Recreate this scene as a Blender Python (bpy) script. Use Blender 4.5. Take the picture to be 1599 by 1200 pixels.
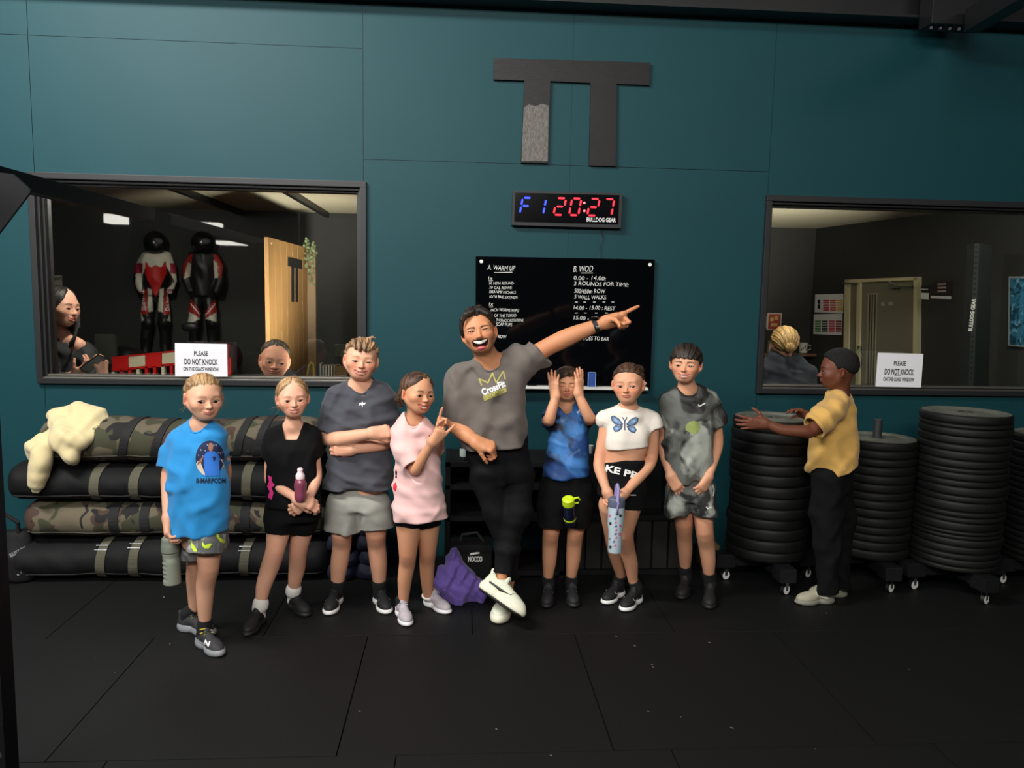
import bpy, bmesh, math, random
import numpy as np
from mathutils import Vector, Matrix, geometry
from mathutils.bvhtree import BVHTree

for o in list(bpy.data.objects):
    bpy.data.objects.remove(o)
SC = bpy.context.scene
COLL = SC.collection
random.seed(7)
PI = math.pi

# ------------------------------------------------------------ camera
CAM = np.array([0.0, -4.75, 1.62])
FPX = 1230.0
_p, _y, _r = math.radians(6.46), math.radians(3.99), math.radians(1.108)
_fw = np.array([math.sin(_y) * math.cos(_p), math.cos(_y) * math.cos(_p), -math.sin(_p)])
_rt0 = np.array([math.cos(_y), -math.sin(_y), 0.0])
_up0 = np.cross(_rt0, _fw)
_rt = math.cos(_r) * _rt0 + math.sin(_r) * _up0
_up = -math.sin(_r) * _rt0 + math.cos(_r) * _up0
cd = bpy.data.cameras.new('camera')
cam = bpy.data.objects.new('camera', cd)
COLL.objects.link(cam)
cd.sensor_width = 36.0
cd.lens = FPX / 1599.0 * 36.0
cd.clip_end = 200
cam.matrix_world = Matrix([[_rt[i], _up[i], -_fw[i], CAM[i]] for i in range(3)] + [[0, 0, 0, 1]])
SC.camera = cam

# ------------------------------------------------------------ colour management, world, gym lights
SC.view_settings.view_transform = 'Standard'
SC.view_settings.look = 'None'
SC.view_settings.gamma = 1.0
SC.view_settings.use_curve_mapping = False
SC.view_settings.exposure = 0.0
W = bpy.data.worlds.new('world'); SC.world = W; W.use_nodes = True
W.node_tree.nodes['Background'].inputs[0].default_value = (0.75, 0.85, 1.0, 1)
W.node_tree.nodes['Background'].inputs[1].default_value = 0.05

def area(name, loc, target, sx, sy, power, color=(1, 1, 1), spread=180):
    l = bpy.data.lights.new(name, 'AREA'); l.shape = 'RECTANGLE'; l.size = sx; l.size_y = sy
    l.energy = power; l.color = color; l.spread = math.radians(spread)
    o = bpy.data.objects.new(name, l); COLL.objects.link(o); o.location = loc
    d = Vector(target) - Vector(loc); o.rotation_euler = d.to_track_quat('-Z', 'Y').to_euler()
    return o
area('ceiling_strip_lamp', (-2.4, -2.8, 4.3), (-1.2, -0.2, 1.2), 2.0, 0.35, 240, (1.0, 0.98, 0.95))
area('ceiling_strip_lamp', (-0.6, -6.8, 3.9), (0.0, -1.0, 0.9), 3.0, 0.6, 235, (1.0, 0.96, 0.91))
area('ceiling_strip_lamp', (-4.2, -6.0, 4.0), (-0.5, -1.0, 0.8), 2.4, 0.5, 110, (0.97, 0.98, 1.0))
area('ceiling_strip_lamp', (3.6, -6.4, 4.0), (1.5, -1.0, 0.8), 2.4, 0.5, 40, (1.0, 0.95, 0.9))
def point_fill(name, loc, power, color, r=.06):
    l = bpy.data.lights.new(name, 'POINT'); l.energy = power; l.color = color; l.shadow_soft_size = r
    o = bpy.data.objects.new(name, l); COLL.objects.link(o); o.location = loc
point_fill('office_fill', (-.5, .34, 2.34), 24, (1.0, .95, .88)); point_fill('office_fill', (-2.1, .34, 2.34), 66, (1.0, .95, .88))  # added point fills, hidden above the window to brighten the office
point_fill('studio_fill', (2.1, .34, 2.34), 46, (1.0, .95, .86)); point_fill('studio_fill', (3.9, .34, 2.34), 40, (1.0, .95, .86))  # added point fills, out of sight above the window, for the studio

area('office_ceiling_fill', (-.7, .3, .8), (-1.6, 2.5, 2.5), .3, .3, 15, (1, .95, .86), 55)  # added unseen fill below the sill, brightens the office ceiling
area('studio_ceiling_fill', (3.0, .3, .8), (2.7, 3.2, 2.45), .3, .3, 24, (1, .95, .86), 55)  # same added fill for the studio ceiling, also out of sight
def ray(px, py):
    return _fw + _rt * (px - 799.5) / FPX - _up * (py - 600.0) / FPX
def at(px, py, Y):
    """point where the ray through a pixel of the photo meets the plane y = Y"""
    d = ray(px, py); t = (Y - CAM[1]) / d[1]
    return CAM + d * t
def atz(px, py, z):
    d = ray(px, py); t = (z - CAM[2]) / d[2]
    return CAM + d * t
def onplane(px, py, P0, n):
    d = ray(px, py); n = np.array(n, float); t = np.dot(np.array(P0) - CAM, n) / np.dot(d, n)
    return CAM + d * t
def m_per_px(Y):
    return (Y - CAM[1]) / FPX

# ------------------------------------------------------------ colours and materials
def lin(c):
    c = np.array(c, float) / 255.0
    return tuple(np.where(c <= 0.04045, c / 12.92, ((c + 0.055) / 1.055) ** 2.4))
_mats = {}
def mat(name, rgb=None, rough=0.6, metal=0.0, vcol=False, bump=0.0, bscale=60.0, bdist=0.003, spec=0.5,
        emit=0.0, mottled=0.0, mscale=6.0, sheen=0.0, coat=0.0, sss=0.0, bstretch=(1, 1, 1), rvar=0.0, hairy=0.0):
    if name in _mats: return _mats[name]
    m = bpy.data.materials.new(name); _mats[name] = m; m.use_nodes = True
    nt = m.node_tree; N = nt.nodes; L = nt.links; b = N['Principled BSDF']
    b.inputs['Roughness'].default_value = rough; b.inputs['Metallic'].default_value = metal
    b.inputs['Specular IOR Level'].default_value = spec
    b.inputs['Sheen Weight'].default_value = sheen
    b.inputs['Coat Weight'].default_value = coat
    if sss:
        b.inputs['Subsurface Weight'].default_value = sss
        b.inputs['Subsurface Radius'].default_value = (0.012, 0.005, 0.003)
        b.inputs['Subsurface Scale'].default_value = 1.0
    src = None
    if vcol:
        a = N.new('ShaderNodeVertexColor'); a.layer_name = 'Col'; src = a.outputs['Color']
    if rgb is not None:
        b.inputs['Base Color'].default_value = (*lin(rgb), 1)
    tc = N.new('ShaderNodeTexCoord')
    if mottled:
        nz = N.new('ShaderNodeTexNoise'); nz.inputs['Scale'].default_value = mscale; nz.inputs['Detail'].default_value = 5
        L.new(tc.outputs['Object'], nz.inputs['Vector'])
        mr = N.new('ShaderNodeMapRange'); mr.inputs[3].default_value = 1 - mottled; mr.inputs[4].default_value = 1 + mottled
        L.new(nz.outputs['Fac'], mr.inputs[0])
        mx = N.new('ShaderNodeVectorMath'); mx.operation = 'SCALE'
        if src: L.new(src, mx.inputs[0])
        else: mx.inputs[0].default_value = lin(rgb)
        L.new(mr.outputs[0], mx.inputs['Scale']); src = mx.outputs[0]
    if src: L.new(src, b.inputs['Base Color'])
    if bump:
        mp = N.new('ShaderNodeMapping'); mp.inputs['Scale'].default_value = bstretch
        L.new(tc.outputs['Object'], mp.inputs[0])
        nz = N.new('ShaderNodeTexNoise'); nz.inputs['Scale'].default_value = bscale; nz.inputs['Detail'].default_value = 4
        L.new(mp.outputs[0], nz.inputs['Vector'])
        bp = N.new('ShaderNodeBump'); bp.inputs['Strength'].default_value = bump; bp.inputs['Distance'].default_value = bdist
        L.new(nz.outputs['Fac'], bp.inputs['Height']); L.new(bp.outputs[0], b.inputs['Normal'])
        if hairy:
            r = N.new('ShaderNodeMapRange'); r.inputs[1].default_value = .3; r.inputs[2].default_value = .7; r.inputs[3].default_value = 1 - hairy; r.inputs[4].default_value = 1 + hairy
            L.new(nz.outputs['Fac'], r.inputs[0]); mx = N.new('ShaderNodeVectorMath'); mx.operation = 'SCALE'
            L.new(src, mx.inputs[0]); L.new(r.outputs[0], mx.inputs['Scale']); L.new(mx.outputs[0], b.inputs['Base Color'])
        if rvar:
            r = N.new('ShaderNodeMapRange'); r.inputs[3].default_value = rough - rvar; r.inputs[4].default_value = rough + rvar
            L.new(nz.outputs['Fac'], r.inputs[0]); L.new(r.outputs[0], b.inputs['Roughness'])
    if emit:
        b.inputs['Emission Color'].default_value = (*lin(rgb), 1)
        b.inputs['Emission Strength'].default_value = emit
    return m

def patch_mat(name, cols, thr, scale, rough=0.85, detail=2.0, stretch=(1, 1, 1), soft=0.004, distort=0.6, bump=0.15, voronoi=False):
    """camouflage / tie dye: stacked noise patches. cols[0] is the base, each further colour has its threshold"""
    if name in _mats: return _mats[name]
    m = bpy.data.materials.new(name); _mats[name] = m; m.use_nodes = True
    nt = m.node_tree; N = nt.nodes; L = nt.links; b = N['Principled BSDF']; b.inputs['Roughness'].default_value = rough
    tc = N.new('ShaderNodeTexCoord'); prev = None
    for i, c in enumerate(cols[1:]):
        mp = N.new('ShaderNodeMapping'); mp.inputs['Location'].default_value = (3.7 * i + 1, 7.1 * i, 1.3 * i)
        mp.inputs['Scale'].default_value = stretch
        L.new(tc.outputs['Object'], mp.inputs[0])
        nz = N.new('ShaderNodeTexNoise'); nz.inputs['Scale'].default_value = scale * (1 + 0.15 * i)
        nz.inputs['Detail'].default_value = detail; nz.inputs['Distortion'].default_value = distort
        L.new(mp.outputs[0], nz.inputs['Vector'])
        mr = N.new('ShaderNodeMapRange'); mr.interpolation_type = 'SMOOTHSTEP'
        mr.inputs[1].default_value = thr[i] - soft; mr.inputs[2].default_value = thr[i] + soft
        L.new(nz.outputs['Fac'], mr.inputs[0])
        mx = N.new('ShaderNodeMix'); mx.data_type = 'RGBA'
        L.new(mr.outputs[0], mx.inputs[0])
        if prev is None: mx.inputs[6].default_value = (*lin(cols[0]), 1)
        else: L.new(prev, mx.inputs[6])
        mx.inputs[7].default_value = (*lin(c), 1); prev = mx.outputs[2]
    L.new(prev, b.inputs['Base Color'])
    nz = N.new('ShaderNodeTexNoise'); nz.inputs['Scale'].default_value = 45; L.new(tc.outputs['Object'], nz.inputs['Vector'])
    bp = N.new('ShaderNodeBump'); bp.inputs['Strength'].default_value = bump; bp.inputs['Distance'].default_value = 0.004
    L.new(nz.outputs['Fac'], bp.inputs['Height']); L.new(bp.outputs[0], b.inputs['Normal'])
    return m

# ------------------------------------------------------------ objects
def link(name, me, m=None, parent=None):
    o = bpy.data.objects.new(name, me); COLL.objects.link(o)
    if m is not None:
        for x in (m if isinstance(m, (list, tuple)) else [m]): me.materials.append(x)
    if parent is not None: o.parent = parent
    return o
def tag(o, label=None, cat=None, group=None, kind=None):
    if label: o['label'] = label
    if cat: o['category'] = cat
    if group: o['group'] = group
    if kind: o['kind'] = kind
    return o
def thing(name, label, cat, loc=(0, 0, 0), group=None):
    o = bpy.data.objects.new(name, None); COLL.objects.link(o); o.location = [float(v) for v in loc]
    o.empty_display_size = 0.05
    return tag(o, label, cat, group)
def put(o, parent):
    """parent an object whose mesh is in world coordinates, keeping it where it is"""
    o.parent = parent
    q = parent; loc = Vector((0, 0, 0))
    while q is not None:
        loc += Vector(q.location); q = q.parent
    o.location = Vector(o.location) - loc
    return o
def from_py(name, v, f, m=None, parent=None, smooth=False):
    me = bpy.data.meshes.new(name); me.from_pydata([tuple(map(float, q)) for q in v], [], [tuple(q) for q in f])
    if smooth: me.polygons.foreach_set('use_smooth', [True] * len(me.polygons))
    me.update(); return link(name, me, m, parent)

class MB:
    """collects shapes into one mesh"""
    def __init__(s): s.bm = bmesh.new()
    def box(s, lo, hi, bevel=0.0, M=None):
        lo = [float(a) for a in lo]; hi = [float(a) for a in hi]
        r = bmesh.ops.create_cube(s.bm, size=1.0); vs = r['verts']
        for v in vs:
            v.co = Vector([(lo[i] + hi[i]) / 2 + v.co[i] * (hi[i] - lo[i]) for i in range(3)])
        if bevel:
            es = list({e for v in vs for e in v.link_edges})
            rb = bmesh.ops.bevel(s.bm, geom=es, offset=bevel, segments=2, affect='EDGES', profile=0.7)
            vs = list({v for f in rb['faces'] for v in f.verts} | {v for v in vs if v.is_valid})
        if M is not None: bmesh.ops.transform(s.bm, matrix=M, verts=vs)
        return s
    def cyl(s, a, b, r0, r1=None, n=20, caps=True):
        a = Vector([float(x) for x in a]); b = Vector([float(x) for x in b]); r1 = r0 if r1 is None else r1
        d = b - a
        R = d.to_track_quat('Z', 'Y').to_matrix().to_4x4(); R.translation = (a + b) / 2
        bmesh.ops.create_cone(s.bm, cap_ends=caps, segments=n, radius1=r0, radius2=r1, depth=d.length, matrix=R)
        return s
    def tube(s, pts, r, n=10, closed=False):
        pts = [Vector([float(x) for x in p]) for p in pts]; rings = []
        rr = r if isinstance(r, (list, tuple)) else [r] * len(pts)
        up = Vector((0, 0, 1))
        for i, p in enumerate(pts):
            if closed: t = pts[(i + 1) % len(pts)] - pts[i - 1]
            else: t = pts[min(i + 1, len(pts) - 1)] - pts[max(i - 1, 0)]
            t.normalize()
            u = up.cross(t)
            if u.length < 0.05: u = Vector((1, 0, 0)).cross(t)
            u.normalize(); w = t.cross(u)
            rings.append([s.bm.verts.new(p + (u * math.cos(2 * PI * k / n) + w * math.sin(2 * PI * k / n)) * rr[i]) for k in range(n)])
        m = len(rings)
        for i in range(m if closed else m - 1):
            A = rings[i]; B = rings[(i + 1) % m]
            for k in range(n): s.bm.faces.new((A[k], A[(k + 1) % n], B[(k + 1) % n], B[k]))
        if not closed:
            s.bm.faces.new(rings[0][::-1]); s.bm.faces.new(rings[-1])
        return s
    def lathe(s, prof, c=(0, 0, 0), n=40, axis='z', sx=1, sy=1):
        """prof: list of (r, h); closes on the axis where r = 0"""
        rings = []
        def P(r, h, a):
            x, y = r * math.cos(a) * sx, r * math.sin(a) * sy
            q = (x, y, h) if axis == 'z' else ((h, x, y) if axis == 'x' else (x, h, y))
            return [float(c[i]) + q[i] for i in range(3)]
        for r, h in prof:
            if r < 1e-6: rings.append([s.bm.verts.new(P(0, h, 0))])
            else: rings.append([s.bm.verts.new(P(r, h, 2 * PI * k / n)) for k in range(n)])
        for A, B in zip(rings, rings[1:]):
            for k in range(n):
                k2 = (k + 1) % n
                if len(A) == 1 and len(B) == 1: continue
                if len(A) == 1: s.bm.faces.new((A[0], B[k], B[k2]))
                elif len(B) == 1: s.bm.faces.new((A[k], B[0], A[k2]))
                else: s.bm.faces.new((A[k], B[k], B[k2], A[k2]))
        return s
    def prism(s, poly, n, depth):
        """extrude a 3D polygon along n by depth"""
        n = Vector([float(x) for x in n]).normalized() * depth
        A = [s.bm.verts.new([float(x) for x in p]) for p in poly]; B = [s.bm.verts.new(Vector([float(x) for x in p]) + n) for p in poly]
        s.bm.faces.new(A); s.bm.faces.new(B[::-1])
        for i in range(len(A)):
            j = (i + 1) % len(A); s.bm.faces.new((A[j], A[i], B[i], B[j]))
        return s
    def sphere(s, c, r, u=16, v=10, sc=(1, 1, 1)):
        M = Matrix.Translation([float(x) for x in c]) @ Matrix.Diagonal((sc[0], sc[1], sc[2], 1))
        bmesh.ops.create_uvsphere(s.bm, u_segments=u, v_segments=v, radius=r, matrix=M); return s
    def build(s, name, m=None, parent=None, smooth=False, keep=False):
        bmesh.ops.recalc_face_normals(s.bm, faces=s.bm.faces[:])
        me = bpy.data.meshes.new(name); s.bm.to_mesh(me); s.bm.free()
        if smooth:
            me.polygons.foreach_set('use_smooth', [True] * len(me.polygons))
            me.set_sharp_from_angle(angle=math.radians(38))
        o = link(name, me, m)
        if parent is not None: put(o, parent)
        return o

def text_mesh(txt, size=1.0, bold=0.0, align='CENTER', xs=1.0, spacing=1.0):
    cu = bpy.data.curves.new('txt', 'FONT'); cu.body = txt; cu.size = size; cu.offset = bold
    cu.align_x = align; cu.align_y = 'CENTER'; cu.space_character = spacing; cu.resolution_u = 3
    o = bpy.data.objects.new('txt', cu); COLL.objects.link(o)
    dg = bpy.context.evaluated_depsgraph_get()
    me = bpy.data.meshes.new_from_object(o.evaluated_get(dg))
    v = [Vector((p.co.x * xs, p.co.y, 0)) for p in me.vertices]; f = [tuple(p.vertices) for p in me.polygons]
    bpy.data.objects.remove(o); bpy.data.curves.remove(cu); bpy.data.meshes.remove(me)
    return v, f
def fit_text(txt, width, height=None, bold=0.0, spacing=1.0):
    """text scaled to a width (and height) in metres, centred on 0,0"""
    v, f = text_mesh(txt, 1.0, bold, spacing=spacing)
    x0, x1 = min(p.x for p in v), max(p.x for p in v); y0, y1 = min(p.y for p in v), max(p.y for p in v)
    sx = width / (x1 - x0); sy = sx if height is None else height / (y1 - y0)
    return [Vector(((p.x - (x0 + x1) / 2) * sx, (p.y - (y0 + y1) / 2) * sy, 0)) for p in v], f
def flat_text(name, txt, c, ux, uy, width, height=None, m=None, parent=None, bold=0.0, out=0.0):
    v, f = fit_text(txt, width, height, bold)
    c = Vector([float(x) for x in c]); ux = Vector([float(x) for x in ux]).normalized(); uy = Vector([float(x) for x in uy]).normalized()
    n = ux.cross(uy)
    o = from_py(name, [c + ux * p.x + uy * p.y + n * out for p in v], f, m)
    if parent is not None: put(o, parent)
    return o

# ------------------------------------------------------------ signed distance modelling
class F:
    def __init__(s, fn, lo, hi): s.fn = fn; s.lo = np.array(lo, float); s.hi = np.array(hi, float)
def A3(v): return np.array([float(x) for x in v])
def cone(a, b, ra, rb):
    a = A3(a); b = A3(b); ba = b - a; L2 = max(ba @ ba, 1e-12); R = max(ra, rb)
    def fn(P):
        x, y, z = P[0] - a[0], P[1] - a[1], P[2] - a[2]
        h = np.clip((x * ba[0] + y * ba[1] + z * ba[2]) / L2, 0, 1)
        return np.sqrt((x - h * ba[0]) ** 2 + (y - h * ba[1]) ** 2 + (z - h * ba[2]) ** 2) - (ra + (rb - ra) * h)
    return F(fn, np.minimum(a, b) - R, np.maximum(a, b) + R)
def chain(pts, rs, k=0.012):
    cs = [cone(pts[i], pts[i + 1], rs[i], rs[i + 1]) for i in range(len(pts) - 1)]
    def fn(P):
        d = cs[0].fn(P)
        for c in cs[1:]:
            e = c.fn(P)
            if k:
                h = np.maximum(k - np.abs(d - e), 0) / k; d = np.minimum(d, e) - h * h * k / 4
            else: d = np.minimum(d, e)
        return d
    return F(fn, np.min([c.lo for c in cs], 0), np.max([c.hi for c in cs], 0))
def ell(c, r, R=None):
    c = A3(c); r = A3(r); m = max(r)
    def fn(P):
        x, y, z = P[0] - c[0], P[1] - c[1], P[2] - c[2]
        if R is not None:
            x, y, z = (x * R[0][0] + y * R[1][0] + z * R[2][0], x * R[0][1] + y * R[1][1] + z * R[2][1], x * R[0][2] + y * R[1][2] + z * R[2][2])
        q = np.sqrt((x / r[0]) ** 2 + (y / r[1]) ** 2 + (z / r[2]) ** 2) + 1e-9
        g = np.sqrt((x / r[0] ** 2) ** 2 + (y / r[1] ** 2) ** 2 + (z / r[2] ** 2) ** 2) + 1e-9
        return q * (q - 1) / g
    e = r if R is None else np.array([m, m, m])
    return F(fn, c - e, c + e)
def loft(cs, rx, ry, side=(1, 0, 0), n=2.0, cap=0.02):
    """stack of (super)elliptic sections with centres cs, half widths rx along side and ry across"""
    cs = np.array([A3(c) for c in cs]); rx = np.array(rx, float); ry = np.array(ry, float)
    ax = cs[-1] - cs[0]; L = np.linalg.norm(ax); ax = ax / L
    side = A3(side); side = side - ax * (side @ ax); side /= np.linalg.norm(side); fr = np.cross(ax, side)
    t = (cs - cs[0]) @ ax; o = np.argsort(t); t = t[o]; cs2 = cs[o]; rx = rx[o]; ry = ry[o]
    tt = np.linspace(t[0], t[-1], 200)
    def sm(v):
        w = np.interp(tt, t, v); k = 9; pad = np.concatenate([[w[0]] * k, w, [w[-1]] * k])
        w2 = np.convolve(pad, np.ones(2 * k + 1) / (2 * k + 1), 'same')[k:-k]
        return w2
    RX, RY = sm(rx), sm(ry); C = np.array([sm(cs2[:, i]) for i in range(3)]).T
    base = cs[0]
    def fn(P):
        x, y, z = P[0] - base[0], P[1] - base[1], P[2] - base[2]
        s = x * ax[0] + y * ax[1] + z * ax[2]
        i = np.clip((s - tt[0]) / (tt[-1] - tt[0]) * 199, 0, 198.999); j = i.astype(np.int32); w = i - j
        g = lambda T: T[j] * (1 - w) + T[j + 1] * w
        cx, cy, cz = g(C[:, 0]) - base[0], g(C[:, 1]) - base[1], g(C[:, 2]) - base[2]
        u = (x - cx) * side[0] + (y - cy) * side[1] + (z - cz) * side[2]
        v = (x - cx) * fr[0] + (y - cy) * fr[1] + (z - cz) * fr[2]
        a, b = g(RX), g(RY)
        q = (np.abs(u / a) ** n + np.abs(v / b) ** n) ** (1.0 / n) + 1e-6
        rr = np.sqrt(u * u + v * v) + 1e-6
        d = (q - 1) * np.minimum(rr / q, np.maximum(a, b)) * 0.9
        e = np.maximum(tt[0] - s, s - tt[-1])
        dd = np.maximum(d, e); k = cap
        if k:
            h = np.maximum(k - np.abs(d - e), 0) / k; dd = dd + h * h * k / 4
        return dd
    M = max(RX.max(), RY.max())
    return F(fn, cs.min(0) - M, cs.max(0) + M)
def cut(f, p, n):
    """keep the part of f behind the plane through p with outward normal n"""
    p = A3(p); n = A3(n); n = n / np.linalg.norm(n)
    def fn(P): return np.maximum(f.fn(P), (P[0] - p[0]) * n[0] + (P[1] - p[1]) * n[1] + (P[2] - p[2]) * n[2])
    return F(fn, f.lo, f.hi)
def local(f, M, s):
    """f in local units -> world; M 3x3 rotation (columns = local axes in world), c origin, s scale"""
    M, c = M
    corners = np.array([[(f.lo, f.hi)[i][0], (f.lo, f.hi)[j][1], (f.lo, f.hi)[k][2]] for i in (0, 1) for j in (0, 1) for k in (0, 1)])
    w = corners @ np.array(M).T * s + c
    def fn(P):
        x, y, z = (P[0] - c[0]) / s, (P[1] - c[1]) / s, (P[2] - c[2]) / s
        Q = (x * M[0][0] + y * M[1][0] + z * M[2][0], x * M[0][1] + y * M[1][1] + z * M[2][1], x * M[0][2] + y * M[1][2] + z * M[2][2])
        return f.fn(Q) * s
    return F(fn, w.min(0), w.max(0))
INF = 1e9
def sdf_grid(ops, lo, hi, h):
    lo = A3(lo); hi = A3(hi); n = np.maximum(np.ceil((hi - lo) / h).astype(int) + 1, 2)
    ax = [(lo[i] + h * np.arange(n[i])).astype(np.float32) for i in range(3)]
    V = np.full(n, 0.5, np.float32)
    for op in ops:
        kind, f, k = op
        if kind in ('add', 'sub'):
            mg = k + 3 * h
            a = np.clip(np.floor((f.lo - mg - lo) / h).astype(int), 0, n); b = np.clip(np.ceil((f.hi + mg - lo) / h).astype(int) + 1, 0, n)
            if np.any(b - a < 1): continue
        else: a = np.zeros(3, int); b = n
        P = (ax[0][a[0]:b[0], None, None], ax[1][None, a[1]:b[1], None], ax[2][None, None, a[2]:b[2]])
        S = (slice(a[0], b[0]), slice(a[1], b[1]), slice(a[2], b[2]))
        cur = V[S]
        if kind == 'disp':
            m = np.abs(cur) < 0.05
            if m.any():
                I = np.nonzero(m)
                cur[m] += f((P[0][I[0], 0, 0], P[1][0, I[1], 0], P[2][0, 0, I[2]]))
            continue
        d = f.fn(P) if isinstance(f, F) else f(P)
        if kind == 'add':
            r = np.minimum(cur, d)
            if k > 0:
                q = np.maximum(k - np.abs(cur - d), 0) / k; r = r - q * q * k / 4
        else:
            d = -d if kind == 'sub' else d
            r = np.maximum(cur, d)
            if k > 0:
                q = np.maximum(k - np.abs(cur - d), 0) / k; r = r + q * q * k / 4
        V[S] = r
    return V, lo
def snet(V, lo, h):
    s = V < 0; n = V.shape
    c = np.zeros((n[0] - 1, n[1] - 1, n[2] - 1), np.int8)
    for i in (0, 1):
        for j in (0, 1):
            for k in (0, 1): c += s[i:n[0] - 1 + i, j:n[1] - 1 + j, k:n[2] - 1 + k]
    act = (c > 0) & (c < 8); I = np.argwhere(act)
    if len(I) == 0: return np.zeros((0, 3)), np.zeros((0, 4), int)
    idx = np.full(c.shape, -1, np.int32); idx[act] = np.arange(len(I))
    pos = np.zeros((len(I), 3)); cnt = np.zeros(len(I))
    for axis in range(3):
        o = [a for a in range(3) if a != axis]
        for p in (0, 1):
            for q in (0, 1):
                A = np.zeros(3, int); A[o[0]] = p; A[o[1]] = q; B = A.copy(); B[axis] = 1
                IA = I + A; IB = I + B
                va = V[IA[:, 0], IA[:, 1], IA[:, 2]]; vb = V[IB[:, 0], IB[:, 1], IB[:, 2]]
                m = (va < 0) != (vb < 0); t = np.where(m, va / np.where(m, va - vb, 1), 0)
                e = A[None, :].astype(float).repeat(len(I), 0); e[:, axis] = t
                pos[m] += e[m]; cnt += m
    pos = lo + (I + pos / cnt[:, None]) * h
    Q = []
    for axis in range(3):
        sa = [slice(None)] * 3; sb = [slice(None)] * 3; sa[axis] = slice(0, -1); sb[axis] = slice(1, None)
        X = s[tuple(sa)] != s[tuple(sb)]
        E = np.argwhere(X); o = [a for a in range(3) if a != axis]
        ok = (E[:, o[0]] >= 1) & (E[:, o[1]] >= 1) & (E[:, o[0]] < n[o[0]] - 1) & (E[:, o[1]] < n[o[1]] - 1); E = E[ok]
        def cell(d0, d1):
            C = E.copy(); C[:, o[0]] -= d0; C[:, o[1]] -= d1
            return idx[C[:, 0], C[:, 1], C[:, 2]]
        q = np.stack([cell(1, 1), cell(0, 1), cell(0, 0), cell(1, 0)], 1)
        neg = s[E[:, 0], E[:, 1], E[:, 2]]
        flip = ~neg if axis != 1 else neg
        q[flip] = q[flip][:, ::-1]
        Q.append(q)
    return pos, np.concatenate(Q)
def mesh_np(name, v, q, col=None, smooth=True):
    me = bpy.data.meshes.new(name); v = np.asarray(v, np.float32); q = np.asarray(q, np.int32)
    me.vertices.add(len(v)); me.vertices.foreach_set('co', v.ravel())
    me.loops.add(q.size); me.loops.foreach_set('vertex_index', q.ravel())
    me.polygons.add(len(q)); me.polygons.foreach_set('loop_start', np.arange(0, q.size, q.shape[1], dtype=np.int32))
    me.polygons.foreach_set('loop_total', np.full(len(q), q.shape[1], np.int32))
    if smooth: me.polygons.foreach_set('use_smooth', np.ones(len(q), bool))
    me.update(calc_edges=True)
    if col is not None:
        a = me.color_attributes.new('Col', 'FLOAT_COLOR', 'POINT')
        a.data.foreach_set('color', np.concatenate([col, np.ones((len(v), 1))], 1).astype(np.float32).ravel())
    return me
def relax(v, q, it=1, lam=0.5):
    for _ in range(it):
        acc = np.zeros_like(v); cnt = np.zeros(len(v))
        for a, b in ((0, 1), (1, 2), (2, 3), (3, 0)):
            np.add.at(acc, q[:, a], v[q[:, b]]); np.add.at(acc, q[:, b], v[q[:, a]])
            np.add.at(cnt, q[:, a], 1); np.add.at(cnt, q[:, b], 1)
        v = v + (acc / np.maximum(cnt, 1)[:, None] - v) * lam
    return v
def bounds(ops, pad=0.02):
    lo = np.min([o[1].lo for o in ops if o[0] == 'add'], 0) - pad; hi = np.max([o[1].hi for o in ops if o[0] == 'add'], 0) + pad
    return lo, hi
def sdf_obj(name, ops, h, m, parent=None, colf=None, lo=None, hi=None, pad=0.02, it=1):
    if lo is None: lo, hi = bounds(ops, pad)
    V, l = sdf_grid(ops, lo, hi, h); v, q = snet(V, l, h); v = relax(v, q, it)
    o = link(name, mesh_np(name, v, q, colf(v) if colf else None), m)
    if parent is not None: put(o, parent)
    return o
def wob(seed, freq, amp, dirs=(1, 1, 1), ridge=0.5, n=5, axis=None):
    """cloth fold relief: warped waves; axis gives the folds one main run, fading in and out in patches"""
    r = np.random.RandomState(seed); K = []
    for i in range(n):
        k = r.normal(size=3) * np.array(dirs)
        if axis is not None: k = np.array(axis, float) / np.linalg.norm(axis) + r.normal(size=3) * .28
        k = k / np.linalg.norm(k) * freq * (0.6 + 0.9 * r.rand()) * 2 * PI
        w = r.normal(size=3) * freq * (2.2 if axis is None else 1.5); m = r.normal(size=3) * 2 * PI * 1.6
        K.append((k, w, r.rand(3) * 6.28, m))
    def fn(P):
        t = 0
        for k, w, ph, m in K:
            a = P[0] * k[0] + P[1] * k[1] + P[2] * k[2] + ph[0] + 1.3 * np.sin(P[0] * w[0] + P[1] * w[1] + P[2] * w[2] + ph[1])
            s = np.sin(a); q = s * (1 - ridge) + ridge * (.5 - 2.2 * np.abs(np.cos(a * 0.5)) ** 5)
            if axis is not None: q = q * np.clip(.25 + 1.1 * np.sin(P[0] * m[0] + P[1] * m[1] + P[2] * m[2] + ph[2]), 0, 1.3)
            t = t + q
        return t * amp / math.sqrt(n)
    return fn

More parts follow.
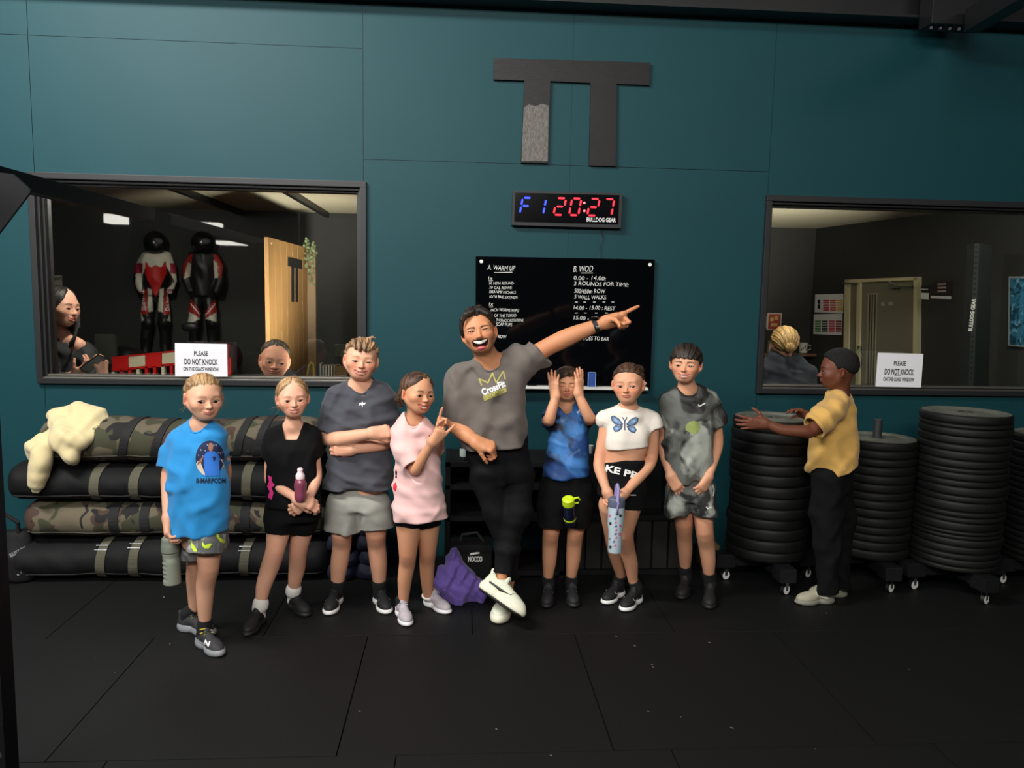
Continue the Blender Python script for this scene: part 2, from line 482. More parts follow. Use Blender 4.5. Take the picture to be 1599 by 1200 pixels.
# ------------------------------------------------------------ prints laid onto surfaces
def bvh_of(objs):
    V = []; T = []
    for o in objs:
        me = o.data; M = Matrix.Translation(world_loc(o)); b = len(V)
        V += [M @ v.co for v in me.vertices]; T += [tuple(b + i for i in p.vertices) for p in me.polygons]
    return BVHTree.FromPolygons(V, T)
def world_loc(o):
    l = Vector((0, 0, 0))
    while o is not None: l += Vector(o.location); o = o.parent
    return l
def project(name, v2, f, px, py, Y, ang, target, m, parent, out=0.0018, sub=0.012, shear=0.0, d=None):
    """v2: 2D verts in metres, laid at photo pixel (px,py) near depth Y, pushed onto target along the view"""
    s = 1.0; ca, sa = math.cos(math.radians(ang)), math.sin(math.radians(ang))
    c = Vector(at(px, py, Y)); ux = Vector(_rt); uy = Vector(_up)
    bm = bmesh.new(); vs = [bm.verts.new((p.x, p.y, 0)) for p in v2]
    for q in f:
        try: bm.faces.new([vs[i] for i in q])
        except ValueError: pass
    bmesh.ops.triangulate(bm, faces=bm.faces[:])
    for _ in range(6):
        es = [e for e in bm.edges if e.calc_length() > sub]
        if not es or len(bm.faces) > 6000: break
        bmesh.ops.subdivide_edges(bm, edges=es, cuts=1); bmesh.ops.triangulate(bm, faces=bm.faces[:])
    bv = target if isinstance(target, BVHTree) else bvh_of(target)
    bad = []
    for v in bm.verts:
        x, y = v.co.x + shear * v.co.y, v.co.y
        p = c + ux * (x * ca - y * sa) + uy * (x * sa + y * ca)
        dr = (p - Vector(CAM)).normalized() if d is None else Vector(d)
        o0 = p - dr * 0.6
        hit = bv.ray_cast(o0, dr, 1.4)
        if hit[0] is None: bad.append(v); v.co = p; continue
        v.co = hit[0] - dr * out
    bmesh.ops.delete(bm, geom=bad, context='VERTS')
    me = bpy.data.meshes.new(name); bm.to_mesh(me); bm.free()
    me.polygons.foreach_set('use_smooth', [True] * len(me.polygons))
    o = link(name, me, m); put(o, parent); return o
def px_poly(pts, Y, c=None):
    """photo-pixel polygon -> 2D verts in metres around its reference pixel"""
    s = m_per_px(Y)
    c = c or (sum(p[0] for p in pts) / len(pts), sum(p[1] for p in pts) / len(pts))
    v = [Vector(((p[0] - c[0]) * s, -(p[1] - c[1]) * s, 0)) for p in pts]
    tr = geometry.tessellate_polygon([v])
    return v, [tuple(t) for t in tr], c
def print_poly(name, pts, Y, target, m, parent, out=0.0018, sub=0.012):
    v, f, c = px_poly(pts, Y)
    return project(name, v, f, c[0], c[1], Y, 0, target, m, parent, out, sub)
def print_text(name, txt, px, py, wpx, Y, target, m, parent, ang=0, hpx=None, bold=0.0, out=0.0018, shear=0.0):
    s = m_per_px(Y); v, f = fit_text(txt, wpx * s, None if hpx is None else hpx * s, bold)
    return project(name, v, f, px, py, Y, ang, target, m, parent, out, shear=shear)
def print_lines(name, lines, w, Y, target, m, parent, out=0.0018):
    """strokes through photo pixels, w pixels wide, as one print"""
    s = m_per_px(Y); allp = [p for l in lines for p in l]
    c = (sum(p[0] for p in allp) / len(allp), sum(p[1] for p in allp) / len(allp)); V = []; Fc = []
    for l in lines:
        for a, b in zip(l, l[1:]):
            dx, dy = b[0] - a[0], b[1] - a[1]; n = math.hypot(dx, dy) or 1; nx, ny = -dy / n * w / 2, dx / n * w / 2
            ex, ey = dx / n * w * .2, dy / n * w * .2
            k = len(V)
            for q in ((a[0] + nx - ex, a[1] + ny - ey), (b[0] + nx + ex, b[1] + ny + ey), (b[0] - nx + ex, b[1] - ny + ey), (a[0] - nx - ex, a[1] - ny - ey)):
                V.append(Vector(((q[0] - c[0]) * s, -(q[1] - c[1]) * s, 0)))
            Fc.append((k, k + 1, k + 2, k + 3))
    return project(name, V, Fc, c[0], c[1], Y, 0, target, m, parent, out)
# ============================================================ the gym: floor, wall, windows, roof steel
def wx(px, py=400): return float(at(px, py, 0)[0])
def wz(px, py): return float(at(px, py, 0)[2])
TEAL = (17, 61, 67)
M_teal = mat('teal_paint', TEAL, 0.55, mottled=0.07, mscale=2.2, bump=0.12, bscale=180, bdist=0.002, spec=0.22)
M_frame = mat('dark_frame', (30, 31, 33), 0.5, spec=0.4)
M_frame2 = mat('dark_frame_inner', (22, 22, 23), 0.5)
M_alu = mat('satin_aluminium', (175, 172, 162), 0.28, metal=0.9)
M_black = mat('black_steel', (20, 21, 23), 0.45, spec=0.4)
M_rubber = mat('floor_rubber', (12, 12, 12), 0.62, bump=0.35, bscale=240, bdist=0.002, mottled=0.18, mscale=5, spec=0.35)
M_seam = mat('floor_seam', (58, 58, 56), 0.9)
M_dark = mat('dark_office_wall', (44, 44, 41), 0.75, mottled=0.08)
M_ceil = mat('warm_ceiling', (176, 166, 140), 0.8, mottled=0.12, mscale=1.5)
M_white = mat('white_plastic', (225, 225, 220), 0.5)

# floor slab with rubber mats
flo = MB(); flo.box((-7, -16, -0.08), (8, 7, -0.022)); flo = flo.build('floor', M_seam); tag(flo, kind='structure')
G = 0.0022; S_ = 0.985
rows = [(-0.149, 0.087, 0), (-1.134, -0.409, 0), (-2.119, -0.2, 0), (-3.104, 0.087, 0), (0.0, -0.4, 1)]
mat_mesh = {}
for ri, (ytop, xs, part) in enumerate(rows):
    y0 = ytop - S_ if not part else -0.149; y1 = ytop
    for k in range(-6, 7):
        x0 = xs + k * S_
        if x0 > 6 or x0 < -4.9: continue
        key = part
        if key not in mat_mesh:
            b = MB(); b.box((G, G, -0.022), (S_ - G, (y1 - y0) - G, 0.0), bevel=0.0018)
            o = b.build('mat', M_rubber, flo); mat_mesh[key] = o.data
        else:
            o = bpy.data.objects.new('mat', mat_mesh[key]); COLL.objects.link(o); put(o, flo)
        o.location = (x0, y0, 0.0006 * ((k * 7 + ri * 3) % 3))

# window openings on the wall (outer edge of the frames)
WIN = {1: (wx(53, 430), wx(572.5, 440), wz(300, 601), wz(300, 276.5)),
       2: (wx(1187, 460), 4.6, wz(1400, 616.5), wz(1400, 311))}
FW = 0.035     # visible frame width
XA, XB, XC = wx(48, 150), wx(567, 100), wx(1203, 230)
Z1 = wz(300, 65); Z2 = wz(900, 259); ZT = 3.62
wall = MB(); wall.box((-4.9, 0.006, 0.0), (XA, 0.12, ZT))
wall.box((XA, 0.006, WIN[1][3]), (WIN[2][0], 0.12, ZT)); wall.box((XA, 0.006, 0.0), (WIN[2][0], 0.12, WIN[1][2]))
wall.box((WIN[1][1], 0.006, WIN[1][2]), (WIN[2][0], 0.12, WIN[1][3]))
wall.box((WIN[2][0], 0.006, WIN[2][3]), (5.2, 0.12, ZT)); wall.box((WIN[2][0], 0.006, 0), (5.2, 0.12, WIN[2][2])); wall.box((4.6, 0.006, WIN[2][2]), (5.2, 0.12, WIN[2][3]))
wall = wall.build('wall_back', M_frame2); tag(wall, kind='structure')
def panel(rects, y=0.0):
    b = MB()
    for (x0, x1, z0, z1) in rects:
        b.box((x0, y, z0), (x1, 0.006, z1))
    b.build('panel', M_teal, wall)
g = 0.0015
panel([(-4.9, XA - g, 0, Z1 - g)]); panel([(-4.9, XA - g, Z1 + g, ZT)], 0.001)
w1 = WIN[1]; w2 = WIN[2]
panel([(XA + g, XB - g, Z1 + g, ZT)], 0.0015)
panel([(XA + g, XB - g, w1[3], Z1 - g), (XA + g, max(w1[0], XA + 2 * g), w1[2], w1[3]), (w1[1], XB - g, w1[2], w1[3]) if w1[1] < XB - g else (XB - 0.004, XB - g, w1[2], w1[3]), (XA + g, XB - g, 0, w1[2])])
XM = wx(888, 340)
panel([(XB + g, XM - g * .5, Z2 + g, ZT)], 0.0008); panel([(XM + g * .5, XC - g, Z2 + g, ZT)])
panel([(XB + g, XM - g * .4, 0, Z2 - g)]); panel([(XM + g * .4, XC - g, 0, Z2 - g)] if XC < w2[0] else [(XM + g * .4, w2[0], w2[2], w2[3]), (XM + g * .4, XC - g, 0, w2[2]), (XM + g * .4, XC - g, w2[3], Z2 - g)], 0.0006)
panel([(XC + g, 5.2, w2[3], ZT), (XC + g, 5.2, 0, w2[2]), (4.6, 5.2, w2[2], w2[3])] + ([(XC + g, w2[0], w2[2], w2[3])] if XC < w2[0] else []), 0.001)

# glass: clear with real mirror reflection
def glass_mat():
    m = bpy.data.materials.new('window_glass'); m.use_nodes = True; N = m.node_tree.nodes; L = m.node_tree.links
    N.clear(); o = N.new('ShaderNodeOutputMaterial'); t = N.new('ShaderNodeBsdfTransparent'); g_ = N.new('ShaderNodeBsdfGlossy')
    g_.inputs['Roughness'].default_value = 0.015; t.inputs[0].default_value = (0.93, 0.95, 0.94, 1)
    fr = N.new('ShaderNodeFresnel'); fr.inputs[0].default_value = 1.5
    x = N.new('ShaderNodeMixShader'); mu = N.new('ShaderNodeMath'); mu.operation = 'MULTIPLY'; mu.inputs[1].default_value = 1.4
    L.new(fr.outputs[0], mu.inputs[0]); L.new(mu.outputs[0], x.inputs[0]); L.new(t.outputs[0], x.inputs[1]); L.new(g_.outputs[0], x.inputs[2]); L.new(x.outputs[0], o.inputs[0])
    return m
M_glass = glass_mat()
for n, (x0, x1, z0, z1) in WIN.items():
    w = thing('window_%d' % n, None, None, ((x0 + x1) / 2, 0.0, z0)); tag(w, kind='structure')
    # outer trim: four bars with mitred look
    def ring(name, o, i, ya, yb, m):
        (ox0, ox1, oz0, oz1), (ix0, ix1, iz0, iz1) = o, i
        b = MB()
        b.box((ox0, ya, iz1), (ox1, yb, oz1), 0.003); b.box((ox0, ya, oz0), (ox1, yb, iz0), 0.003)
        b.box((ox0, ya, iz0), (ix0, yb, iz1), 0.003); b.box((ix1, ya, iz0), (ox1, yb, iz1), 0.003)
        return b.build(name, m, w)
    o1 = (x0, x1, z0, z1); i1 = (x0 + FW, x1 - FW, z0 + FW * .9, z1 - FW)
    ring('outer_frame', o1, i1, -0.028, 0.004, M_frame)
    i2 = (i1[0] + 0.013, i1[1] - 0.013, i1[2] + 0.008, i1[3] - 0.016)
    ring('inner_frame', (i1[0] - .004, i1[1] + .004, i1[2] - .004, i1[3] + .004), i2, 0.0, 0.06, M_frame2)
    i3 = (i2[0] + 0.012, i2[1] - 0.012, i2[2] + 0.008, i2[3] - 0.012)
    ring('glazing_frame', (i2[0] - .004, i2[1] + .004, i2[2] - .004, i2[3] + .004), i3, 0.03, 0.11, M_frame2)
    b = MB(); b.box((i1[0], -0.022, i1[2] - 0.001), (i1[1], -0.004, i1[2] + 0.007), 0.001); b.build('sill_lit_edge', M_alu, w)  # pale trim paints in the light caught on the dark frame's ledge
    b = MB(); b.box((i2[0], 0.004, i2[2] + 0.004), (i2[1], 0.028, i2[2] + 0.013), 0.001); b.build('glazing_lit_edge', M_alu, w)  # second pale trim, lit upper ledge put into colour
    b = MB(); b.box((i3[0], 0.062, i3[2]), (i3[1], 0.068, i3[3])); b.build('glass', M_glass, w)
    WIN[n] = (x0, x1, z0, z1, i3)

# gym ceiling, steel and hidden ends of the hall
b = MB(); b.box((-7, -16, 4.9), (8, 0.12, 5.0)); c_ = b.build('ceiling', mat('dark_roof', (26, 25, 24), 0.8)); tag(c_, kind='structure')
b = MB(); b.box((-7, 0.012, ZT), (8, 0.12, 5.0)); c_ = b.build('wall_upper', mat('dark_roof', (26, 25, 24), 0.8)); tag(c_, kind='structure')
M_hall = mat('hall_wall', (52, 56, 58), 0.85)
for nm, lo_, hi_ in (('wall_front', (-7, -16.1, 0), (8, -16, 4.9)), ('wall_left', (-7.1, -16, 0), (-7, .12, 4.9)), ('wall_right', (8, -16, 0), (8.1, .12, 4.9)), ('wall_back_left', (-7, .0, 0), (-4.9, .12, ZT)), ('wall_back_right', (5.2, .0, 0), (8, .12, ZT))):
    b = MB(); b.box(lo_, hi_); c_ = b.build(nm, M_teal if 'back' in nm else M_hall); tag(c_, kind='structure')
zb = (wz(800, 15) + wz(1500, 45)) / 2
t = thing('roof_beam', 'dark steel beam running along the top of the teal wall', 'beam', (0, -0.1, zb))
b = MB(); b.box((-4.9, -0.16, zb), (6, -0.003, zb + 0.014)); b.build('flange', M_black, t)
b = MB(); b.box((-4.9, -0.095, zb + 0.014), (6, -0.08, zb + 0.16)); b.build('web', M_black, t)
b = MB(); b.box((-4.9, -0.16, zb + 0.16), (6, -0.003, zb + 0.174)); b.build('flange', M_black, t)
# a bolted bracket and the raking brace at the right
p = at(1490, 40, -0.25)
t = thing('roof_truss', 'raking dark steel brace bolted under the roof at top right', 'truss', p)
b = MB(); q0 = at(1505, 50, -0.35); q1 = at(1640, -30, -1.4); b.prism([q0 + A3((0, 0, 0)), q0 + A3((0, 0, .12)), q1 + A3((0, 0, .12)), q1], (1, 0, 0), 0.09); b.build('brace', M_black, t)
b = MB(); q = at(1475, 47, -0.2); b.box((q[0] - .14, -0.3, q[2]), (q[0] + .16, -0.17, q[2] + 0.22), 0.004); b.build('bracket', M_black, t)
for i in range(5):
    b = MB(); q2 = q + A3((-0.11 + 0.055 * i, -0.08, 0)); b.cyl((q2[0], -0.25, q2[2] + .002), (q2[0], -0.25, q2[2] - 0.018), 0.014, n=6); b.build('bolt', M_black, t)
for (a, bb, lab) in ((1083, 1112, 'small lit amber roof light above the beam'), (1328, 1374, 'larger lit amber roof light above the beam at right')):
    p0 = at(a, 2, -0.5); p1 = at(bb, 2, -0.5)
    b = MB(); b.box((p0[0], -0.8, 3.62), (p1[0], -0.35, 3.64), .002)
    o = b.build('roof_light', mat('amber_light', (205, 165, 130), 0.5, emit=0.9)); tag(o, lab, 'lamp')
# steel purlins
for i, yy in enumerate((-1.6,)):
    b = MB(); b.box((-4.9, yy - .05, 4.55), (6, yy + .05, 4.75), 0.004); o = b.build('roof_purlin', M_black); tag(o, 'dark steel purlin high under the roof behind the beam', 'beam')

# ------------------------------------------------ double T letters on the wall
TT = [(771, 90.5), (1015, 97.5), (1014, 133), (963, 131), (961.5, 259.5), (920, 258.5), (922.5, 129.5), (859.5, 126.5), (855, 255), (813.5, 254.5), (819, 125.5), (770.5, 124)]
b = MB(); b.prism([at(x, y, -0.022) for x, y in TT], (0, 1, 0), 0.02)
o = b.build('wall_letters', mat('scuffed_black_ply', (14, 14, 14), 0.5, bump=0.4, bscale=26, bdist=0.002, bstretch=(1, 1, 5), mottled=0.3, mscale=24, spec=0.35, rvar=0.1))
tag(o, 'large black plywood double T emblem on the teal wall above the clock', 'emblem')

b = MB(); b.prism([at(x, y, -0.0245) for x, y in ((818, 168), (826, 163), (836, 166), (846, 162), (857, 165), (855.4, 252), (814.5, 251.5))], (0, 1, 0), 0.002); wp_ = b.build('worn_sheen_patch', mat('worn_sheen_ply', (74, 70, 64), .38, bump=.8, bscale=60, bdist=.003, mottled=.6, mscale=45, spec=.5, rvar=.15)); put(wp_, o)  # scuffed texture; its lighter tone paints in light reflected off the leg
# ------------------------------------------------ interval clock
def quad_box(cs, Y0, Y1):
    """box between planes Y0 (front) and Y1 on pixel corners tl tr br bl"""
    b = MB(); b.prism([A3((at(x, y, Y0)[0], Y0, at(x, y, Y0)[2])) for x, y in cs], (0, 1, 0), Y1 - Y0); return b
ck = thing('wall_timer', 'black digital interval timer on the teal wall above the glass board', 'clock', at(886, 350, 0))
YC = -0.045
quad_box([(801, 297.5), (972, 302), (969.5, 356.5), (799, 351.5)], YC, 0.0).build('casing', M_frame, ck)
M_scr = mat('timer_screen', (6, 6, 9), 0.12, spec=0.6)
quad_box([(804.5, 301), (967, 305), (965, 350.5), (803, 346)], YC - 0.004, YC).build('screen', M_scr, ck)
SEG = {'a': ((.12, 1), (.88, 1)), 'b': ((1, .93), (1, .55)), 'c': ((1, .45), (1, .07)), 'd': ((.12, 0), (.88, 0)), 'e': ((0, .07), (0, .45)), 'f': ((0, .93), (0, .55)), 'g': ((.14, .5), (.86, .5))}
DG = {'2': 'abged', '0': 'abcdef', '7': 'abc', '1': 'bc', 'F': 'afge'}
YD = YC - 0.006
def digit(ch, x, y0, w, h, m, slant=5):
    for s in DG[ch]:
        (a, b_), (c, d) = SEG[s]
        P = lambda u, v: (x + u * w + v * slant + 0.0, y0 + h * (1 - v) + u * w * 0.026)
        q0, q1 = A3(at(*P(a, b_), YD)), A3(at(*P(c, d), YD))
        dv = q1 - q0; dv /= np.linalg.norm(dv); nn = np.array([-dv[2], 0, dv[0]]) * 0.0052
        b = MB(); e = dv * 0.005
        b.prism([q0, q0 + nn + e, q1 + nn - e, q1, q1 - nn - e, q0 - nn + e], (0, 1, 0), 0.002)
        b.build('led_segment', m, ck)
MR = mat('red_led', (255, 28, 48), 0.5, emit=2.0); MBl = mat('blue_led', (35, 60, 255), 0.5, emit=2.2)
digit('F', 811.5, 309, 14, 25, MBl); digit('1', 830, 310, 18, 25, MBl)
for ch, x, y in (('2', 864.5, 309.5), ('0', 888.5, 310), ('2', 917, 310.5), ('7', 940, 311)): digit(ch, x, y, 14.5, 26, MR)
for y in (317, 329.5):
    b = MB(); q = at(912.5, y, YD); b.cyl(q, q + A3((0, .002, 0)), 0.007, n=12); b.build('led_dot', mat('pale_led', (255, 120, 130), 0.5, emit=1.5), ck)
UX = (1, 0, 0); UZ = (0, 0, 1)
flat_text('lettering', 'BULLDOG GEAR', at(939, 343.5, YD), UX, UZ, 0.175, 0.025, mat('white_print', (235, 235, 232), 0.6), ck, bold=0.02)
b = MB(); b.tube([at(939, 356, -0.012), at(941, 372, -0.01), at(937, 388, -0.01), at(936, 403, -0.02)], 0.0022, 6); o = b.build('clock_cable', M_black); tag(o, 'thin black cable hanging between the timer and the glass board', 'cable')

# ------------------------------------------------ black glass writing board
bd = thing('glass_board', 'black glass writing board with white handwriting on the teal wall', 'board', at(880, 600, 0))
M_bg = mat('black_glass', (5, 6, 8), 0.08, spec=0.55)
quad_box([(743, 400.5), (1022.5, 405.5), (1015, 607.5), (742, 603)], -0.026, -0.018).build('glass_panel', M_bg, bd)
for x, y in ((751.5, 408.5), (1015, 413.5), (1007, 599), (750, 595)):
    b = MB(); q = at(x, y, -0.03); b.cyl(q, q + A3((0, .03, 0)), 0.0105, n=16); b.build('standoff', M_white, bd)
quad_box([(745, 602.5), (1012, 606), (1012, 610), (745, 606.5)], -0.075, -0.026).build('pen_tray', M_white, bd)
M_ink = mat('white_marker', (215, 216, 210), 0.8)
def board_text(txt, x0, x1, y, h, rot=0.018):
    Yb = -0.0275; s = m_per_px(Yb)
    rng = random.Random(txt); v, f = fit_text(txt, (x1 - x0) * s * 1.01, h * s, 0.0)
    c = at((x0 + x1) / 2, y, Yb); ux = Vector((1, 0, -rot * 0.1))
    o = from_py('writing', [Vector([float(q) for q in c]) + Vector((p.x + 0.12 * p.y, 0, p.y + math.sin(p.x * 37 + len(txt)) * 0.0016)) for p in v], f, M_ink); put(o, bd)
def under(x0, x1, y, y2=None):
    Yb = -0.0275; a = at(x0, y, Yb); c = at(x1, y2 or y, Yb); b = MB(); b.prism([a, c, c + A3((0, 0, .0035)), a + A3((0, 0, .0035))], (0, 1, 0), 0.001); b.build('underline', M_ink, bd)
for L_ in (('A. WARM UP', 762, 804, 418.5, 7.5), ('1x', 763, 769, 435, 5), ('20 MTN ROUND', 764, 802, 442.5, 4.2), ('20 CAL ROWE', 764.5, 799, 449.5, 4.2), ('10EA VMP MICHALS', 764.5, 805, 456.5, 4.2),
           ('10/10 BKE EXTNDS', 765, 808, 464, 4.2), ('1x', 764, 770, 475.5, 5), ('INCH WORMS W/PU', 767, 810, 484.5, 4.6), ('OF THE TORSO', 772, 806, 493, 4.6), ('THORACIC ROTATIONS', 775, 817, 500.5, 4.2), ('SCAP PUPS', 775, 799.5, 507, 5.2), ('200m ROW', 764, 790.5, 526, 5),
           ('B. WOD', 896, 926, 420, 9.5), ('0.00 - 14.00:', 896, 946, 434.5, 6), ('3 ROUNDS FOR TIME:', 896.5, 982, 443.8, 6), ('500/450m ROW', 897, 945, 455, 6.5), ('5 WALL WALKS', 897, 946.5, 464.3, 6),
           ('14.00 - 15.00 : REST', 896, 961, 481, 6), ('15.00 - 27', 896, 932, 497, 6), ('ROW', 920, 930, 519, 5), ('20 TOES TO BAR', 902, 951, 529, 6)):
    board_text(*L_)
for x_ in (898, 911, 926, 941, 955): under(x_, x_ + 4, 472.5)
for x_ in (898, 912, 929, 945): under(x_, x_ + 4, 489.5)
under(771.5, 800, 426.6, 425.8); under(907.5, 926, 427); under(763, 770, 439); under(764, 770, 480)
# marker and eraser on the tray
b = MB(); q0 = at(824, 603, -0.05); b.cyl(q0, q0 + A3((.055, 0, 0)), 0.006, n=12); o = b.build('marker_pen', M_black); tag(o, 'black marker pen lying on the white pen tray', 'pen')
b = MB(); q0 = at(923.5, 605, -0.05); q0[1] = -.050; b.box((q0[0] - .024, q0[1] - .010, q0[2] + .001), (q0[0] + .024, q0[1] + .010, q0[2] + .092), 0.006)
t = thing('board_eraser', 'blue felt board eraser standing on the white pen tray', 'eraser', (q0[0], q0[1], q0[2]))
b.build('felt_block', mat('blue_felt', (52, 86, 160), 0.9, bump=.4, bscale=300), t, smooth=True)
b = MB(); b.tube([q0 + A3((x_, -.0125, z_)) for x_, z_ in ((-.022, .006), (-.022, .086), (-.018, .09), (.018, .09), (.022, .086), (.022, .006))], 0.0022, 6); b.build('pale_edge', mat('pale_blue', (150, 180, 225), 0.6), t)

# ------------------------------------------------ paper signs on the glass
M_paper = mat('paper', (232, 232, 236), 0.75); M_print = mat('black_print', (18, 18, 20), 0.8)
def notice(cs, lab):
    Yp = -0.036; t = thing('paper_notice', lab, 'sign', at(cs[3][0], cs[3][1], Yp))
    quad_box(cs, Yp, Yp + 0.0015).build('sheet', M_paper, t)
    (ax, ay), (bx, by), (cx, cy), (dx, dy) = cs
    P = lambda u, v: at(ax + (bx - ax) * u + (dx - ax) * v, ay + (by - ay) * u + (dy - ay) * v, Yp - 0.001)
    W_ = np.linalg.norm(P(1, .5) - P(0, .5)); H_ = np.linalg.norm(P(.5, 1) - P(.5, 0)); ux = P(1, .5) - P(0, .5)
    flat_text('lettering', 'PLEASE', P(.5, .30), ux, UZ, W_ * .27, H_ * .14, M_print, t, bold=0.025)
    flat_text('lettering', 'DO NOT KNOCK', P(.5, .55), ux, UZ, W_ * .64, H_ * .18, M_print, t, bold=0.025)
    flat_text('lettering', 'ON THE GLASS WINDOW', P(.5, .77), ux, UZ, W_ * .68, H_ * .12, M_print, t, bold=0.025)
    b = MB(); a0 = P(.395, .655); a1 = P(.545, .655); b.prism([a0, a1, a1 + A3((0, 0, .003)), a0 + A3((0, 0, .003))], (0, 1, 0), .0008); b.build('underline', M_print, t)
notice([(273, 536), (354.5, 537.5), (355.5, 588.5), (273.5, 588)], 'white paper notice on the left window above the blond girl')
notice([(1371, 551), (1442, 553), (1438, 605.5), (1367, 604)], 'white paper notice on the right window beside the office door')

# ------------------------------------------------ training rig in the left foreground
M_rig = mat('rig_black', (9, 10, 13), .6, spec=.25)
rg = thing('pull_up_rig', 'black steel pull-up rig bar and post at the left edge', 'rig', (-2.0, -1.6, 0))
def edgebar(pa, Ya, pb, Yb, w, h, name):
    a = at(*pa, Ya); c = at(*pb, Yb)
    b = MB(); b.prism([a + A3((-w / 2, 0, -h / 2)), a + A3((w / 2, 0, -h / 2)), a + A3((w / 2, 0, h / 2)), a + A3((-w / 2, 0, h / 2))], c - a, float(np.linalg.norm(c - a)))
    return b.build(name, M_rig, rg)
pb_ = at(60, 292, -1.25)
for_x, for_z = float(pb_[0]), float(pb_[2])
b = MB(); b.box((for_x - .035, -2.6, for_z - .035), (for_x + .035, -0.06, for_z + .035), 0.004); b.build('crossbar', M_rig, rg)
g0 = at(47, 298, -1.3); 
g1 = at(-2, 330, -1.3)
b = MB(); q = [at(x, y, -1.9) for x, y in ((-60, 262), (20, 272), (47, 296), (47, 300), (0, 362), (-60, 440))]; b.prism(q, (0, 1, 0), 0.012); b.build('gusset', M_rig, rg)
px_ = atz(7, 1180, 0.15)
Yu = float(px_[1]); xr = at(6, 1150, Yu)[0]
b = MB(); b.box((xr - .075, Yu, 0), (xr, Yu + .075, 2.9), 0.003); b.build('upright', M_rig, rg)
b = MB(); b.box((xr - .15, Yu - .06, 0.0), (xr + .0, Yu + .14, 0.008), 0.002); b.build('foot_plate', M_rig, rg)
for i in range(22):
    b = MB(); z = 0.15 + 0.1 * i; b.cyl((xr - .02, Yu - .0015, z), (xr - .02, Yu + .001, z), 0.011, n=14); b.build('bolt_hole', mat('bare_steel', (120, 122, 125), .35, metal=.9), rg)
# ============================================================ people: shared builders
def eul(yaw, pitch, roll):
    y, p, r = [math.radians(a) for a in (yaw, pitch, roll)]
    Rz = np.array([[math.cos(y), -math.sin(y), 0], [math.sin(y), math.cos(y), 0], [0, 0, 1]])
    Rx = np.array([[1, 0, 0], [0, math.cos(p), -math.sin(p)], [0, math.sin(p), math.cos(p)]])
    Ry = np.array([[math.cos(r), 0, math.sin(r)], [0, 1, 0], [-math.sin(r), 0, math.cos(r)]])
    return Rz @ Rx @ Ry
def sstep(a, b, x):
    t = np.clip((x - a) / (b - a), 0, 1); return t * t * (3 - 2 * t)

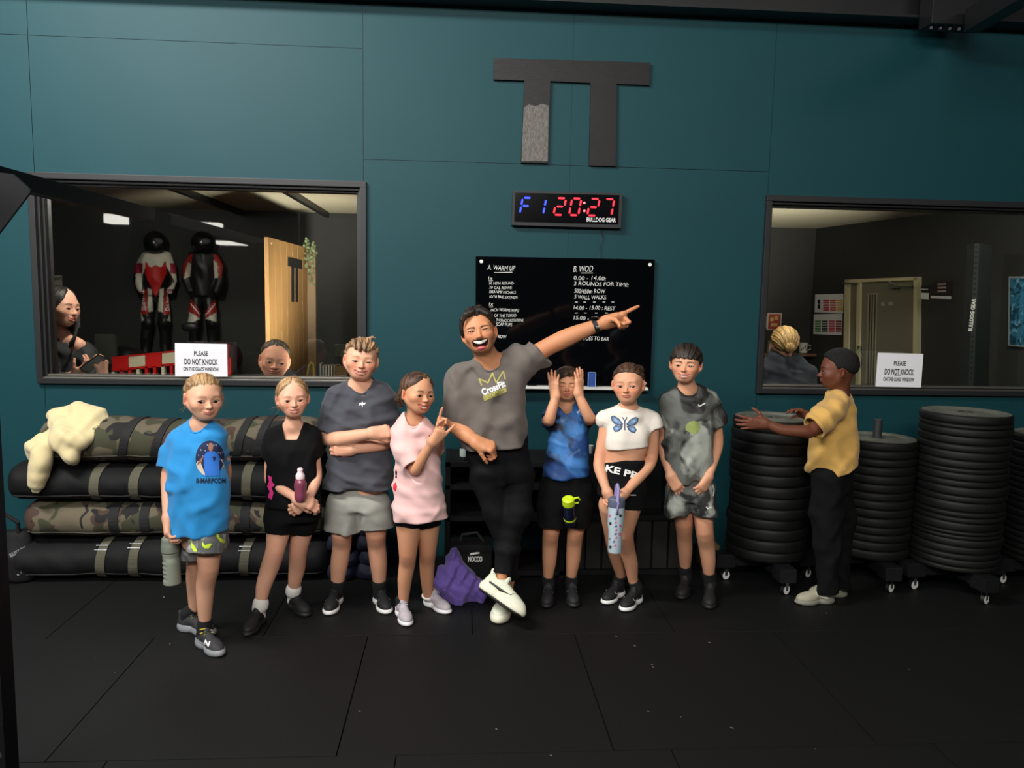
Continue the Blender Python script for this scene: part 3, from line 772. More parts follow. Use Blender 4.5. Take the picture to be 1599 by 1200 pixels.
def MY(u, w): return -0.400 + .088 * u ** 2 * (w / .16) ** 2
def mouth_curve(w, smile, z0, n=9, skew=0.0):
    pts = []
    for i in range(n):
        u = -1 + 2 * i / (n - 1)
        x = u * w; z = z0 + smile * (u * u) + skew * u
        y = MY(abs(u), w)
        pts.append((x, y, z))
    return pts
EYE_X, EYE_Z = .150, -.045
def head_field(o):
    """facial SDF in head units; o: options"""
    ops = []
    A = lambda f, k: ops.append(('add', f, k))
    S = lambda f, k: ops.append(('sub', f, k))
    jw = o.get('jaw', 1.0); ch = o.get('cheek', 1.0); sm = o.get('smile', 0.03); fw = o.get('fw', 1.08)
    es = EYE_X * (fw * .5 + .5); ez = o.get('ez', EYE_Z)
    A(ell((0, .06, .12), (.355 * (fw * .6 + .4), .43, .375)), 0)
    A(ell((0, -.115, -.07), (.298 * fw, .275, .335)), .10)
    A(ell((0, -.225, -.37), (.125 * jw, .12, .09)), .14)
    for s in (-1, 1):
        A(cone((s * .245 * fw * jw, .02, -.17), (s * .10 * jw, -.19, -.355), .08, .08), .10)
        A(ell((s * .175 * fw, -.245, -.135 + sm * .6), (.115 * ch, .115, .11)), .10)
    A(ell((0, -.235, -.25), (.195 * fw, .125, .135)), .10)
    A(cone((-.17, -.295, .065), (.17, -.295, .065), .055 + o.get('ridge', 0), .055 + o.get('ridge', 0)), .09)
    er = .078
    for s in (-1, 1): S(ell((s * es, -.46, ez + .004), (.11, .095, .062)), .07)
    for s in (-1, 1):
        A(ell((s * es, -.296, ez), (er + .020, er + .014, er + .006)), .03)
    # nose
    nz = o.get('nose', 1.0); nw = o.get('nosew', nz)
    A(cone((0, -.345, ez + .04), (0, -.43 * (1 + .04 * (nz - 1)), -.135), .024, .036 * nw), .05)
    A(ell((0, -.446, -.147), (.043 * nw, .042 * nz, .036)), .03)
    for s in (-1, 1): A(ell((s * .046 * nw, -.405, -.158), (.030 * nw, .038, .026)), .022)
    for s in (-1, 1): S(ell((s * .028 * nw, -.432, -.190), (.016, .022, .016)), .012)
    A(cone((0, -.395, -.19), (0, -.385, -.225), .02, .03), .05)
    # lips
    w = o.get('mw', .115); z0 = o.get('mz', -.262); op = o.get('open', 0.0); sk = o.get('mskew', 0)
    dy = o.get('lipout', 0.0)
    cu = mouth_curve(w, sm, z0 - sm * .6, skew=sk)
    up = [(x, y - .004 + dy, z + .012 + op * .35 * (1 - (x / w) ** 2)) for x, y, z in cu]; lo_ = [(x * .92, y - .002 + dy, z - .015 - op * .75 * (1 - (x / w) ** 2)) for x, y, z in cu]
    lr = o.get('lip', .0125)
    A(chain(up, [lr * .4] + [lr] * 7 + [lr * .4]), .02); A(chain(lo_, [lr * .5] + [lr * 1.1] * 7 + [lr * .5]), .02)
    if sm > .02:
        for s in (-1, 1):   # smile folds beside the mouth
            S(chain([(s * .075, -.415, -.165), (s * (w + .035), -.385, -.215), (s * (w + .04), -.36, z0 + sm * .2)], [.006, .010, .006]), .035)
    if op > 0:
        for dyy, sc in ((-.03, .93), (.03, .88), (.08, .8)):
            for q in (0.0, .5, 1.0):
                S(chain([(x * sc, y + dyy, z + op * (.33 - q * 1.0) * (1 - (x / w) ** 2)) for x, y, z in cu], [.006] + [max(op * .32, .0105)] * 7 + [.006]), .007)
    else:
        S(chain([(x, y - .022 + dy, z - .001) for x, y, z in cu], [.007] * 9), .014)
    # ears
    for s in (-1, 1):
        R = eul(s * 28, 8, 0)
        A(ell((s * .365 * (fw * .6 + .4), .05, -.045), (.028, .078, .125), R), .03)
        A(ell((s * .352 * (fw * .6 + .4), .02, -.14), (.028, .035, .05), R), .02)
        S(ell((s * .40 * (fw * .6 + .4), .03, -.03), (.022, .042, .075), R), .012)
    # eye openings: almond
    eo = o.get('eye', 1.0)
    if eo > 0:
        for s in (-1, 1):
            for t in (-2, -1, 0, 1, 2):
                S(ell((s * es + t * .019, -.40, ez + (.0035 * s * t) + .003 * eo - abs(t) * .002), (.030, .10, .036 * eo * (1 - .13 * t * t))), .003)
    else:
        for s in (-1, 1):
            S(chain([(s * es + t * .03, -.405 + abs(t) * .012, ez - .01 - .010 * (2 - abs(t)) * .5) for t in (-2, -1, 0, 1, 2)], [.012] * 5), .012)
            S(chain([(s * .065, -.395, .03), (s * .055, -.41, -.01)], [.010] * 2), .015)
            S(chain([(s * (es + .06), -.36, ez + .01), (s * (es + .12), -.31, ez + .02)], [.008] * 2), .015)
    return ops
def head_colors(o, skin, lipc, browc, Mi):
    """vertex colours in head units; Mi maps world verts to head units"""
    w = o.get('mw', .115); z0 = o.get('mz', -.262); op = o.get('open', 0.0); sm = o.get('smile', .03); sk = o.get('mskew', 0); es = EYE_X * (o.get('fw', 1.08) * .5 + .5); ez = o.get('ez', EYE_Z)
    skin = np.array(lin(skin)); lipc = np.array(lin(lipc)); browc = np.array(lin(browc)); blush = skin * np.array([1.04, .80, .76])
    def fn(v):
        p = Mi(v); x, y, z = p[:, 0], p[:, 1], p[:, 2]; n = len(v); C = np.tile(skin, (n, 1))
        def mix(c, m): 
            nonlocal C
            C = C * (1 - m[:, None]) + np.array(c) * m[:, None]
        fr = y < -.12
        for s in (-1, 1):
            d = np.sqrt(((x - s * .19) / .12) ** 2 + ((z + .14) / .10) ** 2)
            mix(blush, np.exp(-d * d) * fr * o.get('blush', .55))
        d = np.sqrt((x / .07) ** 2 + ((z + .15) / .06) ** 2); mix(blush, np.exp(-d * d) * fr * .45)
        mix(blush, sstep(.31, .36, np.abs(x)) * (y > -.1) * (y < .2) * (z < .1) * (z > -.2) * .5)
        # lips
        u = np.clip(x / w, -1.05, 1.05); zc = z0 - sm * .6 + sm * u * u + sk * u; bow = (1 - np.clip(u * u, 0, 1))
        upz = zc + (.006 + .024 * bow ** .6 + op * .38 * bow); loz = zc - (.006 + .032 * bow ** .6 + op * .85 * bow)
        m = sstep(.008, -.004, z - upz) * sstep(.008, -.004, loz - z) * (np.abs(x) < w * 1.03) * (y < -.25)
        mix(lipc, m * o.get('lipmix', .8))
        if op > 0:
            inn = (z < zc + op * .33 * bow + .006) * (z > zc - op * .72 * bow - .006) * (np.abs(x) < w * .95) * (y > MY(np.abs(u), w) + .012) * (y < -.1) * (z < -.12)
            mix(lin((70, 14, 16)), inn * 1.0)
        else:
            m = np.exp(-((z - zc) / .007) ** 2) * (np.abs(x) < w) * (y < -.25); mix(lipc * .35, m * .7)
        # brows and lash lines
        bz = o.get('browz', .062); bt = o.get('brow', 1.0)
        for s in (-1, 1):
            q = (s * x - .06) / .17
            zz = bz + .028 * np.sin(np.clip(q, 0, 1) * 2.2) - .02 * np.clip(q, 0, 1) + o.get('browtilt', 0) * (q - .5)
            th = .017 * bt * (1 - .55 * np.clip(q, 0, 1))
            m = sstep(th + .008, th - .006, np.abs(z - zz)) * sstep(-.05, .08, q) * sstep(1.1, .92, q) * (y < -.1); mix(browc, m * o.get('browmix', .85))
            eo = o.get('eye', 1.0)
            if eo > 0:
                ex = (s * x - es) / .072; ed = z - ez - .038 * eo * np.sqrt(np.clip(1 - ex ** 2, 0, 1))
                m = sstep(.014, .002, np.abs(ed - .003)) * (np.abs(ex) < 1.05) * (y < -.2); mix(lin((32, 20, 16)), m * .85)
                ed = z - ez + .030 * eo * np.sqrt(np.clip(1 - ex ** 2, 0, 1))
                m = sstep(.009, .001, np.abs(ed)) * (np.abs(ex) < 1.0) * (y < -.2); mix(lin((110, 60, 48)), m * .45)
            else:
                ex = (s * x - es) / .08; m = sstep(.013, .003, np.abs(z - ez + .020 - .012 * np.abs(ex) ** 2)) * (np.abs(ex) < 1) * (y < -.2); mix(lin((60, 32, 26)), m * .8)
            d = np.sqrt(((x - s * .032) / .016) ** 2 + ((z + .185) / .012) ** 2); mix(lin((70, 26, 22)), np.exp(-d * d) * (y < -.36) * .8)
        if o.get('stubble'):
            m = sstep(-.17, -.22, z - .0) * sstep(.05, -.05, y) * o['stubble']; m = m * (1 - (z < upz) * (z > loz) * (np.abs(x) < w * 1.1))
            mix(lin((78, 62, 54)), m)
        return np.clip(C, 0, 1)
    return fn
M_skin = mat('skin', vcol=True, rough=0.55, spec=0.35, sss=0.12, bump=0.12, bscale=320, bdist=0.0012)
M_eye = mat('eyeball', vcol=True, rough=0.12, spec=0.6)
M_teeth = mat('teeth', (232, 226, 212), 0.3, spec=0.5)

def build_head(P, body_verts):
    """head with neck; returns (verts, quads, colours) and adds eyes, teeth, hair"""
    o = P['head']; s = P['hs']; R = P['R']; c = P['hc']
    mi = lambda v: ((v - c) @ R) / s
    ops = [(k, local(f, (R, c), s), kk * s) for k, f, kk in head_field(o)]
    nk = P['neck']
    n0 = c + R @ A3((0, .10, -.30)) * s; n1 = nk[0]
    nops = [('add', cone(n0, n1, P['neck_r'] * .97, P['neck_r'] * 1.04), .035)]
    h = P.get('hh', .0023)
    half = s * .62
    lo = c - half; hi = c + half; mid = n0 * .35 + n1 * .65; lo[2] = mid[2]
    lo = np.minimum(lo, np.minimum(n0, n1) - P['neck_r'] - .01); lo[2] = mid[2]
    hi = np.maximum(hi, np.maximum(n0, n1) + P['neck_r'] + .01); hi[2] = c[2] + half
    V, l = sdf_grid(ops + nops, lo, hi, h); v, q = snet(V, l, h); v = relax(v, q, 1, .4)
    colf = head_colors(o, P['skin'], P['lips'], P['brow_c'], mi)
    return v, q, colf(v), mi, ops

def eye_mesh(P, sgn, body):
    o = P['head']; s = P['hs']; R = P['R']; c = P['hc']
    r = .078
    gz = R @ (eul(o.get('gx', 0), o.get('gy', 0), 0) @ A3((0, -1, 0)))
    cc = c + R @ A3((sgn * EYE_X * (o.get('fw', 1.08) * .5 + .5), -.296, o.get('ez', EYE_Z))) * s
    bm = bmesh.new(); bmesh.ops.create_uvsphere(bm, u_segments=28, v_segments=20, radius=r * s)
    me = bpy.data.meshes.new('eye'); bm.to_mesh(me); bm.free()
    Q = Vector([float(a) for a in gz]).to_track_quat('Z', 'Y').to_matrix()
    V = np.array([Q @ p.co for p in me.vertices]); ang = np.degrees(np.arccos(np.clip((V / (r * s)) @ gz, -1, 1)))
    me.vertices.foreach_set('co', (V + cc).astype(np.float32).ravel())
    col = np.tile(lin((205, 196, 188)), (len(V), 1)); iris = np.array(lin(o.get('iris', (92, 60, 38))))
    ir = o.get('irisdeg', 34)
    col[ang < ir] = iris; col[(ang < ir) & (ang > ir - 6)] = iris * .5; col[ang < 14] = lin((10, 8, 8))
    a = me.color_attributes.new('Col', 'FLOAT_COLOR', 'POINT'); a.data.foreach_set('color', np.concatenate([col, np.ones((len(V), 1))], 1).astype(np.float32).ravel())
    me.polygons.foreach_set('use_smooth', [True] * len(me.polygons))
    e = link('eye', me, M_eye); put(e, body); return e

def teeth_mesh(P, body):
    o = P['head']; s = P['hs']; R = P['R']; c = P['hc']; w = o['mw']; op = o['open']; sm = o['smile']; z0 = o.get('mz', -.262); sk = o.get('mskew', 0)
    def strip(top, hgt, ww, yo):
        V = []; Fc = []; n = 32
        for i in range(n + 1):
            u = -1 + 2 * i / n; x = u * w * ww; b = 1 - u * u; zc = z0 - sm * .6 + sm * (u * ww) ** 2 + sk * u * ww
            y = MY(abs(u * ww), w) + yo; t = abs(math.sin(i * PI / 4)) ** .35
            zt = zc + top; zb = zt - hgt * (.55 + .45 * b) * (.95 + .05 * t)
            for z_, dy in ((zt, .012), (zt * .5 + zb * .5, 0), (zb, .004)): V.append(c + R @ A3((x, y + dy - .004 * t, z_)) * s)
        for i in range(n):
            for k in (0, 1): Fc.append((3 * i + k, 3 * i + 3 + k, 3 * i + 4 + k, 3 * i + 1 + k))
        return V, Fc
    V, Fc = strip(op * .34 + .012, o.get('teeth', .045), .86, .017)
    t = from_py('teeth', V, Fc, M_teeth, None, True); put(t, body)
    if o.get('tongue'):
        b = MB(); q = c + R @ A3((0, -.30, z0 - sm * .6 - op * .62)) * s; b.sphere((0, 0, 0), 1, 16, 10)
        t = b.build('tongue', mat('tongue', (196, 92, 92), .4), None, True)
        for p in t.data.vertices: p.co = Vector(R @ (np.array(p.co) * A3((w * .62, .07, op * .30))) * s + q)
        put(t, body)

def hair_obj(P, person):
    H = P.get('hair')
    if not H: return
    s = P['hs']; R = P['R']; c = P['hc']; o = P['head']
    az_t = H.get('az', (0, 35, 60, 80, 100, 125, 180)); zl = H.get('line', (.31, .27, .17, .02, -.02, -.25, -.3))
    T = H.get('t', .035); jag = H.get('jag', .02); seed = H.get('seed', 1); rs = np.random.RandomState(seed); ph = rs.rand(6) * 6.28
    flow = H.get('flow', 'back'); tuft = H.get('relief', .008)
    up = H.get('up', 0.0)
    fw = o.get('fw', 1.08); cran = ell((0, .06, .12), (.355 * (fw * .6 + .4), .43, .375)); face = ell((0, -.115, -.07), (.298 * fw, .275, .335)); 
    def strand(x, y, z):
        if flow == 'back': a = np.arctan2(x, z + .25); b = y
        elif flow == 'side': a = np.arctan2(y + .1, z + .3) ; b = x
        elif flow == 'curl': return np.sin(x * 70 + ph[0] + 2 * np.sin(z * 50)) * np.sin(y * 64 + ph[1]) * np.sin(z * 72 + ph[2])
        else: a = np.arctan2(x, -(y - .1)) * 1.0; b = z
        return (np.sin(a * 26 + ph[0] + 2.2 * np.sin(b * 5 + ph[1])) * .5 + np.sin(a * 57 + ph[2] + 2 * np.sin(b * 8 + ph[3])) * .35 + np.sin(a * 130 + ph[4] + 1.5 * np.sin(b * 11)) * .3)
    def fn(Pp):
        x, y, z = Pp
        d1 = cran.fn(Pp); d2 = face.fn(Pp); k = .10
        q = np.maximum(k - np.abs(d1 - d2), 0) / k; d = np.minimum(d1, d2) - q * q * k / 4
        az = np.degrees(np.arctan2(np.abs(x), -y)); azs = np.degrees(np.arctan2(x, -y))
        line = np.interp(az, az_t, zl) + jag * np.sin(azs * .21 + ph[5]) * np.sin(azs * .47 + ph[1]) + jag * .5 * np.sin(azs * 1.1 + ph[0])
        if 'skewline' in H: line = line + H['skewline'] * np.clip(x / .3, -1, 1) * sstep(75, 40, az)
        if 'part' in H: line = line + .055 * np.exp(-((x - H['part']) / .035) ** 2) * (az < 60)
        g = sstep(0, H.get('edge', .2), z - line) ** .8
        th = T * (g * 1.0) + up * sstep(.2, .45, z) * g - .02 * (1 - g)
        if 'top' in H: th = th + H['top'] * sstep(.05, .35, z) * g * sstep(.3, -.2, y)
        if 'part' in H: th = th - T * .7 * np.exp(-((x - H['part']) / .018) ** 2) * sstep(.1, .3, z) * (y < .15)
        return (d - th + tuft * strand(x, y, z) * g)
    base = F(fn, (-.52, -.56, -.56), (.52, .66, .74))
    ops = [('add', local(base, (R, c), s), 0)]
    for e in H.get('extra', []):      # chains in head units
        k = e[0]
        f = chain(e[1], e[2]) if k == 'chain' else ell(e[1], e[2])
        ops.append(('add', local(f, (R, c), s), .02 * s if len(e) < 4 else e[3] * s))
    if H.get('wave'):
        w = wob(seed, 16, .0016, (1, .4, .3)); ops.append(('disp', w, 0))
    ear = []
    for sg in (-1, 1): ops.append(('sub', local(ell((sg * .40, .03, -.05), (.075, .085, .125)), (R, c), s), .01 * s))
    lo, hi = bounds([a for a in ops if a[0] == 'add'], .004)
    V, l = sdf_grid(ops, lo, hi, P.get('hhair', .0026)); v, q = snet(V, l, P.get('hhair', .0026)); v = relax(v, q, 1, .25)
    p = ((v - c) @ R) / s
    c0 = np.array(lin(H['col'])); c1 = np.array(lin(H.get('col2', H['col'])))
    t = strand(p[:, 0], p[:, 1], p[:, 2]) * -.5 + .5 + .25 * np.sin(p[:, 0] * 9 + p[:, 2] * 7 + ph[0])
    if H.get('fade'):      # short sides show a thinner, darker-skin tone
        pass
    t = np.clip(t, 0, 1)[:, None]; C = c0 * t + c1 * (1 - t)
    if 'roots' in H:
        r = sstep(.1, .45, p[:, 2])[:, None]; C = C * (1 - .0 * r) + 0 * r
    hm = mat('hair' if flow != 'curl' else 'curly_hair', vcol=True, rough=.5 if flow != 'curl' else .9, spec=.4, bump=.8, bscale=150, bdist=.004, bstretch=(1.6, .22, .45) if flow != 'curl' else (1, 1, 1), hairy=.55)
    ho = link('hair', mesh_np('hair', v, q, C), hm); put(ho, person)
    # loose strands
    if H.get('strands'):
        b = MB(); rr = random.Random(seed)
        for (x0, y0, z0, x1, y1, z1) in H['strands']:
            m = ((x0 + x1) / 2 + rr.uniform(-.03, .03), (y0 + y1) / 2, (z0 + z1) / 2 + rr.uniform(.0, .04))
            b.tube([c + R @ A3(q_) * s for q_ in ((x0, y0, z0), m, (x1, y1, z1))], [.0009, .0008, .0003], 4)
        so = b.build('loose_strand', mat('strand_%d' % seed, H.get('col2', H['col']), .5), None); put(so, person); so['kind'] = 'stuff'
    return ho

# ---------------------------------------------------------------- hands
def hand_ops(w, fd, n, L, thumb, curls, spread=6, r=1.0, tcurl=(20, 20), tspl=38, topp=20):
    """w wrist, fd finger direction, n palm normal (faces out of the palm), thumb = +1/-1 side of cross(fd, n)"""
    fd = A3(fd); fd /= np.linalg.norm(fd); n = A3(n); n = n - fd * (n @ fd); n /= np.linalg.norm(n); S = np.cross(fd, n) * thumb
    ops = []; K = .012 * L / .16
    def D(deg, spr):
        a = math.radians(deg); s = math.radians(spr)
        f = fd * math.cos(s) + S * math.sin(s); return f * math.cos(a) + n * math.sin(a)
    base = [.155, .05, -.055, -.15]; ln = [(.215, .13, .10), (.235, .15, .105), (.215, .14, .10), (.165, .10, .09)]; kx = [.50, .525, .50, .455]; sp = [1.2, .3, -.6, -1.7]
    kn = [w + fd * L * kx[i] + S * L * base[i] for i in range(4)]
    for i in range(4):
        ops.append(('add', cone(w + S * L * base[i] * .55 + fd * L * .05, kn[i] - n * L * .012, .088 * L, .062 * L), K * 2.0))
    ops.append(('add', cone(w + S * L * .09 + fd * L * .1 + n * L * .03, w + fd * L * .3 + S * L * .15 + n * L * .03, .085 * L, .06 * L), K * 1.8))
    for i in range(4):
        p = kn[i]; a = 0; rr = [.056, .050, .045, .038]
        rr = [x * L * r * (1 if i < 3 else .86) for x in rr]
        for j in range(3):
            a += curls[i][j]; q = p + D(a, sp[i] * spread) * L * ln[i][j] * (1.12 if j == 0 else 1.0)
            ops.append(('add', cone(p, q, rr[j], rr[j + 1]), .004 if j else .010)); p = q
    # thumb: leaves the side of the palm near its base
    t0 = w + fd * L * .12 + S * L * .13 + n * L * .03
    def T(deg, o):
        a = math.radians(deg); b = math.radians(o)
        v = fd * math.cos(a) + S * math.sin(a); return v * math.cos(b) + n * math.sin(b)
    p = t0; a = tspl; o_ = topp
    for j, (ll, ra, rb) in enumerate(((.23, .075, .062), (.17, .060, .052), (.14, .052, .042))):
        q = p + T(a, o_) * L * ll; ops.append(('add', cone(p, q, ra * L * r, rb * L * r), K if j == 0 else .004)); p = q
        if j < 2: a -= tcurl[j]; o_ += tcurl[j] * .6
    return ops
RELAX = [(18, 25, 18), (20, 28, 20), (24, 30, 20), (28, 32, 22)]
FIST = [(78, 95, 60), (80, 98, 60), (82, 98, 60), (84, 98, 60)]
POINT = [(4, 6, 4), (78, 98, 62), (82, 98, 62), (86, 98, 62)]
FLAT = [(6, 6, 4), (5, 6, 4), (6, 6, 4), (9, 8, 5)]
HOLD = [(48, 52, 30), (50, 54, 32), (52, 56, 34), (54, 58, 36)]

# ---------------------------------------------------------------- shoes
M_cloth = {}
def shoe(person, heel_px, toe_px, Yh, Yt, L, up_c, sole_c, lace_c=None, lift=0.0, tip=None, accent=None, chunky=1.0, Rm=None, org=None, h=.0028):
    """heel and toe given by the photo pixel of the sole; stands on the floor unless Rm/org give a pose"""
    if Rm is None:
        a = atz(heel_px[0], heel_px[1], 0); t_ = atz(toe_px[0], toe_px[1], 0); d = t_ - a; d[2] = 0
        d /= np.linalg.norm(d); z = np.array([0, 0, 1.0]); y = np.cross(z, d); Rm = np.stack([d, y, z], 1); org = (a + t_) / 2; org[2] = 0.002 + lift
    X = lambda f: local(f, (Rm, org), L)
    sh = .075 * chunky
    soleF = [('add', X(ell((.2, .0, sh * .7), (.315, .185, sh * 1.5))), 0), ('add', X(ell((-.27, 0, sh * .8), (.235, .155, sh * 1.6))), .05 * L), ('add', X(cone((-.2, 0, sh * .8), (.25, 0, sh * .7), .10, .11)), .05 * L)]
    zf = lambda z, s: (lambda P: s * (((P[0] - org[0]) * Rm[0][2] + (P[1] - org[1]) * Rm[1][2] + (P[2] - org[2]) * Rm[2][2]) / L - z) * L)
    def toe_spring(P):
        x = ((P[0] - org[0]) * Rm[0][0] + (P[1] - org[1]) * Rm[1][0] + (P[2] - org[2]) * Rm[2][0]) / L
        z = ((P[0] - org[0]) * Rm[0][2] + (P[1] - org[1]) * Rm[1][2] + (P[2] - org[2]) * Rm[2][2]) / L
        b = .09 * np.clip(x - .22, 0, 1) ** 1.5 * 2 + .25 * np.clip(-x - .42, 0, 1)
        return np.maximum(b - z, z - (sh * 1.75 + .35 * np.clip(x - .25, 0, 1) * .4 + .2 * np.clip(-x - .15, 0, 1))) * L
    soleF.append(('int', toe_spring, .006 * L))
    w = wob(3, 9 / L * .12, .0012); 
    sole = sdf_obj('sole', soleF, h, mat('sole_%s' % str(sole_c), sole_c, .6, mottled=.1, mscale=30))
    u = [('add', X(ell((.215, .0, .13), (.262, .162, .135))), 0), ('add', X(ell((-.27, 0, .19), (.205, .135, .2))), .08 * L),
         ('add', X(cone((.18, 0, .15), (-.13, 0, .27), .125, .115)), .07 * L), ('add', X(ell((-.1, 0, .35), (.055, .085, .12), None)), .02 * L),
         ('add', X(cone((-.38, 0, .30), (-.44, 0, .40), .07, .04)), .04 * L),
         ('int', zf(sh * 1.2, -1), .004), ('sub', X(cone((-.235, 0, .33), (-.25, 0, .62), .098, .12)), .02 * L)]
    upm = mat('upper_%s' % str(up_c), up_c, .7, bump=.4, bscale=260, bdist=.002, mottled=.22, mscale=38)
    upper = sdf_obj('shoe', u, h, upm)
    put(upper, person); put(sole, upper)
    if lace_c is not None:
        b = MB()
        for i in range(5):
            x = .16 - .065 * i; z = .245 + (.16 - x) * .42; yy = .095
            P = [org + Rm @ A3((x + .012 * sg, yy * q, z + .018 * (1 - q * q) - .045 * q * q)) * L for q, sg in ((-1, 1), (-.5, .5), (0, 0), (.5, .5), (1, 1))]
            b.tube(P, .0022, 6)
        for sg in (-1, 1):
            b.tube([org + Rm @ A3(p) * L for p in ((-.10, 0, .37), (-.05, sg * .07, .40), (-.02, sg * .11, .34), (-.06, sg * .05, .345))], .002, 6)
        lo_ = b.build('laces', mat('lace_%s' % str(lace_c), lace_c, .8), upper, True)
    if accent is not None:
        b = MB()
        for sg in (-1, 1):
            pts = [(-.30, .16), (-.12, .24), (.02, .30), (.06, .26), (-.06, .19), (-.2, .14)] if accent[1] == 'bar' else [(-.34, .2), (-.1, .15), (.16, .26), (.14, .2), (-.08, .11), (-.32, .15)]
            vv = []
            for x, z in pts:
                # find the surface sideways
                vv.append(org + Rm @ A3((x, sg * .5, z)) * L)
            bv = bvh_of([upper]); poly = []
            for p in vv:
                hit = bv.ray_cast(Vector(p), Vector(Rm @ A3((0, -sg, 0))), 1.0)
                if hit[0] is not None: poly.append(hit[0] + Vector(Rm @ A3((0, sg, 0))) * .0016)
            if len(poly) > 3: b.prism([tuple(p) for p in poly], Rm @ A3((0, sg, 0)), .0012)
        b.build('side_stripe', mat('stripe_%s' % str(accent[0]), accent[0], .6), upper)
    return upper, Rm, org

# ---------------------------------------------------------------- whole figure
def J3(p, Y0):
    return at(p[0], p[1], Y0 + (p[2] if len(p) > 2 else 0))
def limb(pts, Y0):
    """pts: (px, py, dy, rpx)"""
    C = [at(p[0], p[1], Y0 + p[2]) for p in pts]; R_ = [p[3] * m_per_px(Y0 + p[2]) for p in pts]
    return C, R_
def smooth_pts(pts, k=3, ten=.5):
    out = []; n = len(pts); Q = np.array(pts, float)
    for i in range(n - 1):
        p0 = Q[max(i - 1, 0)]; p1 = Q[i]; p2 = Q[i + 1]; p3 = Q[min(i + 2, n - 1)]
        m1 = (p2 - p0) * ten * .7; m2 = (p3 - p1) * ten * .7
        for j in range(k):
            t = j / k; out.append((2 * t**3 - 3 * t**2 + 1) * p1 + (t**3 - 2 * t**2 + t) * m1 + (-2 * t**3 + 3 * t**2) * p2 + (t**3 - t**2) * m2)
    out.append(Q[-1]); return out
def rows_loft(rows, Y0, inset=0.0, n=2.3, cap=.02, ratio=.62):
    """rows: (py, xl, xr[, dy, ratio])"""
    cs = []; rx = []; ry = []
    for r in rows:
        py, xl, xr = r[:3]; dy = r[3] if len(r) > 3 else 0; ra = r[4] if len(r) > 4 else ratio
        cs.append(at((xl + xr) / 2, py, Y0 + dy)); w = (xr - xl) / 2 * m_per_px(Y0 + dy) - inset; rx.append(max(w, .01)); ry.append(max(w * ra, .01))
    return cs, rx, ry
def loftrow(rows, Y0, inset=0.0, n=2.3, cap=.02, ratio=.62, side=(1, 0, 0)):
    cs, rx, ry = rows_loft(rows, Y0, inset, n, cap, ratio); return loft(cs, rx, ry, side, n, cap)

def hollow_end(pts, rs, wall=.009, back=.03, fwd=.06):
    """tube to subtract from a sleeve or trouser leg end so that it has a rim"""
    a = A3(pts[-2]); b = A3(pts[-1]); d = (b - a) / np.linalg.norm(b - a)
    return cone(b - d * back, b + d * fwd, max(rs[-1] - wall, .01), max(rs[-1] - wall, .01) * 1.05)
def garment(name, parts, subs, cuts_, disp, h, m, parent, holes=(), pad=.012, colf=None):
    """parts: (F, k); subs: (F, k) taken away; cuts_: global half spaces"""
    ops = [('add', f, k) for f, k in parts]
    if disp: 
        for d in (disp if isinstance(disp, list) else [disp]): ops.append(('disp', d, 0))
    for f, k in subs: ops.append(('sub', f, k))
    for f in cuts_: ops.append(('int', f, .003))
    return sdf_obj(name, ops, h, m, parent, pad=pad, colf=colf)
def sleeve(pts, rs):
    """cone chain with a flat cut end"""
    C = chain(pts, rs); a = A3(pts[-2]); b = A3(pts[-1]); return cut(C, b, b - a)
def halfspace(p, n):
    p = A3(p); n = A3(n); n = n / np.linalg.norm(n)
    return lambda P: (P[0] - p[0]) * n[0] + (P[1] - p[1]) * n[1] + (P[2] - p[2]) * n[2]

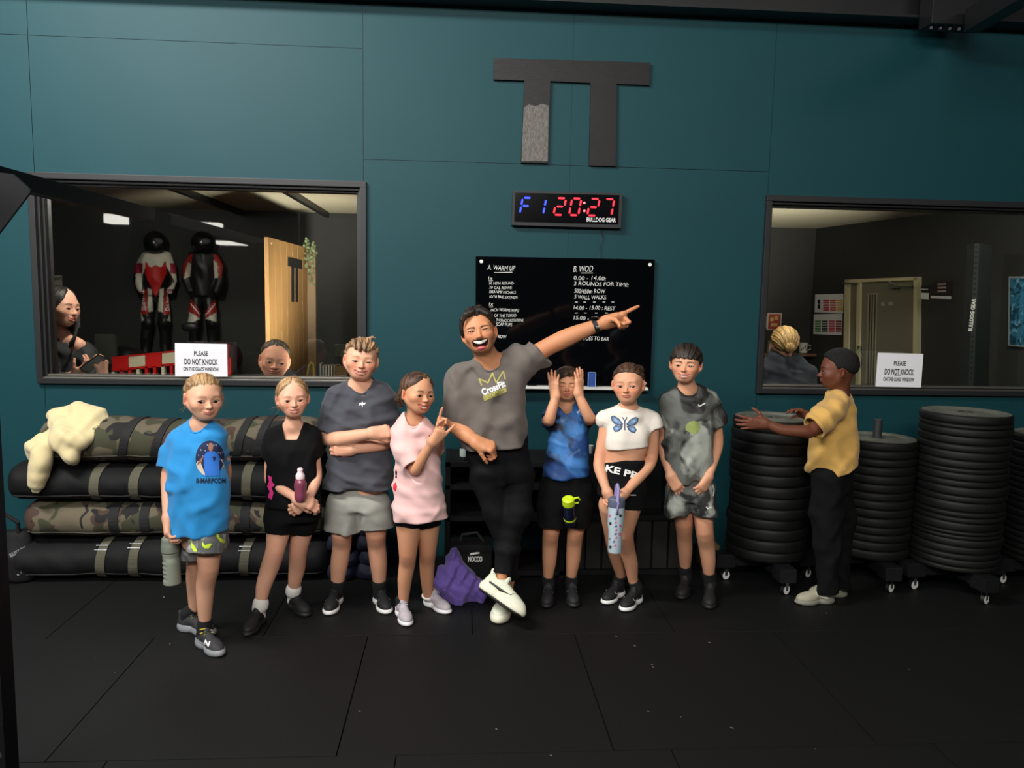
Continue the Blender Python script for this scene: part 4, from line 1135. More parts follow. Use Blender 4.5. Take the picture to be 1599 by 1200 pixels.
def figure(name, label, P):
    """P: Y0, skin, torso rows, arms, legs, head ... all from photo pixels with depth offsets"""
    Y0 = P['Y']; base = A3(P['base']) if 'base' in P else at(P['foot'][0], P['foot'][1], Y0) * A3((1, 1, 0))
    root = thing('person', label, 'person', base)
    hp = P['headpx']      # cx, crown_y, chin_y, dy
    Yh = Y0 + hp[3]; P['hs'] = (hp[2] - hp[1]) * m_per_px(Yh) / hp[4] if len(hp) > 4 else (hp[2] - hp[1]) * m_per_px(Yh) / 1.0
    P['R'] = eul(*P['rot']); mid = hp[1] + (hp[2] - hp[1]) * .52
    P['hc'] = at(hp[0], mid, Yh)
    nk = P['neckpx']; N = at(nk[0], nk[1], Y0 + nk[2]); P['neck_r'] = nk[3] * m_per_px(Y0 + nk[2]); P['neck'] = [N]
    v, q, col, mi, hops = build_head(P, None)
    VV = [v]; QQ = [q]; CC = [col]; nb = len(v)
    # body
    skin = np.array(lin(P['skin']))
    ops = []
    tr = P.get('skin_torso')
    if tr: ops.append(('add', loftrow(tr, Y0, P.get('tinset', .018), 2.2, .03, P.get('tratio', .56)), 0))
    n0 = P['hc'] + P['R'] @ A3((0, .10, -.30)) * P['hs']
    ops.append(('add', cone(n0, N, P['neck_r'] * .97, P['neck_r'] * 1.04), .03))
    for t in P.get('traps', []): C, R_ = limb(t, Y0); ops.append(('add', chain(C, R_), .03))
    red = []
    for a in P['arms']:
        C, R_ = limb(a['pts'], Y0); C2, R2 = limb(smooth_pts(a['pts']), Y0); ops.append(('add', chain(C2, R2, 0), .03)); a['C'] = C; a['R'] = R_; red.append((C[1], R_[1] * 1.6))
    P['feet'] = []
    for a in P['legs']:
        if isinstance(a, dict):
            sp = a['shoe']; pts = [list(p) for p in a['pts']]
            hA = atz(sp[0][0], sp[0][1], 0); tA = atz(sp[1][0], sp[1][1], 0); d = tA - hA; d[2] = 0; d /= np.linalg.norm(d); org = (hA + tA) / 2
            ank = org + d * (-.25 * sp[2]) + A3((0, 0, .40 * sp[2])); yk = ank[1] - Y0
            y0 = pts[0][2]; p0, p1 = pts[0][1], pts[-1][1] + 6
            for p in pts: p[2] = y0 + (yk - y0) * (p[1] - p0) / max(p1 - p0, 1) + p[2] - (y0 if p is pts[0] else 0)
            C2, R2 = limb(smooth_pts(pts), Y0)
            dl = ank - C2[-1]; C2 = list(C2) + [ank]; R2 = list(R2) + [R2[-1] * .97]
            C2 = list(C2) + [org + d * (-.3 * sp[2]) + A3((0, 0, .2 * sp[2]))]; R2 = list(R2) + [R2[-1]]
            ops.append(('add', chain(C2, R2, 0), .02)); P['feet'].append((C2, R2, sp)); C, R_ = limb(pts, Y0); red.append((C[1], R_[1] * 1.3))
            continue
        C, R_ = limb(a, Y0); C2, R2 = limb(smooth_pts(a), Y0); ops.append(('add', chain(C2, R2, 0), .02)); red.append((C[1], R_[1] * 1.35))
    lo, hi = bounds(ops, .01); h = P.get('hb', .0058)
    V, l = sdf_grid(ops, lo, hi, h); v, q = snet(V, l, h); v = relax(v, q, 2, .35)
    c = np.tile(skin * .97, (len(v), 1)); bl = skin * np.array([1.0, .80, .76])
    for p, r in red:
        w = np.exp(-np.sum((v - p) ** 2, 1) / (r * r))[:, None] * .55; c = c * (1 - w) + bl * w
    VV.append(v); QQ.append(q + nb); CC.append(c); nb += len(v)
    for a in P['arms']:
        if 'hand' not in a: continue
        H = a['hand']; C, R_ = a['C'], a['R']; w = C[-1]; L = H['L']
        fdir = A3(H['fd']); hops_ = hand_ops(w, fdir, H['n'], L, H['thumb'], H['curls'], H.get('spread', 6), H.get('r', 1), H.get('tcurl', (20, 20)), H.get('tspl', 38), H.get('topp', 20))
        ops2 = [('add', cone(C[-2], w, R_[-2] + .0003, R_[-1] + .0003), 0)] + [(k_, f_, kk) if i else (k_, f_, .02) for i, (k_, f_, kk) in enumerate(hops_)]
        lo, hi = bounds(ops2[1:], .006); h2 = P.get('hhand', .0022)
        V, l = sdf_grid(ops2, lo - .01, hi + .01, h2); v, q = snet(V, l, h2); v = relax(v, q, 1, .35)
        d = (w - C[-2]) / np.linalg.norm(w - C[-2]); ctr = v[q].mean(1); keep = ((ctr - w) @ d) > -.016
        q = q[keep]; c = np.tile(skin * .98, (len(v), 1)); dist = np.linalg.norm(v - w, axis=1)
        wgt = sstep(.35 * L, .9 * L, dist)[:, None] * .35; c = c * (1 - wgt) + bl * wgt
        VV.append(v); QQ.append(q + nb); CC.append(c); nb += len(v)
    V_ = np.concatenate(VV); Q_ = np.concatenate(QQ); C_ = np.clip(np.concatenate(CC), 0, 1)
    used = np.unique(Q_); mp = np.full(len(V_), -1); mp[used] = np.arange(len(used)); V_ = V_[used]; C_ = C_[used]; Q_ = mp[Q_]
    body = link('body', mesh_np('body', V_, Q_, C_), M_skin); put(body, root); P['body'] = body; P['root'] = root
    if P['head'].get('eye', 1) > 0:
        eye_mesh(P, -1, body); eye_mesh(P, 1, body)
    if P['head'].get('open', 0) > 0 and P['head'].get('teeth', 1): teeth_mesh(P, body)
    hair_obj(P, root)
    return root

def foot_gear(P, i, up_c, sole_c, lace_c, sock_m=None, sock_h=.05, cuff=False, **kw):
    """shoe on leg i and the sock that shows above it; sock_h metres above the shoe collar"""
    C, R_, sp = P['feet'][i]; root = P['root']
    r = shoe(root, sp[0], sp[1], 0, 0, sp[2], up_c, sole_c, lace_c, **kw)
    if sock_m is not None:
        pts = [C[-1], C[-2]]; rs_ = [R_[-1] + .004, R_[-2] + .004]; left = sock_h; k = -3
        while left > 0 and -k <= len(C):
            seg = C[k] - pts[-1]; l = float(np.linalg.norm(seg)); f = min(1, left / max(l, 1e-6))
            pts.append(pts[-1] + seg * f); rs_.append(rs_[-1] * (1 - f) + (R_[k] + .004) * f); left -= l; k -= 1
        e = pts[-1]; rr = rs_[-1]; d = pts[-1] - pts[-2]; d = d / max(np.linalg.norm(d), 1e-6)
        ops = [('add', sleeve(pts, rs_), 0)]
        if cuff: ops.append(('add', cone(e - d * .014, e - d * .004, rr + .007, rr + .007), .004))
        o = sdf_obj('sock', ops, .0028, sock_m, root)
        return r[0], o
    return r[0], None
def tee(P, parent, rows, sl, hem, fold, m, n=2.35, collar=None, neck=(1.12, .012, -.006), hollow=0, name='t_shirt', vneck=None, extra=(), hemn=(0, 0, -1), ratio=.62, h=.0038, top=.03, tilt=.38, drop=-.016, cw=.0042):
    """knitted top over the figure: body rows, sleeves [(px,py,dy,r)...], hem pixel (x,y)"""
    Y = P['Y']; parts = [(loftrow(rows, Y, 0, n, .015, ratio), 0)]; subs = []
    for i, s_ in enumerate(sl):
        if s_ is None: continue
        S, R_ = limb(s_, Y); parts.append((sleeve(S, R_), .035)); subs.append((hollow_end(S, R_), .002))
        a = P['arms'][i]; parts.append((cut(cone(a['C'][0], a['C'][1], a['R'][0] + .011, a['R'][1] + .011), S[-1], S[-1] - S[-2]), .01))
    for t in P.get('traps', []):
        C, R_ = limb(t, Y); parts.append((chain(C, [r + .009 for r in R_]), .03))
    parts += list(extra)
    N = P['neck'][0]; rw = P['neck_r'] * neck[0] + .007; tl = neck[1]
    ring = [N + A3((rw * math.cos(t), neck[2] + rw * 1.06 * math.sin(t), drop + (tl + rw * tilt) * math.sin(t) - (.004 if math.sin(t) < 0 else 0))) for t in [2 * PI * k / 32 for k in range(33)]]
    if not vneck: parts.append((chain(ring, [.011] * 33, 0), .03))
    hole = cut(loft([N + A3((0, neck[2], -.08)), N + A3((0, neck[2], .16))], [rw - .003, rw], [rw * 1.06 - .003] * 2, (1, 0, 0), 2, 0), N + A3((0, 0, drop - .034)), (0, tilt, -1))
    if vneck: 
        C, R_ = limb(vneck, Y); subs.append((chain(C, R_, .004), .004))
    subs.append((hole, .009))
    if hollow: 
        yy = rows[-1][0]; r1 = list(rows[-1]); r0 = list(rows[-1]); r0[0] = yy - 16; r1[0] = yy + 25; subs.append((loftrow([r0, r1], Y, hollow, n, 0, ratio), .002))
    o = garment(name, parts, subs, [halfspace(at(hem[0], hem[1], Y), hemn)], fold, h, m, parent)
    if not vneck:
        bv = bvh_of([o]); pts = []
        for p in ring[:-1]:
            d_ = p - N; q = N + A3((d_[0], d_[1] - neck[2], 0)) * A3((1.02, 1.02, 1)) + A3((0, neck[2], 0)); hit = bv.ray_cast(Vector((q[0], q[1], N[2] + .12)), Vector((0, 0, -1)), .3)
            z = hit[0].z if hit[0] is not None else p[2]; pts.append([q[0], q[1], min(max(z, p[2] - .012), p[2] + .03)])
        pts = np.array(pts)
        for _ in range(4): pts[:, 2] = (np.roll(pts[:, 2], 1) + 2 * pts[:, 2] + np.roll(pts[:, 2], -1)) / 4
        b = MB(); b.tube([Vector(p) for p in pts], cw + .0012, 8, closed=True); b.build('collar', collar or m, o, True)
    return o
# ============================================================ girl in the blue T-shirt
Y = -1.30
P = dict(Y=Y, foot=(320, 1005), skin=(219, 167, 137), lips=(190, 105, 98), brow_c=(120, 88, 62),
  headpx=(318, 583, 655, .02), rot=(34, 3, 2), neckpx=(313, 661, .04, 12.5),
  head=dict(smile=.03, mw=.105, eye=1.0, iris=(70, 50, 38), gx=-14, blush=.5, browz=.06, browmix=.55),
  hair=dict(col=(176, 140, 96), col2=(112, 84, 56), t=.02, line=(.23, .21, .15, .05, -.02, -.2, -.26), flow='back', seed=4,
            extra=[('chain', [(0, .42, .1), (-.08, .5, -.05), (-.14, .46, -.3)], [.1, .07, .03])],
            strands=[(.3, -.15, .12, .42, -.2, -.02), (.3, -.2, .0, .46, -.2, -.16), (.32, -.1, -.1, .46, -.15, -.2), (-.3, .1, -.2, -.42, .1, -.34), (-.28, .15, -.2, -.5, .1, -.3), (-.2, -.2, .34, -.42, -.1, .2), (-.25, -.1, .3, -.46, .0, .05)]),
  skin_torso=[(662, 300, 326, .05), (680, 272, 345, .04, .55), (720, 272, 345, .03), (790, 272, 340, .02), (860, 280, 345, .02)],
  traps=[[(309, 663, .04, 9), (282, 683, .05, 12)], [(316, 664, .04, 9), (336, 678, .02, 9)]],
  arms=[dict(pts=[(278, 694, .05, 13), (263, 740, .04, 10.5), (262, 765, .02, 9.8), (262, 808, -.05, 7.6)],
             hand=dict(fd=(.1, -.35, -1), n=(1, .3, 0), L=.145, thumb=-1, curls=[(30, 60, 40)] * 4, tspl=30, tcurl=(10, 30))),
        dict(pts=[(341, 692, .03, 11), (352, 735, .1, 10), (347, 775, .12, 8)])],
  legs=[dict(pts=[(300, 835, .12, 19), (304, 878, .0, 12.5), (303, 905, .01, 12), (303, 950, .0, 7.8)], shoe=((292, 985), (322, 991), .215)),
        dict(pts=[(325, 840, 0, 21), (326, 885, -.02, 16), (321, 912, .0, 14.5), (320, 940, .0, 12.5), (320, 975, .0, 8.8)], shoe=((312, 1006), (344, 1026), .215))])
g1 = figure('person', 'young girl in a bright blue T-shirt and grey shorts, leftmost of the children', P)
Mt = mat('blue_jersey', (24, 132, 196), .85, bump=.25, bscale=500, bdist=.001, sheen=.2, mottled=.04)
def folds(seed, a=1.0): return [wob(seed, 2.6, .0035 * a, (1.3, .5, .6), .3), wob(seed + 1, 5, .0055 * a, ridge=1.0, n=4, axis=(1, .3, .45)), wob(seed + 2, 6.5, .0048 * a, ridge=1.0, n=4, axis=(1, -.3, -.55)), wob(seed + 3, 9, .004 * a, ridge=1.0, n=3, axis=(.4, .2, 1))]
rows = [(674, 292, 332, .04, .75), (684, 273, 345, .03, .55), (700, 268, 350, .02, .62), (740, 265, 353, .0, .68), (780, 266, 355, -.01, .7), (815, 269, 357, -.01, .72), (832, 270, 358, -.01, .72)]
shirt1 = tee(P, g1, rows, [[(282, 690, .04, 15), (269, 708, .05, 17), (266, 728, .045, 18)], [(338, 690, .02, 13), (343, 707, .05, 13), (346, 726, .08, 13)]], (312, 832), folds(5), Mt, hemn=(.03, 0, -1))
Ms = patch_mat('grey_print_shorts', [(128, 130, 128), (96, 100, 100), (168, 170, 166)], [.52, .62], 16, .85, 3, (1, 1, .5))
l1, q1 = limb([(300, 820, .1, 20), (298, 850, .12, 21), (296, 866, .13, 22)], Y)
l2, q2 = limb([(322, 822, 0, 24), (322, 845, -.03, 26), (320, 862, -.04, 27.5)], Y)
shorts1 = garment('shorts', [(loftrow([(800, 272, 350, .02, .66), (830, 274, 352, .02, .66)], Y, 0, 2.3), 0), (sleeve(l1, q1), .02), (sleeve(l2, q2), .02), (cone(at(340, 822, Y + .02), at(345, 845, Y + .02), .04, .035), .03)],
  [(hollow_end(l1, q1), .002), (hollow_end(l2, q2), .002)], [], wob(8, 7, .003, (1, .6, .4)), .0038, Ms, g1)
Mneon = mat('neon_yellow', (212, 240, 60), .6)
for k, pts in enumerate(([(297, 838), (300, 848), (306, 857), (308, 862), (303, 862), (299, 856)], [(316, 846), (320, 852), (328, 849), (331, 850), (326, 857), (319, 857), (315, 852)], [(339, 830), (343, 840), (352, 845), (350, 849), (344, 847), (338, 838)])):
    print_poly('neon_flash', pts, Y, [shorts1], Mneon, shorts1, sub=.006)
# printed picture of a player from behind on the shirt
Mn = mat('print_navy', (22, 34, 72), .8); Mb = mat('print_blue', (40, 112, 205), .8); Mc = mat('print_cream', (205, 190, 175), .8); Mk = mat('print_tan', (150, 105, 85), .8); Ml = mat('print_pale', (150, 190, 225), .8)
bv1 = bvh_of([shirt1])
cir = [(328 + 22.5 * math.cos(a / 24 * 2 * PI), 715.5 + 27 * math.sin(a / 24 * 2 * PI)) for a in range(24)]
print_poly('picture_print', cir, Y, bv1, Mn, shirt1)
print_poly('picture_print', [(309, 720), (313, 722), (318, 735), (322, 744), (316, 741), (309, 733), (306, 725)], Y, bv1, Mc, shirt1, .0026)
print_poly('picture_print', [(318, 712), (324, 706), (334, 705), (340, 709), (344, 718), (342, 722), (343, 743), (320, 744), (319, 726)], Y, bv1, Mb, shirt1, .0028)
print_poly('picture_print', [(318, 712), (315, 722), (308, 727), (309, 722), (314, 716)], Y, bv1, Mk, shirt1, .003)
print_poly('picture_print', [(344, 717), (349, 725), (346, 734), (350, 728), (347, 718)], Y, bv1, Mc, shirt1, .003)
print_poly('picture_print', [(325, 697), (327, 692), (331, 692), (333, 697), (332, 703), (329, 706), (326, 703)], Y, bv1, Mk, shirt1, .003)
print_text('print_number', '9', 334.5, 717, 5, Y, bv1, mat('print_ink', (12, 20, 50), .8), shirt1, -6, 7.5, .04, .0036)
print_text('print_lettering', 'II-MARPCOM', 329.5, 751, 46, Y, bv1, mat('print_ink', (12, 20, 50), .8), shirt1, 0, 8, .03, .0024)
for i in range(12):
    x = 309 + 3.4 * i; rr_ = random.Random(i)
    y0 = 700 + rr_.random() * 12
    if 322 < x < 338: y0 = 694
    print_poly('picture_print', [(x, y0), (x + 2, y0 + 1), (x + 1.4, y0 + 3)], Y, bv1, Ml, shirt1, .0026)
# socks and trainers
def sock(root, pts, m, Y, name='sock'):
    C, R_ = limb(pts, Y); return sdf_obj(name, [('add', sleeve(C, R_), 0), ('add', cone(C[0], C[0] + A3((0, 0, -.02)), R_[0], R_[0]), .0)], .003, m, root)
Mbs = mat('black_sock', (18, 18, 19), .9, bump=.3, bscale=300)
foot_gear(P, 0, (46, 46, 48), (142, 144, 148), (200, 190, 70), Mbs, .045, chunky=1.35)
u, so_ = foot_gear(P, 1, (46, 46, 48), (142, 144, 148), (200, 190, 70), Mbs, .05, chunky=1.35, accent=((150, 152, 156), 'swoosh'))
print_text('shoe_letter', 'N', 323, 1005, 9, -1.32, [u], mat('white_print', (235, 235, 232), 0.6), u, -20, 9, .04)
print_lines('sock_lettering', [[(312, 984), (320, 982), (327, 986)], [(312, 990), (318, 988), (328, 990)]], 2, Y, [so_], mat('yellow_print', (215, 195, 70), .8), so_)
# bottle in her hand
def squeeze_bottle():
    hb = at(265, 838, -1.275); hb2 = at(269, 913, -1.275); d = (hb2 - hb); Lb = float(np.linalg.norm(d))
    t = thing('drink_bottle', 'grey-green squeeze bottle held low by the girl in blue', 'bottle', hb2)
    r = 13.2 * m_per_px(-1.275)
    ops = [('add', cut(cut(loft([hb + d * q for q in (0.05, .2, .34, .36, .40, .5, .98)], [r * .86, r, r, r * .96, r * .86, r * 1.02, r], [r * .86, r, r, r * .96, r * .86, r * 1.02, r], (1, 0, 0), 2, .0), hb + d * .34, -d), hb2, d), .0)]
    def grip(P):
        z = (P[2] - hb2[2]) / Lb; x = P[0] - hb[0]
        return .004 * sstep(.0, -.015, x) * (np.abs(np.sin(z * 34)) ** .6) * sstep(.08, .14, z) * sstep(.58, .5, z)
    ops.append(('disp', grip, 0))
    mm = mat('grey_green_plastic', (132, 138, 124), .45, spec=.4)
    sdf_obj('bottle_body', ops, .0028, mm, t)
    sdf_obj('cap', [('add', cut(cut(loft([hb + d * q for q in (0.0, .06, .12, .14, .2, .34)], [r * .84, r * .95, r * .95, r * .98, r * 1.04, r * 1.04], [r * .84, r * .95, r * .95, r * .98, r * 1.04, r * 1.04], (1, 0, 0), 2, .01), hb + d * .335, d), hb, -d), 0), ('add', cone(hb - d * .05, hb + d * .05, .012, .016), .004)], .0028, mat('grey_green_cap', (120, 126, 114), .5), t)
squeeze_bottle()
# ============================================================ girl in black with the pink bottle
M_wp = mat('white_print', (235, 235, 232), 0.6)
Y = -1.0
P = dict(Y=Y, foot=(430, 975), skin=(221, 167, 139), lips=(186, 98, 92), brow_c=(140, 100, 72),
  headpx=(457, 589, 651, .02), rot=(16, 0, -2), neckpx=(458, 664, .04, 11),
  head=dict(smile=.035, mw=.135, eye=.8, open=.045, teeth=.05, iris=(80, 56, 40), blush=.7, mskew=0),
  hair=dict(col=(186, 150, 108), col2=(118, 84, 54), t=.03, az=(0, 22, 45, 70, 95, 125, 180), line=(.36, .28, .16, .02, -.1, -.25, -.3), flow='side', part=.02, seed=9, jag=.008,
            extra=[('chain', [(-.33, .0, .1), (-.38, .03, -.08), (-.34, .08, -.3)], [.05, .05, .02]), ('chain', [(.33, .0, .12), (.385, .04, -.02), (.34, .1, -.2)], [.05, .045, .02])],
            strands=[(-.3, .1, -.2, -.55, .1, -.26), (-.3, .1, -.2, -.5, .12, -.32), (-.34, 0, .1, -.46, 0, .0), (-.3, .1, -.25, -.42, .1, -.4), (.3, .1, -.25, .46, .1, -.34), (.34, .1, .0, .45, .1, -.12)]),
  skin_torso=[(664, 446, 470, .05), (686, 424, 490, .04, .5), (720, 420, 496, .03), (760, 420, 496, .03), (800, 420, 500, .03)],
  traps=[[(453, 666, .04, 8), (429, 682, .05, 10)], [(462, 666, .04, 8), (486, 680, .05, 10)]],
  arms=[dict(pts=[(427, 686, .05, 10), (421, 742, .04, 8.6), (426, 755, .0, 8.6), (462, 778, -.1, 6.6)],
             hand=dict(fd=(1, -.05, -.35), n=(-.3, .8, -.6), L=.15, thumb=-1, curls=[(30, 50, 35)] * 4, spread=3, tspl=20)),
        dict(pts=[(487, 684, .05, 10), (494, 735, .04, 8.6), (493, 752, .0, 8.6), (482, 780, -.08, 6.6)],
             hand=dict(fd=(-.8, -.02, -.6), n=(-.3, .9, .0), L=.15, thumb=1, curls=[(30, 50, 35)] * 4, spread=3, tspl=20))],
  legs=[dict(pts=[(438, 812, .04, 21), (430, 858, -.02, 15), (422, 885, .0, 14.5), (412, 915, .0, 12), (407, 945, .0, 8.4)], shoe=((408, 972), (387, 993), .205)),
        dict(pts=[(475, 812, .08, 19), (466, 858, -.02, 14), (464, 885, .0, 13), (461, 905, .0, 11), (458, 925, .0, 8)], shoe=((455, 948), (478, 963), .205))])
g2 = figure('person', 'girl in an all-black V-neck top and cycling shorts with ankle socks', P)
Mk_ = mat('black_jersey', (9, 9, 10), .9, bump=.25, bscale=400, bdist=.001, spec=.2)
rows = [(672, 438, 478, .04, .7), (684, 420, 492, .04, .5), (700, 420, 492, .02, .58), (730, 421, 493, .02, .62), (765, 418, 498, .02, .64), (792, 416, 501, .02, .66)]
shirt = tee(P, g2, rows, [[(430, 686, .05, 11.5), (422, 702, .05, 12), (420, 713, .05, 12.5)], [(486, 684, .05, 11.5), (490, 700, .05, 12), (492, 711, .05, 12)]], (458, 793), folds(3, .6), Mk_, neck=(1.25, .01, -.01),
   vneck=[(458, 662, .04, 12), (458, 672, .0, 9), (459, 683, -.05, 1.5)], hollow=0)
l1, q1 = limb([(441, 800, .04, 25), (437, 815, .03, 23.5), (435, 833, .02, 21)], Y); l2, q2 = limb([(475, 800, .07, 24), (474, 815, .08, 22), (472, 828, .09, 20)], Y)
garment('cycling_shorts', [(loftrow([(776, 417, 500, .03, .62), (810, 415, 501, .04, .62)], Y, 0, 2.3), 0), (sleeve(l1, q1), .03), (sleeve(l2, q2), .03)], [], [], wob(3, 8, .001), .0038, Mk_, g2)
Mpk = mat('pink_print', (215, 50, 130), .7)
bv = bvh_of([shirt])
for pts in ([(418, 742), (425, 746), (424, 752), (429, 758), (424, 762), (427, 770), (424, 781), (418, 777), (421, 768), (417, 760), (420, 752)],):
    print_poly('pink_ribbon_print', pts, Y, bv, Mpk, shirt)
print_lines('pink_ribbon_print', [[(494, 752), (499, 757), (495, 764)]], 2.2, Y, bv, Mpk, shirt)
Mws = mat('white_sock', (222, 220, 214), .9, bump=.4, bscale=240)
for i in (0, 1): foot_gear(P, i, (20, 20, 22), (16, 16, 17), (30, 30, 32), Mws, .03, cuff=True)
hb = at(469, 759, -1.13); t = thing('drink_bottle', 'small pink-tinted bottle with a white teat cap held by the girl in black', 'bottle', hb)
M_pt = mat('pink_tinted_plastic', (128, 62, 84), .25, spec=.6, coat=.3); r = 9.6 * m_per_px(-1.13)
b = MB(); b.lathe([(0, -.07), (r * .8, -.07), (r * .95, -.06), (r, -.04), (r * .9, -.02), (r, 0), (r, .012), (r * .8, .03), (r * .62, .036), (0, .037)], hb, 28); b.build('bottle_body', M_pt, t, True)
b = MB(); b.lathe([(0, .034), (r * .72, .034), (r * .74, .05), (r * .6, .056), (r * .42, .066), (r * .46, .078), (r * .3, .084), (0, .085)], hb, 24); b.build('cap', mat('cap_white', (228, 205, 210), .5), t, True)

# ============================================================ boy with folded arms
Y = -.86
P = dict(Y=Y, foot=(560, 955), skin=(223, 167, 137), lips=(180, 96, 84), brow_c=(150, 112, 80),
  headpx=(564, 528, 593, .0), rot=(10, -2, 6), neckpx=(565, 602, .03, 14.5),
  head=dict(smile=.055, mw=.165, eye=.5, open=.045, teeth=.05, iris=(70, 50, 40), blush=1.0, cheek=1.12, jaw=1.12, fw=1.1, nose=1.1, brow=.9),
  hair=dict(col=(176, 140, 104), col2=(78, 54, 36), t=.02, az=(0, 18, 38, 60, 75, 100, 130, 180), line=(.19, .16, .24, .25, .1, .02, -.12, -.2), flow='back', seed=14, jag=.03, top=.045, relief=.02, edge=.1,
            extra=[('chain', [(.12, .0, .5), (.2, -.1, .56), (.28, -.15, .55)], [.05, .035, .01]), ('chain', [(-.1, -.3, .38), (-.08, -.38, .28), (-.07, -.4, .18)], [.05, .035, .01]), ('chain', [(-.2, -.28, .36), (-.2, -.36, .26)], [.05, .015]), ('chain', [(.02, -.3, .4), (.03, -.4, .27), (.05, -.41, .2)], [.05, .03, .01])]),
  skin_torso=[(600, 548, 582, .04), (622, 520, 606, .03, .5), (680, 518, 606, .0), (740, 516, 606, .0), (790, 520, 606, .0)],
  traps=[[(560, 602, .03, 12), (524, 622, .03, 14)], [(568, 602, .03, 12), (600, 620, .03, 14)]],
  arms=[dict(pts=[(521, 630, .03, 13), (513, 672, .02, 11.5), (514, 686, .0, 12), (530, 686, -.1, 12), (580, 677, -.16, 8.5)],
             hand=dict(fd=(1, .12, .12), n=(.1, 1, -.3), L=.15, thumb=-1, curls=[(62, 70, 40)] * 4, tspl=30, tcurl=(5, 30))),
        dict(pts=[(603, 630, .04, 13), (606, 676, .04, 11), (604, 690, .02, 11.5), (594, 694, -.06, 11), (550, 702, -.11, 8.2)],
             hand=dict(fd=(-1, .12, -.02), n=(0, 1, .0), L=.15, thumb=1, curls=[(35, 50, 30)] * 4, tspl=30))],
  legs=[dict(pts=[(540, 800, .0, 25), (534, 832, -.03, 16.5), (534, 850, .0, 14.5), (530, 880, .0, 13.8), (526, 920, .0, 9)], shoe=((528, 938), (513, 962), .225)),
        dict(pts=[(585, 800, .0, 25), (587, 832, -.03, 16.5), (588, 850, .0, 14.5), (591, 880, .0, 13.8), (593, 920, .0, 9)], shoe=((589, 937), (605, 961), .225))])
b3 = figure('person', 'boy with folded arms in a charcoal T-shirt and light grey shorts', P)
Mch = mat('charcoal_jersey', (62, 64, 72), .85, bump=.25, bscale=400, bdist=.001, sheen=.15, mottled=.05)
rows = [(608, 538, 592, .03, .75), (620, 520, 606, .03, .5), (640, 515, 609, .01, .55), (680, 515, 607, .0, .62), (730, 512, 608, .0, .66), (761, 510, 610, .0, .68)]
shirt = tee(P, b3, rows, [[(525, 628, .03, 15), (517, 648, .03, 15.5), (515, 667, .02, 16)], [(601, 628, .03, 15), (606, 648, .04, 15.5), (608, 667, .04, 16)]], (560, 761), folds(21, 1.1), Mch)
print_poly('leaping_cat_print', [(560, 634), (561.5, 630), (564, 629.5), (566, 627.5), (567, 630), (571, 629), (570, 631.5), (566.5, 632.5), (566, 637), (565, 633.5), (563, 632.5)], Y, [shirt], M_wp, shirt, sub=.004)
l1, q1 = limb([(539, 792, 0, 29), (538, 806, 0, 28.5), (537, 826, .0, 28)], Y); l2, q2 = limb([(583, 792, 0, 28.5), (585, 806, 0, 27.5), (587, 822, .0, 27)], Y)
Mgs = mat('grey_marl_fabric', (142, 142, 134), .9, bump=.3, bscale=200, bdist=.0015, mottled=.12, mscale=40)
garment('shorts', [(loftrow([(752, 522, 598, .01, .54), (768, 519, 601, .01, .56), (782, 515, 605, .0, .6), (795, 514, 606, .0, .64)], Y, 0, 2.3), 0), (sleeve(l1, q1), .02), (sleeve(l2, q2), .02)], [(hollow_end(l1, q1), .002), (hollow_end(l2, q2), .002)], [], folds(31, .7), .0038, Mgs, b3)
for i in (0, 1): foot_gear(P, i, (20, 20, 22), (222, 222, 218), (30, 30, 32), Mbs, .07, accent=((215, 215, 212), 'swoosh'))

